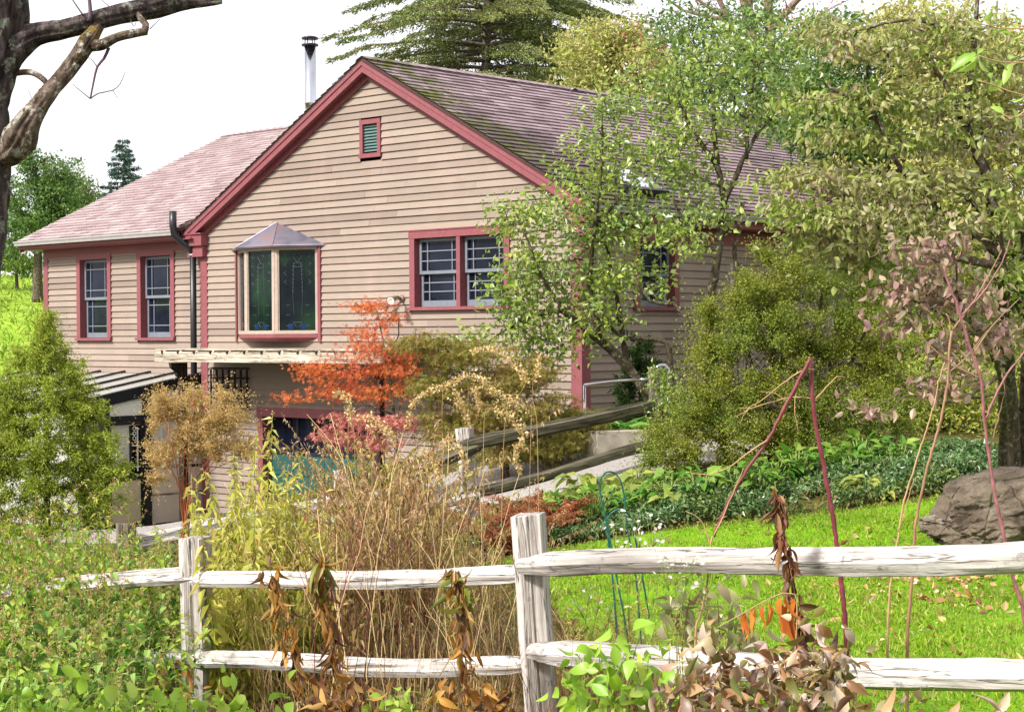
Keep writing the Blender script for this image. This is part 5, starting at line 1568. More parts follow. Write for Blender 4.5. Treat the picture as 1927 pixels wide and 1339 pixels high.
# --- evergreens near the house ---------------------------------------------
def spray_bush(name, label, cat, base, blobs, mat, bmat, seed, nspray, L, W, axis_px, d, tip=.002, r=.03, fan=.5, ln=.16, up=.25, droop=.4, group=None):
    """feathery sprays pointing away from the plant's axis"""
    g = rng(seed)
    t = thing(name, label, cat, base, 0, group)
    sk = Skel(seed)
    top = min(blobs, key=lambda q: q[1])
    ax = [base, U(axis_px, (top[1] + 900) / 2, d), U(top[0], top[1] - top[4] * .6, d)]
    sk.limb(ax, r, .006)
    cen = blob_pts(g, blobs, .55)
    cen = cen[cen[:, 2] > gz(cen[:, 0], cen[:, 1])]
    sk.grow(cen, tip, maxr=.010, sag=.1)
    sk.mb.build('trunk', bmat, t, True, base=base)
    axp = np.array(sk.P[:40])
    mb = MB()
    j = np.argmin(np.linalg.norm(cen[:, None, 2:] - axp[None, :, 2:], axis=2), axis=1)
    o = cen - axp[j]; o[:, 2] *= .3
    o = nrm(o + g.normal(0, .25, o.shape)) + np.array([0, 0, up])
    fronds(mb, g, cen, o, nspray, L, W, fan, ln, droop)
    mb.build('crown', mat, t, base=base)
    return t
ARB = leafmat('cypress_spray', [(138, 158, 48), (164, 178, 60), (114, 136, 42), (184, 190, 78), (146, 162, 54), (122, 138, 56)], [(110, 132, 44), (174, 182, 62), (150, 156, 58)], .3, .5, .3, 1.7)
d = 14.6
b = GD(85, d)
spray_bush('golden_cypress', 'feathery yellow green cypress in front of the greenhouse', 'tree', b,
    [(90, 604, d, 8, 20, .08, 9), (88, 640, d, 22, 22, .12, 16), (92, 682, d, 42, 26, .2, 28), (36, 690, d, 24, 22, .15, 9), (138, 705, d, 24, 22, .18, 12), (84, 735, d, 72, 28, .32, 48), (10, 750, d, 40, 30, .3, 22), (158, 765, d, 30, 22, .22, 16), (88, 790, d, 92, 30, .42, 57), (0, 815, d, 60, 34, .36, 28),
     (178, 830, d, 38, 18, .26, 19), (95, 845, d, 108, 26, .46, 60), (-40, 870, d, 60, 44, .4, 28), (196, 885, d, 40, 16, .28, 17), (80, 895, d, 120, 28, .5, 64), (90, 940, d, 126, 26, .5, 54), (70, 985, d, 120, 22, .5, 41), (-70, 780, d, 40, 60, .4, 22)],
    ARB, BARK_B, 191, 150, (.018, .05), (.006, .012), 88, d, r=.04, ln=.24, fan=.55)
b = GD(1204, 20.6)
spray_bush('dwarf_conifer', 'narrow dark green conifer against the side wall', 'tree', b, [(1206, 668, 20.6, 22, 26, .15, 20), (1206, 710, 20.6, 36, 30, .25, 30), (1200, 755, 20.6, 44, 34, .3, 36), (1195, 790, 20.6, 44, 20, .3, 20)],
    leafmat('conifer_spray', [(48, 76, 30), (64, 94, 34), (38, 60, 26), (84, 108, 44)], None, .2), BARK_B, 192, 56, (.04, .09), (.010, .02), 1204, 20.6, up=.8, droop=.1)
b = GD(1150, 21.2)
TAN = leafmat('tan_thread_leaf', [(196, 164, 112), (214, 184, 132), (178, 144, 92), (224, 198, 150), (162, 146, 82), (190, 170, 96)], [(168, 160, 84), (216, 184, 132), (192, 154, 104)], .4, .55, .25, 1.5)
d = 12.6
b = GD(348, d)
g = rng(195)
t = thing('threadleaf_plant', 'feathery tan plant on reddish stems before the greenhouse', 'plant', b)
sk = Skel(195)
for top in ((300, 740), (330, 735), (365, 742), (400, 770), (440, 760), (465, 800), (290, 830), (300, 880), (410, 850), (450, 860), (380, 800), (345, 780)):
    c_ = [b + g.normal(0, .09, 3) * (1, 1, 0), U(348 + (top[0] - 348) * .15, 930, d), U(348 + (top[0] - 348) * .6, (top[1] + 900) / 2, d + g.normal(0, .15)), U(*top, d + g.normal(0, .25))]
    sk.limb(c_, .0055, .002, 5, .1, .006)
bl = [(318, 768, d, 30, 26, .22, 21), (362, 752, d, 22, 16, .2, 11), (432, 790, d, 34, 26, .22, 26), (392, 800, d, 30, 26, .22, 18), (312, 862, d, 30, 18, .2, 17), (350, 820, d, 26, 24, .2, 13), (452, 842, d, 22, 22, .2, 13), (395, 850, d, 36, 20, .22, 17), (290, 800, d, 12, 20, .12, 5), (300, 900, d, 18, 8, .14, 5), (420, 745, d, 14, 12, .1, 5)]
cen = blob_pts(g, bl, .3)
e = sk.grow(cen, .0012, maxr=.004)
sk.mb.build('stem', plain('reddish_stem', srgb(150, 84, 50), .6, .3, 0, .2), t, True, base=b)
mb = MB()
fronds(mb, g, cen, e + np.array([0, 0, .5]), 130, (.016, .04), (.004, .009), .6, .2, .15, 9)
mb.build('foliage', TAN, t, base=b)

# ---------------------------------------------------------------- soil cover (nobody could count it)
UND = leafmat('undergrowth_leaf', [(92, 112, 40), (120, 108, 62), (140, 112, 74), (78, 100, 34), (116, 86, 54), (150, 132, 88), (100, 124, 46), (96, 74, 48)], [(120, 96, 60), (88, 106, 40), (140, 116, 80)], .3, .55, .25, 1.2)
g = rng(301)
N = 60000
d = 5.2 + 12 * g.uniform(0, 1, N) ** 1.2
px = g.uniform(-150, 2080, N)
X = (px - 963) / FPX * d; Y = d
k = ~inside(X, Y, LAWN) & ~near_drive(X, Y)
X, Y = X[k], Y[k]; n = len(X)
P = np.stack([X, Y, gz(X, Y) + g.uniform(0, .07, n)], -1)
mb = MB()
l = g.uniform(.025, .07, n)
leaves(mb, P, rdir(g, n, .25), rdir(g, n, 1.0), l, l * g.uniform(.3, .7, n), 'dia', g.normal(.2, .6, n))
tag(mb.build('undergrowth', UND), 'low leaves and leaf litter covering the bare garden soil', 'undergrowth', None, 'stuff')

def mnoise_cut(X, Y):
    return np.array([mnoise.noise((x * 1.6, y * 1.6, 3.3)) + .5 * mnoise.noise((x * 5, y * 5, 1.3)) > -.30 for x, y in zip(X, Y)])
PACH = leafmat('pachysandra_leaf', [(62, 94, 46), (82, 114, 58), (48, 78, 38), (108, 138, 82), (72, 102, 52), (136, 158, 112)], [(60, 88, 40), (112, 128, 64)], .2, .35, .5, 2)
bed = np.array([G(*q)[:2] for q in ((885, 1046), (1000, 1040), (1100, 1022), (1290, 994), (1440, 981), (1600, 959), (1775, 936), (1905, 905), (1880, 872), (1700, 868), (1560, 896), (1400, 915), (1250, 950), (1060, 990), (900, 1010))])
N = 60000
X = g.uniform(bed[:, 0].min(), bed[:, 0].max(), N); Y = g.uniform(bed[:, 1].min(), bed[:, 1].max(), N)
k = inside(X, Y, bed); X, Y = X[k], Y[k]; n = len(X)
k = mnoise_cut(X, Y) ; X, Y = X[k], Y[k]; n = len(X)
hgt = .06 + .085 * (np.sin(X * 3.3 + np.sin(Y * 2.1)) * np.sin(Y * 2.9) + 1)
P = np.stack([X, Y, gz(X, Y) + hgt * g.uniform(.3, 1.05, n)], -1)
mb = MB(); l = g.uniform(.03, .06, n)
leaves(mb, P, rdir(g, n, .1), rdir(g, n, 1.2), l, l * g.uniform(.4, .6, n), 'dia', g.normal(.3, .3, n))
tag(mb.build('pachysandra', PACH), 'dark green pachysandra strip bordering the lawn', 'ground cover', None, 'stuff')

FALL = leafmat('fallen_leaf', [(190, 150, 96), (210, 176, 122), (150, 104, 62), (226, 206, 176), (170, 122, 70), (128, 90, 60)], None, .25, .5)
N = 520
pp = []
while len(pp) < N:
    px, py = (g.uniform(1050, 1940), g.uniform(990, 1330)) if g.uniform() < .4 else (g.normal(1780, 130), g.normal(1105, 30))
    if py < 960 or px > 1990: continue
    q = G(px, py)
    if inside(np.array([q[0]]), np.array([q[1]]), LAWN)[0]: pp.append(q + (0, 0, g.uniform(.03, .055)))
P = np.array(pp); n = len(P); l = g.uniform(.03, .075, n)
mb = MB(); leaves(mb, P, rdir(g, n, 0, .25), rdir(g, n, 1.6), l, l * g.uniform(.4, .7, n), 'ova', g.normal(.3, .5, n))
tag(mb.build('fallen_leaves', FALL), 'dry fallen leaves scattered on the lawn', 'leaves', None, 'stuff')

# ---------------------------------------------------------------- herb builders
def bent(g, h, lean=.15, n=10, droop=0.0):
    a = g.uniform(0, 2 * math.pi)
    t = np.linspace(0, 1, n)
    dx = lean * h * t ** 1.7
    z = h * t - droop * h * t ** 3
    p = np.stack([math.cos(a) * dx, math.sin(a) * dx, z], -1)
    p[1:] += g.normal(0, .006 * h, (n - 1, 3))
    return p
def along(p, u):
    n = len(p)
    return np.stack([np.interp(u * (n - 1), np.arange(n), p[:, i]) for i in range(3)], -1)
def weed(name, label, cat, seed, h, ns, leaf, mats, L, asp, step, group=None, droop=.35, lo=.1, kind='ova', seeds=True, spread=.09, lean=.15, r=.003, taper=.6, curl=.5, branch=0, seed_l=(.006, .013)):
    g = rng(seed)
    t = thing(name, label, cat, (0, 0, 0), 0, group)
    ms, ml, mh = MB(), MB(), MB()
    for i in range(ns):
        hh = h * g.uniform(.7, 1.05)
        p = bent(g, hh, lean) + np.array([*g.normal(0, spread, 2), 0]) * (1 if ns > 1 else 0)
        stems = [(p, 1.0)]
        for b_ in range(branch):
            u = g.uniform(.35, .9)
            o = along(p, np.array([u]))[0]
            q = bent(g, hh * (1 - u) * g.uniform(.6, 1.1) + .06, .9) + o
            stems.append((q, .6))
        for q, f in stems:
            ms.tube(q, np.linspace(r * f, r * f * .45, len(q)), 5)
            ln = np.linalg.norm(q[-1] - q[0])
            nn = max(2, int(ln / step))
            u = np.repeat(np.linspace(lo if f == 1 else .1, .97, nn), 2) + g.normal(0, .01, 2 * nn)
            u = np.clip(u, 0, 1)
            a = np.repeat(np.arange(nn) * 1.6 + g.uniform(0, 6), 2) + np.tile([0, math.pi], nn) + g.normal(0, .4, 2 * nn)
            P = along(q, u)
            D = np.stack([np.cos(a), np.sin(a), g.normal(.25, .25, 2 * nn) - droop], -1)
            l = g.uniform(*L, 2 * nn) * (1 - taper * np.abs(u - .45) * 1.3) * (1 if f == 1 else .75)
            leaves(ml, P, D, np.array([0, 0, 1.0]) + g.normal(0, .35, (2 * nn, 3)), l, l * g.uniform(*asp, 2 * nn), kind, g.normal(curl, .3, 2 * nn))
            if seeds:
                m_ = 26 if f == 1 else 12
                u = g.uniform(.86, 1.02, m_)
                P = along(q, np.clip(u, 0, 1)) + g.normal(0, .006, (m_, 3)) + np.array([0, 0, 1.]) * (np.maximum(0, u - 1) * .3)[:, None]
                leaves(mh, P, rdir(g, m_, .6), rdir(g, m_), g.uniform(*seed_l, m_), g.uniform(.004, .007, m_))
    ms.build('stem', mats[0], t, True)
    ml.build('foliage', mats[1], t)
    if seeds: mh.build('seed_head', mats[2], t)
    return t
G_STEM = plain('green_stem', srgb(112, 128, 62), .6, .3, 0, .2)
D_STEM = plain('dark_stem', srgb(86, 60, 48), .7, .2, 0, .25, 20)
B_STEM = plain('brown_stem', srgb(128, 96, 66), .7, .2, 0, .25, 20)
R_STEM = plain('red_stem', srgb(108, 46, 52), .5, .35, 0, .4, 26)
T_STEM = plain('straw_stem', srgb(168, 136, 98), .7, .2, 0, .2, 20)
SEEDM = leafmat('seed_fluff', [(168, 130, 82), (196, 160, 108), (142, 104, 66), (212, 184, 136)], None, .3, .7)
WEEDM = leafmat('weed_leaf', [(112, 146, 34), (136, 170, 44), (90, 124, 34), (164, 188, 66), (122, 156, 46), (188, 198, 92)], [(100, 138, 34), (172, 184, 64)], .42, .5, .25, 2)
WEED2 = leafmat('weed_leaf_dark', [(76, 116, 36), (98, 140, 44), (62, 98, 34), (124, 160, 60), (152, 178, 96)], None, .38, .5, .25)
YELM = leafmat('yellow_lance_leaf', [(192, 192, 76), (210, 206, 104), (160, 170, 62), (218, 208, 126), (178, 156, 80), (200, 208, 108)], [(176, 168, 72), (208, 212, 116)], .45, .45, .3, 2)
DRYM = leafmat('dry_leaf', [(164, 128, 86), (200, 166, 118), (118, 82, 58), (222, 196, 150), (150, 132, 74), (90, 62, 48), (176, 116, 86)], [(176, 160, 90), (126, 88, 64), (206, 182, 136)], .35, .6, .2, 2)
DRYG = leafmat('dry_green_leaf', [(150, 148, 66), (178, 168, 86), (126, 126, 56), (196, 178, 108), (156, 126, 72), (206, 196, 130)], None, .4, .5)

def scatter(protos, spots, seed, group=None, sc=(.85, 1.15), tilt=.08, label=None):
    g = rng(seed)
    for i, q in enumerate(spots):
        pr = protos[i % len(protos)]
        s_ = q[3] if len(q) > 3 else g.uniform(*sc)
        loc = (q[0], q[1], gz(q[0], q[1]) - .02)
        if i < len(protos):
            pr.location = tuple(float(x) for x in loc); pr.rotation_euler = (g.normal(0, tilt), g.normal(0, tilt), g.uniform(0, 6.28)); pr.scale = (s_,) * 3
        else:
            dup(pr, loc, g.uniform(0, 6.28), s_, label, group, (g.normal(0, tilt), g.normal(0, tilt)))
def at(px, d):
    p = GD(px, d)
    return (p[0], p[1], p[2])
def top_scale(px, d, py, h):
    """the scale that brings a plant of height h standing at (px, d) up to photo row py"""
    p = GD(px, d)
    return (U(px, py, d)[2] - p[2]) / h

# leafy weeds on the left
LW = 'leafy green weed with a small seed spike in the patch left of the fence'
gw = 'leafy weeds in the patch left of the fence'
pro = [weed('leafy_weed', LW, 'weed', 310 + i, .95, 3, None, (G_STEM, WEEDM if i % 2 == 0 else WEED2, SEEDM), (.05, .105), (.45, .7), .07, gw, spread=.10, seed_l=(.010, .022)) for i in range(4)]
g = rng(311); spots = []
for i in range(215):
    d = 6.0 + 5.2 * g.uniform() ** 1.0
    px = g.uniform(-60, 330)
    lim = np.interp(px, [-60, 150, 230, 330], [975, 985, 1010, 1060]) + g.uniform(0, 75) - (g.uniform() < .12) * 55
    lim += max(0, 8.6 - d) * np.interp(px, [-60, 100, 200, 330], [55, 75, 105, 130])
    s_ = top_scale(px, d, lim, 1.0)
    if s_ > .12: spots.append((*at(px, d), min(1.25, s_)))
for i in range(70):
    px = g.uniform(-60, 440); d = g.uniform(10.6, 12.6)
    spots.append((*at(px, d), top_scale(px, d, g.uniform(958, 1015), 1.0)))
scatter(pro, spots, 312, gw)
sp2 = []
for i in range(26):
    px = g.uniform(-40, 330); d = g.uniform(7.5, 11)
    sp2.append((*at(px, d), top_scale(px, d, g.uniform(925, 1010) + max(0, px - 150) * .4, 1.25)))
gt = 'tall seedy stems above the leafy weeds'
scatter([weed('seedy_weed', 'tall browning seedy stem rising above the leafy weeds on the left', 'weed', 318 + i, 1.25, 1, None, (B_STEM, WEED2 if i else WEEDM, SEEDM), (.04, .08), (.3, .45), .06, gt, branch=5, seed_l=(.010, .02), kind='dia', curl=.8) for i in range(2)], sp2, 313, gt)
# yellow green lance-leaved stalks
YW = 'yellow green stalk of lance leaves among the dry stems'
pro = [weed('lance_leaved_stalk', YW, 'plant', 330 + i, 1.3, 2, None, (G_STEM, YELM, SEEDM), (.075, .125), (.22, .34), .03, 'yellow green lance leaved stalks', droop=.45, spread=.06, taper=.7, kind='dia', curl=.6, lean=.1) for i in range(3)]
spots = []
g = rng(333)
for px, py in ((440, 830), (452, 790), (470, 770), (492, 880), (520, 890), (560, 930), (585, 940), (610, 960), (430, 900), (445, 900), (462, 820), (478, 850), (495, 900), (512, 905), (530, 930), (455, 960), (480, 940), (505, 980), (530, 960), (548, 990), (570, 1000), (590, 1010), (640, 980), (556, 860), (610, 930), (430, 1000), (500, 1020), (545, 1030), (475, 1020), (1075, 1150), (1050, 1180)):
    d = g.uniform(8.7, 9.4) if px < 900 else 8.2
    for k in range(2 + (py > 860)):
        spots.append((*at(px + g.normal(0, 18), d + g.normal(0, .15)), top_scale(px, d, py + g.uniform(-20, 50), 1.3)))
scatter(pro, spots, 334, 'yellow green lance leaved stalks')
# dry brown stalks
DW = 'dry brown branching stalk in the faded border behind the fence'
gd_ = 'dry stalks in the faded border'
pro = [weed('dry_stalk', DW, 'plant', 340 + i, 1.4, 2, None, (D_STEM if i % 2 else B_STEM, DRYM if i < 2 else DRYG, SEEDM), (.03, .075), (.3, .55), .04, gd_, droop=.5, spread=.07, kind='dia', curl=1.0, branch=4, lean=.12, r=.003) for i in range(5)]
g = rng(345); spots = []
for i in range(74):
    px = (g.normal(715, 105) if i % 3 else g.uniform(430, 960)) if i % 6 else g.uniform(1000, 1300)
    d = g.uniform(8.2, 11.5) if px < 975 else g.uniform(7.5, 8.6)
    top = np.interp(px, [430, 500, 600, 650, 700, 760, 850, 900, 975, 1000, 1300], [1010, 980, 950, 850, 800, 810, 900, 970, 1010, 1100, 1150]) + abs(g.normal(0, 120))
    s_ = top_scale(px, d, top, 1.4)
    if s_ > .15: spots.append((*at(px, d), s_))
scatter(pro, spots, 346, gd_, tilt=.12)
# seedy plumes standing above the dry stalks
PLUME = leafmat('plume_seed', [(206, 176, 124), (226, 202, 156), (180, 146, 98), (236, 218, 180), (158, 124, 80), (196, 150, 112)], None, .35, .7)
gp = 'seedy plumes in the faded border'
pro = [weed('seed_plume', 'upright stalk tipped with a loose cream seed plume in the faded border', 'plant', 365 + i, 1.4, 1, None, (B_STEM, DRYG if i % 2 else DRYM, PLUME), (.03, .07), (.2, .4), .04, gp, droop=.6, kind='dia', curl=1.0, branch=7, lean=.16, r=.003, seed_l=(.010, .022)) for i in range(3)]
g = rng(368); spots = []
for i in range(38):
    px = g.normal(690, 130)
    d = g.uniform(8.0, 10.2)
    top = np.interp(px, [430, 500, 600, 650, 700, 760, 850, 900, 975], [980, 930, 880, 770, 740, 780, 860, 930, 980]) + abs(g.normal(0, 90))
    spots.append((*at(px, d), top_scale(px, d, top, 1.4)))
scatter(pro, spots, 369, gp, tilt=.14)
# bare leaning stems
def stem_bunch(seed, n, h, mat, label, group):
    g = rng(seed)
    t = thing('dry_stem_bunch', label, 'plant', (0, 0, 0), 0, group)
    mb = MB()
    for i in range(n):
        p = bent(g, h * g.uniform(.55, 1.05), g.uniform(.05, .45), 9) + np.array([*g.normal(0, .09, 2), 0])
        mb.tube(p, np.linspace(g.uniform(.002, .0042), .001, 9), 5)
        if g.uniform() < .6:
            o = along(p, np.array([g.uniform(.5, .8)]))[0]
            q = bent(g, h * .22, .9, 6) + o
            mb.tube(q, np.linspace(.0016, .0007, 6), 4)
    mb.build('stem', mat, t, True)
    return t
gsb = 'bare dry stems in the faded border'
PALE_ST = plain('pale_stem', srgb(206, 178, 130), .7, .2, 0, .2, 20)
pro = [stem_bunch(501 + i, 7, 1.35, (PALE_ST, D_STEM, PALE_ST, R_STEM)[i], ('bunch of bare straw stems standing in the faded border', 'bunch of bare dark brown stems standing in the faded border', 'bunch of bare straw stems standing in the faded border', 'bunch of bare dark red stems standing in the faded border')[i], gsb) for i in range(4)]
g = rng(505); spots = []
for i in range(64):
    px = g.uniform(430, 985) if i % 5 else g.uniform(1020, 1290)
    d = g.uniform(7.6, 10.2) if px < 985 else g.uniform(7.2, 8.2)
    top = np.interp(px, [430, 500, 600, 700, 800, 985, 1000, 1300], [960, 940, 900, 800, 820, 980, 1060, 1100]) + abs(g.normal(0, 120))
    spots.append((*at(px, d), top_scale(px, d, top, 1.35)))
scatter(pro, spots, 506, None, tilt=.1)
# straw grass tufts
def tuft(name, label, cat, seed, n, h, mat, group, spread=.12, w=(.003, .006)):
    g = rng(seed)
    t = thing(name, label, cat, (0, 0, 0), 0, group)
    mb = MB()
    for i in range(n):
        p = bent(g, h * g.uniform(.4, 1.1), g.uniform(.1, .7), 7, g.uniform(0, .25)) + np.array([*g.normal(0, spread, 2), 0])
        sd = nrm(np.cross(p[-1] - p[0], rdir(g, 1)[0]))
        ww = g.uniform(*w) * np.linspace(1, .1, 7)[:, None]
        v = np.vstack([p - sd * ww / 2, p + sd * ww / 2])
        mb.add(v, q=[[j, j + 1, 7 + j + 1, 7 + j] for j in range(6)])
    mb.build('foliage', mat, t)
    return t
STRAW = leafmat('straw_blade', [(176, 138, 94), (204, 174, 126), (142, 102, 70), (146, 132, 76), (112, 76, 54), (170, 156, 98), (122, 84, 60)], None, .35, .6)
gs = 'straw coloured grass tufts under the fence'
pro = [tuft('grass_tuft', 'straw coloured tuft of dead grass under the split rail fence', 'grass tuft', 350 + i, 46, .62, STRAW, gs) for i in range(3)]
spots = [(*at(px, d), s_) for px, d, s_ in zip(rng(351).uniform(400, 1010, 48), rng(352).uniform(6.2, 9.6, 48), rng(353).uniform(.5, 1.15, 48))]
spots += [(*at(px, d), s_) for px, d, s_ in zip(rng(354).uniform(180, 420, 14), rng(355).uniform(6.2, 7.4, 14), rng(356).uniform(.4, .8, 14))]
spots += [(*at(px, d), s_) for px, d, s_ in zip(rng(357).uniform(1020, 1280, 22), rng(358).uniform(7.0, 8.2, 22), rng(359).uniform(.6, 1.1, 22))]
scatter(pro, spots, 360, gs)

# arching seed stalks ------------------------------------------------------
CREAMS = leafmat('cream_seed', [(206, 178, 116), (224, 202, 148), (186, 150, 92), (232, 214, 172), (170, 140, 78)], None, .3, .7)
def seed_stalk(label, path, head_from, d, seed, dens=1000, r=.0028, base_px=None, ln=(.009, .020), thick=.017):
    g = rng(seed)
    c_ = [U(x, y, d) for x, y in path]
    b_ = GD(base_px if base_px is not None else path[0][0], d)
    ctrl = [b_] + c_
    t = thing('seed_stalk', label, 'plant', b_)
    p = spline(ctrl, .03)
    mb = MB(); mb.tube(p, np.linspace(r, .001, len(p)), 5); mb.build('stem', T_STEM, t, True, base=b_)
    i0 = int(np.argmin(np.linalg.norm(p - c_[head_from], axis=1)))
    h = p[i0:]
    L_ = np.linalg.norm(np.diff(h, axis=0), axis=1).sum()
    n = int(L_ * dens)
    u = g.uniform(0, 1, n)
    P = along(h, u) + g.normal(0, thick, (n, 3)) * (1.05 - .75 * u)[:, None]
    l = g.uniform(*ln, n)
    mb = MB(); leaves(mb, P, rdir(g, n, .3), rdir(g, n), l, l * g.uniform(.5, .9, n), 'dia', g.normal(0, .5, n))
    mb.build('seed_head', CREAMS, t, base=b_)
seed_stalk('highest arching cream seed stalk, curling left below the lilac', [(950, 800), (979, 740), (990, 715), (976, 692), (956, 673), (929, 658), (905, 657), (889, 663)], 2, 9.4, 401, base_px=935)
seed_stalk('long cream seed stalk making the widest arch over the border', [(1010, 786), (990, 769), (959, 753), (926, 732), (899, 711), (875, 708), (842, 724), (801, 739), (775, 763), (766, 803)], 1, 9.2, 402, base_px=1012)
seed_stalk('cream seed stalk hanging straight down inside the widest arch', [(832, 800), (838, 730), (850, 714), (858, 735), (864, 757), (875, 778), (886, 802)], 3, 9.3, 403, base_px=835)
seed_stalk('cream seed stalk bending down beside the leaning pale post', [(910, 830), (918, 775), (932, 768), (959, 786), (979, 806), (983, 824), (970, 855), (979, 890)], 2, 9.0, 404, base_px=905)
seed_stalk('short upright cream seed spike right of the arches', [(1001, 756), (1008, 715), (1016, 668)], 1, 9.6, 405, base_px=985, thick=.009)
seed_stalk('small drooping seed stalk left of the wide arch', [(655, 830), (660, 795), (672, 785), (700, 788), (722, 805)], 2, 9.4, 406, base_px=650)
seed_stalk('short hanging seed tail between the two arches', [(880, 790), (886, 738), (893, 728), (899, 748), (903, 775)], 2, 9.35, 407, base_px=878, thick=.008)
seed_stalk('tall seed stalk bending left beside the orange maple', [(668, 860), (662, 790), (652, 750), (640, 738), (628, 744)], 1, 9.7, 408, base_px=672)
seed_stalk('seed stalk nodding right over the pink maple', [(700, 900), (690, 830), (700, 800), (730, 810), (745, 840)], 2, 9.0, 409, base_px=702)
seed_stalk('low nodding seed stalk in front of the garage door', [(760, 960), (770, 880), (790, 850), (815, 862), (828, 900)], 2, 8.9, 410, base_px=752)
seed_stalk('seed stalk sagging to the right below the wide arch', [(820, 960), (818, 880), (832, 838), (850, 830), (868, 850), (880, 890)], 2, 8.8, 411, base_px=822)

# red and tan bare stems by the lawn ----------------------------------------
def bare_stems(name, label, d, base_px, runs, mat, tipmat=None):
    b_ = GD(base_px, d)
    t = thing(name, label, 'plant', b_)
    mb, mt = MB(), MB()
    for pts, r0, r1, dd in runs:
        c_ = [U(x, y, d + dd) for x, y in pts]
        if pts[0][1] > 1150:
            c_ = [GD(pts[0][0] + (pts[0][0] - pts[1][0]) * .4, d + dd)] + c_
        p = spline(c_, .02)
        n = len(p)
        rr = .82 * np.linspace(r0, r1, n) * d / FPX
        rr = rr * (1 + .18 * (np.abs(((np.arange(n) * .02) % .13) - .065) < .008))
        p = p + rng(int(pts[0][0])).normal(0, .0011, p.shape)
        (mb if r0 > 2.4 or tipmat is None else mt).tube(p, rr, 8)
    mb.build('stem', mat, t, True, base=b_)
    if mt.v: mt.build('twig', tipmat, t, True, base=b_)
OR_STEM = plain('orange_stem', srgb(140, 104, 78), .5, .4, 0, .25, 14)
PINK_STEM = plain('pink_stem', srgb(136, 86, 88), .5, .35, 0, .4, 26)
bare_stems('red_stalk', 'broken dark red stalk with its snapped top hanging down left', 6.9, 1594, [
    ([(1592, 1200), (1585, 1110), (1572, 1000), (1560, 930), (1545, 850), (1531, 770), (1526, 674)], 6.2, 4.6, 0),
    ([(1526, 674), (1500, 722), (1470, 780), (1445, 828), (1410, 878), (1372, 940), (1342, 1010)], 4.6, 3.0, -.03),
    ([(1532, 694), (1508, 698), (1472, 722), (1440, 748), (1412, 765)], 1.8, .8, -.02), ([(1530, 750), (1490, 747), (1452, 756), (1416, 766), (1392, 768)], 1.8, .7, 0), ([(1533, 752), (1556, 728), (1575, 708), (1592, 710)], 1.8, .8, 0),
    ([(1444, 828), (1410, 850), (1370, 880), (1330, 892), (1300, 890)], 2.0, .8, -.04), ([(1412, 764), (1400, 780), (1392, 800)], 1, .5, -.02), ([(1415, 766), (1396, 778), (1382, 784)], 1, .5, -.02), ([(1498, 738), (1495, 770), (1500, 800), (1502, 812)], 1, .6, -.03), ([(1485, 758), (1460, 740), (1430, 736)], 1, .5, -.03)], R_STEM, T_STEM)
bare_stems('pink_stalk', 'tall pinkish stalk forking near the dogwood at the right edge', 6.45, 1935, [
    ([(1930, 1180), (1905, 1080), (1883, 980), (1866, 890), (1853, 800), (1846, 715), (1828, 660), (1806, 590), (1788, 540), (1775, 500)], 5.6, 2.4, 0),
    ([(1855, 790), (1880, 730), (1905, 690), (1935, 655)], 3, 1.8, 0), ([(1808, 595), (1850, 550), (1885, 495), (1900, 450)], 2.6, 1.2, 0), ([(1862, 860), (1874, 800), (1890, 740), (1886, 700)], 2, .8, .02), ([(1846, 712), (1800, 690), (1750, 650), (1710, 600)], 2, .8, .02), ([(1832, 665), (1870, 610), (1920, 560)], 1.8, .8, 0)], PINK_STEM, OR_STEM)
bare_stems('tan_stalk', 'tan stalk with forked top left of the pinkish stalk', 6.7, 1706, [
    ([(1708, 1200), (1716, 1090), (1724, 980), (1745, 880), (1770, 790), (1783, 720), (1786, 660), (1791, 622)], 4.4, 2.6, 0),
    ([(1791, 622), (1830, 570), (1870, 500), (1885, 470)], 2.2, .9, 0), ([(1791, 622), (1786, 600), (1780, 590)], 2, 1, 0), ([(1786, 700), (1820, 670), (1860, 620)], 1.7, .7, 0)], OR_STEM)
bare_stems('tan_stalk', 'thinner tan stalk leaning beside the forked one', 6.75, 1668, [
    ([(1671, 1180), (1678, 1080), (1690, 1010), (1702, 940), (1730, 850), (1755, 770), (1768, 710), (1778, 680)], 3.2, 1.4, 0), ([(1690, 1000), (1706, 950), (1720, 900)], 1.5, .6, 0)], T_STEM)
bare_stems('tan_stalk', 'short tan stalk under the snapped red top', 6.85, 1306, [
    ([(1308, 1205), (1320, 1150), (1332, 1090), (1338, 1020), (1342, 1008)], 3.2, 2.2, 0), ([(1338, 1030), (1320, 980), (1290, 960)], 1.6, .7, 0), ([(1342, 1010), (1365, 960), (1400, 880)], 1.6, .7, 0)], T_STEM)

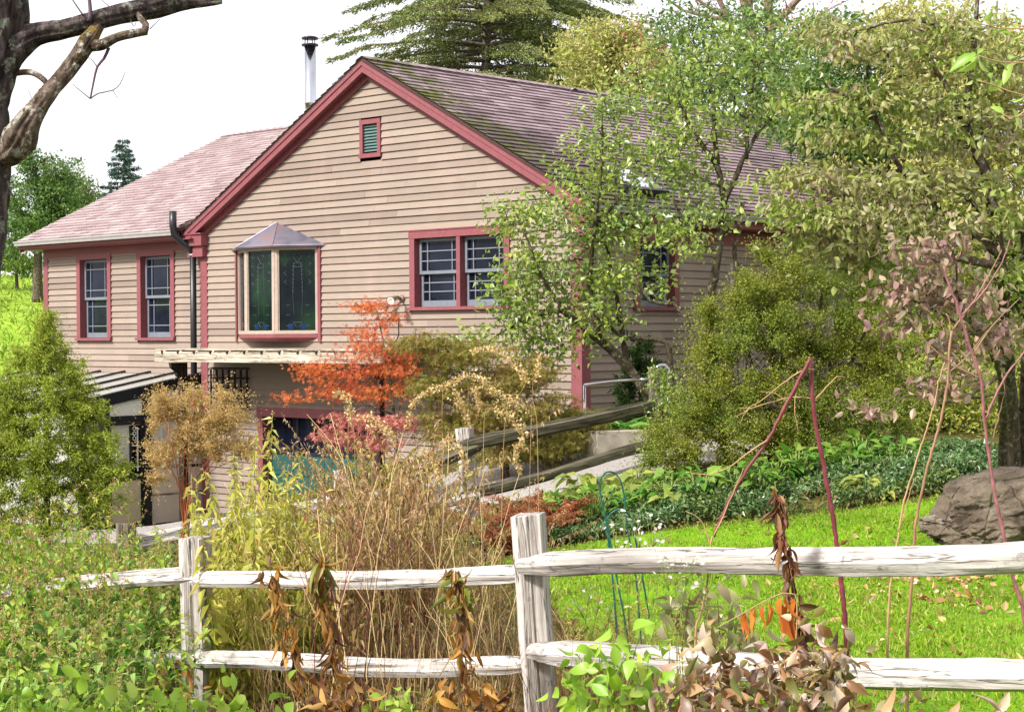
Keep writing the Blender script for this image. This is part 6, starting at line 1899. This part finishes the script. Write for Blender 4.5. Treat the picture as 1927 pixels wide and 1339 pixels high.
# stalks with withered hanging leaves ----------------------------------------
WITH = leafmat('withered_leaf', [(158, 108, 44), (112, 70, 40), (188, 138, 58), (84, 54, 42), (140, 112, 64), (204, 158, 84), (98, 70, 56)], None, .35, .5, .35)
OLGR = leafmat('olive_lance_leaf', [(112, 122, 44), (138, 140, 58), (92, 104, 40), (154, 146, 66), (160, 120, 56)], None, .35, .45, .4)
def withered(label, d, path, seed, n, L, mat, split=None, mat2=None, top_n=0, w=(.16, .28), spread=.012):
    g = rng(seed)
    c_ = [U(x, y, d) for x, y in path]
    b_ = GD(path[-1][0] + 8, d)
    t = thing('withered_stalk', label, 'plant', b_)
    p = spline([b_] + c_[::-1], .02)
    mb = MB(); mb.tube(p, np.linspace(.005, .002, len(p)), 6); mb.build('stem', B_STEM, t, True, base=b_)
    i0 = int(np.argmin(np.linalg.norm(p - c_[-1], axis=1)))
    h = p[i0:]
    u = g.uniform(0, 1, n)
    P = along(h, u) + g.normal(0, spread, (n, 3))
    D = nrm(np.stack([g.normal(0, .30, n), g.normal(0, .30, n), -np.ones(n)], -1))
    l = g.uniform(*L, n)
    mb = MB(); leaves(mb, P, D, rdir(g, n, 0), l, l * g.uniform(*w, n), 'blade', g.normal(.35, .6, n), 1.8, g.normal(0, 1.3, n))
    mb.build('foliage', mat, t, True, base=b_)
    if top_n:
        u = g.uniform(.72, 1, top_n)
        P = along(h, u)
        D = nrm(np.stack([g.normal(0, .8, top_n), g.normal(0, .8, top_n), g.normal(-.5, .4, top_n)], -1))
        l = g.uniform(*L, top_n) * 1.1
        mb = MB(); leaves(mb, P, D, rdir(g, top_n, .6), l, l * g.uniform(.2, .3, top_n), 'blade', g.normal(.7, .3, top_n), 1.2, g.normal(0, .5, top_n))
        mb.build('green_foliage', mat2, t, True, base=b_)
withered('withered rusty stalk hanging over the rails nearest the left post', 7.1, [(503, 1045), (512, 1085), (530, 1150), (548, 1220), (566, 1300)], 421, 90, (.04, .11), WITH, spread=.022)
withered('half green stalk with long drooping leaves right of the rusty one', 7.2, [(603, 1040), (607, 1085), (617, 1150), (630, 1220), (640, 1300)], 422, 80, (.05, .12), WITH, None, OLGR, 22, spread=.02)
withered('withered stalk with green drooping leaves left of the centre post', 7.0, [(852, 1070), (862, 1110), (870, 1170), (876, 1240), (884, 1310)], 423, 64, (.05, .13), WITH, None, OLGR, 24, spread=.018)
withered('twisted dark brown withered stalk crossing the right upper rail', 6.3, [(1458, 905), (1464, 950), (1472, 1000), (1484, 1050), (1492, 1100), (1503, 1160), (1510, 1225)], 424, 90, (.05, .10), leafmat('dark_withered_leaf', [(120, 72, 44), (92, 58, 44), (148, 100, 58), (76, 48, 42), (166, 124, 80)], None, .3, .5, .4), w=(.2, .34), spread=.008)
g = rng(425)
b_ = GD(1470, 6.2)
t = thing('withered_branch', 'side stem hung with rusty orange leaves left of the twisted stalk', 'plant', b_)
p = spline([b_, U(1500, 1160, 6.2), U(1482, 1116, 6.2), U(1440, 1130, 6.2), U(1400, 1152, 6.2), U(1350, 1180, 6.2)], .02)
mb = MB(); mb.tube(p, np.linspace(.004, .0015, len(p)), 6); mb.build('stem', T_STEM, t, True, base=b_)
q = np.array([U(x, y, 6.2) for x, y in ((1395, 1155), (1402, 1152), (1412, 1148), (1420, 1142), (1438, 1135), (1446, 1132), (1470, 1122), (1478, 1120), (1488, 1122), (1482, 1130))])
mb = MB(); leaves(mb, q, np.stack([g.normal(0, .2, 10), g.normal(0, .2, 10), -np.ones(10)], -1), rdir(g, 10), g.uniform(.07, .11, 10), g.uniform(.02, .03, 10), 'ova', .4, 1.5)
leaves(mb, np.array([U(1472, 1135, 6.2), U(1480, 1140, 6.2), U(1490, 1140, 6.22)]), np.array([(0.05, 0, -1)] * 3), rdir(g, 3), .14, .035, 'ova', .2, 1.5)
mb.build('foliage', leafmat('rust_leaf', [(196, 112, 40), (176, 92, 34), (208, 134, 60)], None, .4), t, base=b_)

# faded peony clumps at the lower right --------------------------------------
PEO = leafmat('peony_leaf', [(150, 108, 70), (184, 148, 108), (116, 112, 50), (206, 182, 152), (128, 88, 58), (100, 112, 48), (170, 136, 116), (214, 196, 180), (96, 66, 46)], None, .3, .42, .45)
def clump(name, label, cat, base_px, d, seed, tips, mat, smat, L, asp, nl, sig, droop=.6, curl=.7, kind='blade', r=.004, fold=1.5, upn=.5):
    g = rng(seed)
    b_ = GD(base_px, d)
    t = thing(name, label, cat, b_)
    ms, ml = MB(), MB()
    for (x, y, dd) in tips:
        tip = U(x, y, d + dd)
        mid = (b_ + tip) / 2 + g.normal(0, .05, 3) + np.array([0, 0, .06])
        p = spline([b_ + g.normal(0, .04, 3) * (1, 1, 0), mid, tip], .04)
        ms.tube(p, np.linspace(r, r * .4, len(p)), 6)
        n = nl
        u = 1 - np.abs(g.normal(0, .16, n))
        P = along(p, np.clip(u, .3, 1)) + g.normal(0, sig, (n, 3))
        l = g.uniform(*L, n)
        leaves(ml, P, rdir(g, n, -droop * .6), rdir(g, n, upn), l, l * g.uniform(*asp, n), kind, g.normal(curl, .5, n), fold, g.normal(0, .7, n))
    ms.build('stem', smat, t, True, base=b_)
    ml.build('foliage', mat, t, True, base=b_)
clump('peony', 'faded peony with curled brown leaves under the twisted stalk', 'plant', 1500, 5.9, 431, [(1440, 1255, 0), (1480, 1230, .05), (1525, 1215, 0), (1560, 1190, .05), (1545, 1250, -.1), (1585, 1240, -.1), (1500, 1280, -.2), (1570, 1215, .1), (1460, 1300, -.2), (1530, 1300, -.2)], PEO, B_STEM, (.04, .088), (.34, .55), 32, .05)
clump('peony', 'faded peony browning at the bottom left of the other clump', 'plant', 1340, 5.7, 432, [(1280, 1290, 0), (1310, 1260, 0), (1360, 1240, .05), (1395, 1270, 0), (1340, 1310, -.1), (1400, 1320, -.1), (1300, 1330, -.2), (1370, 1200, .1), (1250, 1325, 0)], PEO, B_STEM, (.04, .088), (.34, .55), 32, .05)
clump('peony', 'paler peony leaves spilling over the bottom edge right of centre', 'plant', 1640, 5.3, 433, [(1600, 1320, 0), (1650, 1335, 0), (1700, 1330, 0), (1720, 1310, .1), (1880, 1330, 0)], PEO, B_STEM, (.06, .11), (.34, .5), 6, .03)
MINT = leafmat('grey_green_leaf', [(150, 152, 92), (176, 172, 124), (124, 132, 72), (196, 186, 150), (140, 120, 84)], None, .35)
clump('faded_shrub', 'grey green half faded plant behind the right lower rail', 'plant', 1330, 7.1, 434, [(1300, 1110, 0), (1350, 1120, 0), (1400, 1125, .1), (1330, 1160, -.1), (1380, 1170, 0), (1280, 1150, .1), (1260, 1120, .1), (1420, 1180, 0), (1310, 1190, -.1)], MINT, B_STEM, (.05, .10), (.34, .5), 14, .05)
BRI = leafmat('bright_leaf', [(150, 186, 54), (172, 202, 78), (126, 166, 44), (190, 206, 96), (140, 176, 70)], [(120, 166, 50), (180, 196, 80)], .45, .4, .4, 3)
clump('bright_plant', 'bright lime green leafy plant at the foot of the centre post', 'plant', 1150, 5.9, 435, [(1060, 1280, .1), (1090, 1230, .1), (1130, 1210, .1), (1180, 1215, .05), (1220, 1235, 0), (1250, 1270, 0), (1120, 1270, -.1), (1180, 1280, -.1), (1230, 1310, -.1), (1080, 1320, -.1), (1150, 1320, -.2), (1205, 1180, .1), (1260, 1320, -.1), (1110, 1330, -.2)], BRI, G_STEM, (.045, .085), (.5, .7), 16, .035, fold=1.0, upn=1.2)
for i, (bx_, d_, tips) in enumerate(((70, 6.0, [(20, 1280, 0), (60, 1290, 0), (110, 1300, 0), (-10, 1320, 0), (90, 1330, -.1), (150, 1320, 0)]), (230, 6.0, [(190, 1310, 0), (215, 1300, 0), (250, 1312, 0), (280, 1325, 0), (200, 1335, -.1)]), (360, 6.1, [(330, 1320, 0), (360, 1310, 0), (400, 1318, 0), (420, 1330, 0), (300, 1330, 0)]), (470, 6.2, [(450, 1330, 0), (500, 1335, 0), (540, 1335, 0)]))):
    clump('low_leafy_plant', ('bright low plant in the bottom left corner', 'big leaved low plant right of the corner one', 'low green plant before the left fence post', 'lowest green plant under the rusty stalk')[i], 'plant', bx_, d_, 440 + i, tips, BRI, G_STEM, (.03, .075), (.5, .75), 24, .05, fold=.8, upn=1.2)

clump('browned_plant', 'browned leafy clump in front of the lower rail under the half green stalk', 'plant', 620, 6.3, 446, [(570, 1290, 0), (610, 1300, 0), (650, 1310, 0), (690, 1300, 0), (640, 1330, -.1), (590, 1330, -.1)], WITH, B_STEM, (.03, .08), (.3, .5), 20, .05)
clump('browned_plant', 'browned leafy clump left of the foot of the centre post', 'plant', 900, 6.4, 447, [(820, 1310, 0), (860, 1300, 0), (900, 1290, 0), (940, 1300, 0), (970, 1320, 0), (880, 1335, -.1)], WITH, B_STEM, (.03, .08), (.3, .5), 18, .05)
clump('low_leafy_plant', 'small green clump between the two browned clumps', 'plant', 760, 6.3, 448, [(720, 1325, 0), (750, 1310, 0), (785, 1320, 0), (740, 1335, -.1)], BRI, G_STEM, (.03, .07), (.5, .7), 18, .045, fold=.8, upn=1.2)
clump('browned_plant', 'browned leaf litter clump under the left lower rail', 'plant', 300, 7.6, 449, [(230, 1290, 0), (270, 1280, 0), (310, 1290, 0), (340, 1300, 0)], WITH, B_STEM, (.03, .07), (.3, .5), 18, .06)
# asters --------------------------------------------------------------------
AST = leafmat('white_petal', [(214, 206, 196), (228, 224, 216), (198, 186, 168)], None, .3, .6)
def aster(label, bpx, d, tips, seed):
    g = rng(seed)
    b_ = GD(bpx, d)
    t = thing('aster', label, 'flower', b_)
    ms, mf, ml = MB(), MB(), MB()
    for x, y in tips:
        tip = U(x, y, d + g.normal(0, .08))
        p = spline([b_, (b_ + tip) / 2 + g.normal(0, .05, 3), tip], .05)
        ms.tube(p, np.linspace(.0022, .001, len(p)), 5)
        cs = tip + g.normal(0, .03, (5, 3)) - np.array([0, 0, .01])
        for c_ in cs:
            ms.tube([along(p, np.array([.86]))[0], c_], .0007, 4)
            ax = nrm(g.normal(0, .5, 3) + (0, -.3, .8))
            s1 = nrm(np.cross(ax, (1, 0, 0))); s2 = np.cross(ax, s1)
            a = np.arange(12) * math.pi / 6
            D = np.cos(a)[:, None] * s1 + np.sin(a)[:, None] * s2 + ax * .35
            leaves(mf, np.repeat([c_], 12, 0), D, ax, .0105, .0055, 'dia')
        n = 12
        u = g.uniform(.2, .9, n)
        l = g.uniform(.02, .045, n)
        leaves(ml, along(p, u), rdir(g, n, -.2), rdir(g, n, .5), l, l * .25, 'dia', .5)
    ms.build('stem', G_STEM, t, True, base=b_); ml.build('foliage', DRYG, t, base=b_); mf.build('blossoms', AST, t, base=b_)
aster('white aster spray reaching above the right upper rail', 1200, 7.7, [(1160, 990), (1175, 975), (1190, 1000), (1205, 985), (1218, 1010), (1180, 1025), (1232, 985), (1245, 1030), (1262, 1015), (1240, 1005)], 451)
aster('white aster spray drooping in front of the right upper rail', 1280, 6.75, [(1250, 1060), (1270, 1045), (1290, 1075), (1305, 1050), (1320, 1085), (1340, 1065), (1285, 1100), (1330, 1105)], 452)
aster('small white asters low between the rails beside the wire hoops', 1130, 7.6, [(1110, 1100), (1130, 1120), (1085, 1130), (1150, 1140)], 453)

# green wire hoops ------------------------------------------------------------
WIRE = plain('green_wire', srgb(24, 84, 76), .4, .4, 0, .1)
for lab, pts in (('taller green wire plant hoop behind the right upper rail', [(1182, 1205), (1163, 1100), (1145, 1000), (1132, 940), (1128, 908), (1138, 890), (1153, 888), (1166, 900), (1174, 930), (1180, 990), (1196, 1080), (1206, 1200)]),
                 ('shorter green wire plant hoop nested in the taller one', [(1160, 1180), (1152, 1080), (1144, 1010), (1140, 985), (1150, 965), (1168, 958), (1184, 968), (1192, 995), (1204, 1060), (1222, 1170)])):
    d = 7.9
    b_ = GD(pts[0][0], d)
    p = spline([GD(pts[0][0] + 8, d)] + [U(x, y, d + (0 if i < 6 else .12)) for i, (x, y) in enumerate(pts)] + [GD(pts[-1][0] + 6, d + .12)], .02)
    o = MB().tube(p, .0042, 8).build('wire_hoop', WIRE, None, True, base=b_)
    o.location = tuple(b_); tag(o, lab, 'plant support')

# planting bed: hostas, ferns, lilies -------------------------------------------
def rosette(name, label, cat, seed, n, L, asp, mat, group, up=.7, curl=.9, r=.0):
    g = rng(seed)
    t = thing(name, label, cat, (0, 0, 0), 0, group)
    a = np.arange(n) * 2.4 + g.normal(0, .2, n)
    rr = g.uniform(.02, .14, n)
    P = np.stack([np.cos(a) * rr, np.sin(a) * rr, g.uniform(.04, .22, n)], -1)
    D = np.stack([np.cos(a), np.sin(a), g.uniform(.0, 1.0, n) * up], -1)
    l = g.uniform(*L, n)
    ms = MB()
    for i in range(n): ms.tube([(0, 0, -.02), P[i] * (.5, .5, .6), P[i]], .004, 4)
    ms.build('stem', G_STEM, t, True)
    mb = MB(); leaves(mb, P, D, np.array([0, 0, 1.0]) + g.normal(0, .25, (n, 3)), l, l * g.uniform(*asp, n), 'ova', g.normal(curl, .25, n))
    mb.build('foliage', mat, t)
    return t
HOS = leafmat('hosta_leaf', [(152, 164, 72), (180, 184, 92), (126, 146, 58), (200, 194, 116), (136, 152, 74)], None, .45, .45)
gh_ = 'yellowing hostas in the planting bed'
pro = [rosette('hosta', 'yellowing hosta in the bed behind the pachysandra', 'plant', 460 + i, 22, (.12, .2), (.5, .66), HOS, gh_) for i in range(2)]
hs = [(1090, 912), (1128, 905), (1165, 900), (1075, 935), (1205, 905), (1240, 915), (1280, 925), (1180, 930), (1225, 938), (1135, 935), (1265, 948), (1310, 935), (1630, 915), (1670, 918)]
scatter(pro, [(*G(x, y + 22)[:3], s_) for (x, y), s_ in zip(hs, rng(461).uniform(.55, 1.05, len(hs)))], 462, gh_)
LILY = leafmat('lily_leaf', [(78, 128, 44), (98, 148, 58), (64, 110, 40), (120, 160, 70)], None, .4, .4)
gl = 'green strap leaved plants by the house corner'
pro = [rosette('strap_leaved_plant', 'fresh green strap leaved plant near the house corner', 'plant', 470 + i, 26, (.22, .4), (.12, .2), LILY, gl, 2.0, .9) for i in range(2)]
ls = [(1150, 800), (1175, 795), (1195, 805), (1160, 815), (1290, 800), (1215, 790), (1130, 812), (1305, 775), (1285, 770)]
scatter(pro, [(*GD(x, 18.9)[:3], s_) for (x, y), s_ in zip(ls, rng(471).uniform(.8, 1.3, len(ls)))], 472, gl)
BED = leafmat('bed_leaf', [(78, 128, 38), (102, 152, 50), (62, 106, 34), (138, 168, 66), (120, 150, 60)], None, .4, .4)
gb_ = 'fresh green mounds in the planting bed'
pro = [rosette('green_mound', 'fresh green leafy mound edging the planting bed', 'plant', 475 + i, 60, (.06, .1), (.5, .7), BED, gb_, 1.2, .8) for i in range(2)]
ls = [(1560, 895), (1590, 888), (1620, 892), (1650, 886), (1690, 895), (1535, 905), (1500, 915), (1725, 880), (1605, 905), (1460, 920), (1020, 1000), (1060, 985), (1120, 990), (1160, 968), (1210, 975), (1260, 962), (1320, 960), (1380, 945), (1000, 1025), (1430, 945)]
scatter(pro, [(*G(x, y)[:3], s_) for (x, y), s_ in zip(ls, rng(476).uniform(1.0, 1.6, len(ls)))], 477, gb_)
FERN = leafmat('rusty_fern', [(158, 92, 56), (182, 116, 76), (134, 74, 48), (196, 136, 96), (120, 72, 52)], None, .35, .6)
def fern(seed):
    g = rng(seed)
    t = thing('fern', 'rust brown dying fern between the two fences', 'fern', (0, 0, 0), 0, 'rust brown ferns')
    ms, ml = MB(), MB()
    for i in range(16):
        p = bent(g, g.uniform(.35, .6), .8, 9, .35)
        ms.tube(p, np.linspace(.003, .001, 9), 4)
        u = np.repeat(np.linspace(.15, 1, 26), 2)
        dr = nrm(p[-1] - p[0]); sd = nrm(np.cross(dr, (0, 0, 1)))
        D = np.tile(np.array([sd, -sd]), (26, 1)) + dr * .4 + g.normal(0, .25, (52, 3)) - np.array([0, 0, .3])
        l = .09 * (1.1 - u) + .015
        leaves(ml, along(p, u), D, np.array([0, 0, 1.]) + g.normal(0, .4, (52, 3)), l, l * .24, 'dia', .6)
    ms.build('stem', B_STEM, t, True); ml.build('fronds', FERN, t)
    return t
pro = [fern(481), fern(482)]
scatter(pro, [(*GD(x, dd)[:3], 1.0) for x, dd in ((915, 14.6), (945, 14.2), (985, 14.4), (1020, 14.6), (1050, 14.8), (965, 14.9), (1000, 15.2))], 483, 'rust brown ferns')

# vine on the post of the mossy fence --------------------------------------------
b_ = GD(1240, 16.7)
leafy_tree('vine', 'green vine climbing over the mossy post by the lilac', 'vine', b_, [([b_, U(1242, 790, 16.65), U(1238, 690, 16.65)], .01, .004), ([b_ + (.05, 0, 0), U(1252, 800, 16.6), U(1262, 720, 16.6)], .008, .003)],
           [(1240, 720, 16.65, 24, 34, .12, 16), (1245, 790, 16.65, 24, 50, .12, 20), (1268, 740, 16.6, 26, 30, .15, 10), (1240, 850, 16.6, 20, 30, .12, 10)], bpy.data.materials['lilac_leaf'], BARK_B, 491, 16, .05, (.03, .055), (.5, .7), parts=('stem', 'foliage'), tip=.0015, maxr=.005)

# boulder ---------------------------------------------------------------------
import bmesh
m = Mat('boulder_stone', .9, .2)
f = m.noise(3, 9, m.co(), .7)
c = m.ramp(f, [(.36, srgb(82, 70, 58)), (.5, srgb(146, 130, 112)), (.64, srgb(190, 176, 158))])
lf = m.ramp(m.noise(4.5, 6, m.co(), .7), [(.60, (0, 0, 0)), (.66, (1, 1, 1))])
c = m.mix(lf, c, srgb(196, 186, 172))
mf = m.ramp(m.noise(6, 5, m.co()), [(.55, (0, 0, 0)), (.7, (.8, .8, .8))])
m.color(m.mix(mf, c, srgb(92, 88, 52))).bump(m.math('SUBTRACT', m.noise(12, 10, m.co(), .8), m.math('MULTIPLY', m.ramp(m.voro(2.6, m.co(), 'DISTANCE_TO_EDGE'), [(.0, (1, 1, 1)), (.03, (0, 0, 0))]), .5)), 1, .08)
bm = bmesh.new()
bmesh.ops.create_icosphere(bm, subdivisions=6, radius=1)
for v in bm.verts:
    c_ = v.co.copy()
    k = 1 + .24 * mnoise.noise(c_ * 1.3 + Vector((3, 1, 7))) + .10 * mnoise.noise(c_ * 3.4) + .05 * (1 - abs(mnoise.noise(c_ * 6)) * 2) + .02 * mnoise.noise(c_ * 15)
    k += .06 * mnoise.noise(Vector((c_.x * 2, c_.y * 2, c_.z * 9))) + .03 * (1 - abs(mnoise.noise(c_ * 11)) * 2)
    v.co = Vector((c_.x * .56 * k, c_.y * .40 * k, c_.z * .31 * k * (1 + .25 * c_.x)))
me = bpy.data.meshes.new('boulder'); bm.to_mesh(me); bm.free()
me.materials.append(m.m)
o = bpy.data.objects.new('boulder', me); C.objects.link(o)
q = GD(1888, 12.4); o.location = tuple(q + np.array([0, 0, .22])); o.rotation_euler = (0, -.12, .25)
tag(o, 'brown lichen patched boulder at the end of the lawn', 'boulder')

# low wall, hand rail, lattice screen ------------------------------------------
q = GD(1185, 18.4)
m = Mat('concrete', .9, .2); m.color(m.ramp(m.noise(5, 7, m.co()), [(.3, srgb(136, 128, 112)), (.7, srgb(184, 176, 160))])).bump(m.noise(60, 4, m.co()), .4, .005)
mb = MB(); mb.box(-.45, .95, -.18, .18, -.15, .20); mb.box(-.42, .92, -.15, .15, .201, .225)
o = mb.build('low_wall', m.m, None); o.location = tuple(q); o.rotation_euler = (0, 0, .35); tag(o, 'low pale stone wall beside the drive below the lilac', 'wall')
d = 19.0
b_ = GD(1256, d)
hr = thing('hand_rail', 'bent galvanised pipe hand rail in front of the side wall', 'railing', b_)
p = spline([U(1100, 724, d + .9), U(1160, 717, d + .4), U(1205, 714, d), U(1218, 713, d), U(1228, 706, d), U(1234, 694, d), U(1240, 688, d), U(1250, 687, d), U(1257, 696, d), U(1257, 712, d), U(1257, 740, d)], .02)
mb = MB(); mb.tube(p, .019, 10); mb.build('pipe', STEEL, hr, True, base=b_)
mb = MB(); mb.tube([U(1100, 724, d + .9), GD(1100, d + .9) - (0, 0, .1)], .019, 10); mb.build('post', STEEL, hr, True, base=b_)
mb = MB(); mb.tube([U(1257, 735, d), b_ - (0, 0, .1)], .019, 10); mb.build('post', STEEL, hr, True, base=b_)
q = HW(-.75, 2.3, 0); q[2] = gz(q[0], q[1])
sc_ = thing('lattice_screen', 'dark timber lattice screen standing off the side wall', 'screen', q, HRZ)
zt = E + .92 - q[2]; zb = -.1
SCW = wood('screen_timber', (44, 36, 38), (70, 60, 62), (98, 88, 88), 'Z')
for x in (0, 1.5):
    mb = MB(); mb.box(x - .055, x + .055, -.055, .055, zb, zt); mb.build('post', SCW, sc_)
mb = MB(); mb.box(.057, 1.443, -.03, .03, zt - .25, zt - .12); mb.box(.057, 1.443, -.03, .03, .12, .24); mb.box(.057, .17, -.028, .028, .241, zt - .251); mb.build('frame', SCW, sc_)
mb = MB()
for k in np.arange(-2.5, 1.5, .11):
    for sg, yy in ((1, .006), (-1, -.006)):
        pts = []
        for s_ in np.linspace(0, 3, 40):
            x = k + s_ if sg > 0 else 1.6 - k - s_
            z = .24 + s_
            if .171 < x < 1.443 and z < zt - .252: pts.append((x, yy, z))
        if len(pts) > 1: mb.beam(pts[0], pts[-1], .010, .032, (0, 1, 0))
mb.build('lattice_panel', SCW, sc_)

# near twig with bright leaves, top right ----------------------------------------
d = 3.7
b_ = U(2080, 60, d)
tb_ = GD(2600, 4.2)
t = thing('leafy_sapling', 'sapling reaching in at the top right with a few sunlit lime leaves', 'sapling', tb_)
mb = MB()
p = spline([tb_, U(2560, 1000, 4.15), U(2420, 420, 4.0), U(2200, 150, 3.8), U(2040, 70, d), U(1927, 54, d), U(1880, 54, d), U(1830, 40, d)], .05); mb.tube(p, np.linspace(.012, .0012, len(p)), 6)
for pts in ([(2200, 150), (2050, 120), (1927, 118), (1880, 116), (1840, 104)], [(2100, 130), (1980, 170), (1927, 180), (1870, 160), (1840, 152)], [(2050, 100), (1960, 60), (1910, 46)], [(1975, 170), (1915, 220), (1880, 212)]):
    p = spline([U(x, y, d) for x, y in pts], .03); mb.tube(p, np.linspace(.003, .001, len(p)), 5)
mb.build('stem', T_STEM, t, True, base=tb_)
prs = [((1850, 46), (1814, 30)), ((1838, 102), (1789, 124)), ((1842, 106), (1822, 128)), ((1838, 112), (1812, 138)), ((1842, 108), (1852, 140)), ((1840, 102), (1850, 88)), ((1868, 62), (1900, 54)), ((1862, 158), (1874, 140)), ((1900, 118), (1890, 158)), ((1900, 112), (1912, 100)), ((1886, 150), (1862, 174)), ((1880, 118), (1900, 128)), ((1925, 40), (1905, 30)), ((1927, 60), (1910, 78)), ((1905, 205), (1922, 240)), ((1890, 212), (1868, 200)), ((1850, 40), (1868, 26)), ((1930, 180), (1905, 196))]
g = rng(497)
P = np.array([U(*a, d) for a, b in prs]); Q = np.array([U(*b, d + g.normal(0, .02)) for a, b in prs])
l = np.linalg.norm(Q - P, axis=1) * 1.1
mb = MB(); leaves(mb, P, Q - P, rdir(g, len(P), .3) + np.array([0, -.5, 0]), l, l * g.uniform(.36, .5, len(P)), 'blade', .3)
mb.build('foliage', leafmat('lime_leaf', [(166, 196, 84), (186, 208, 108), (142, 182, 66)], None, .5, .35, .4), t, True, base=tb_)
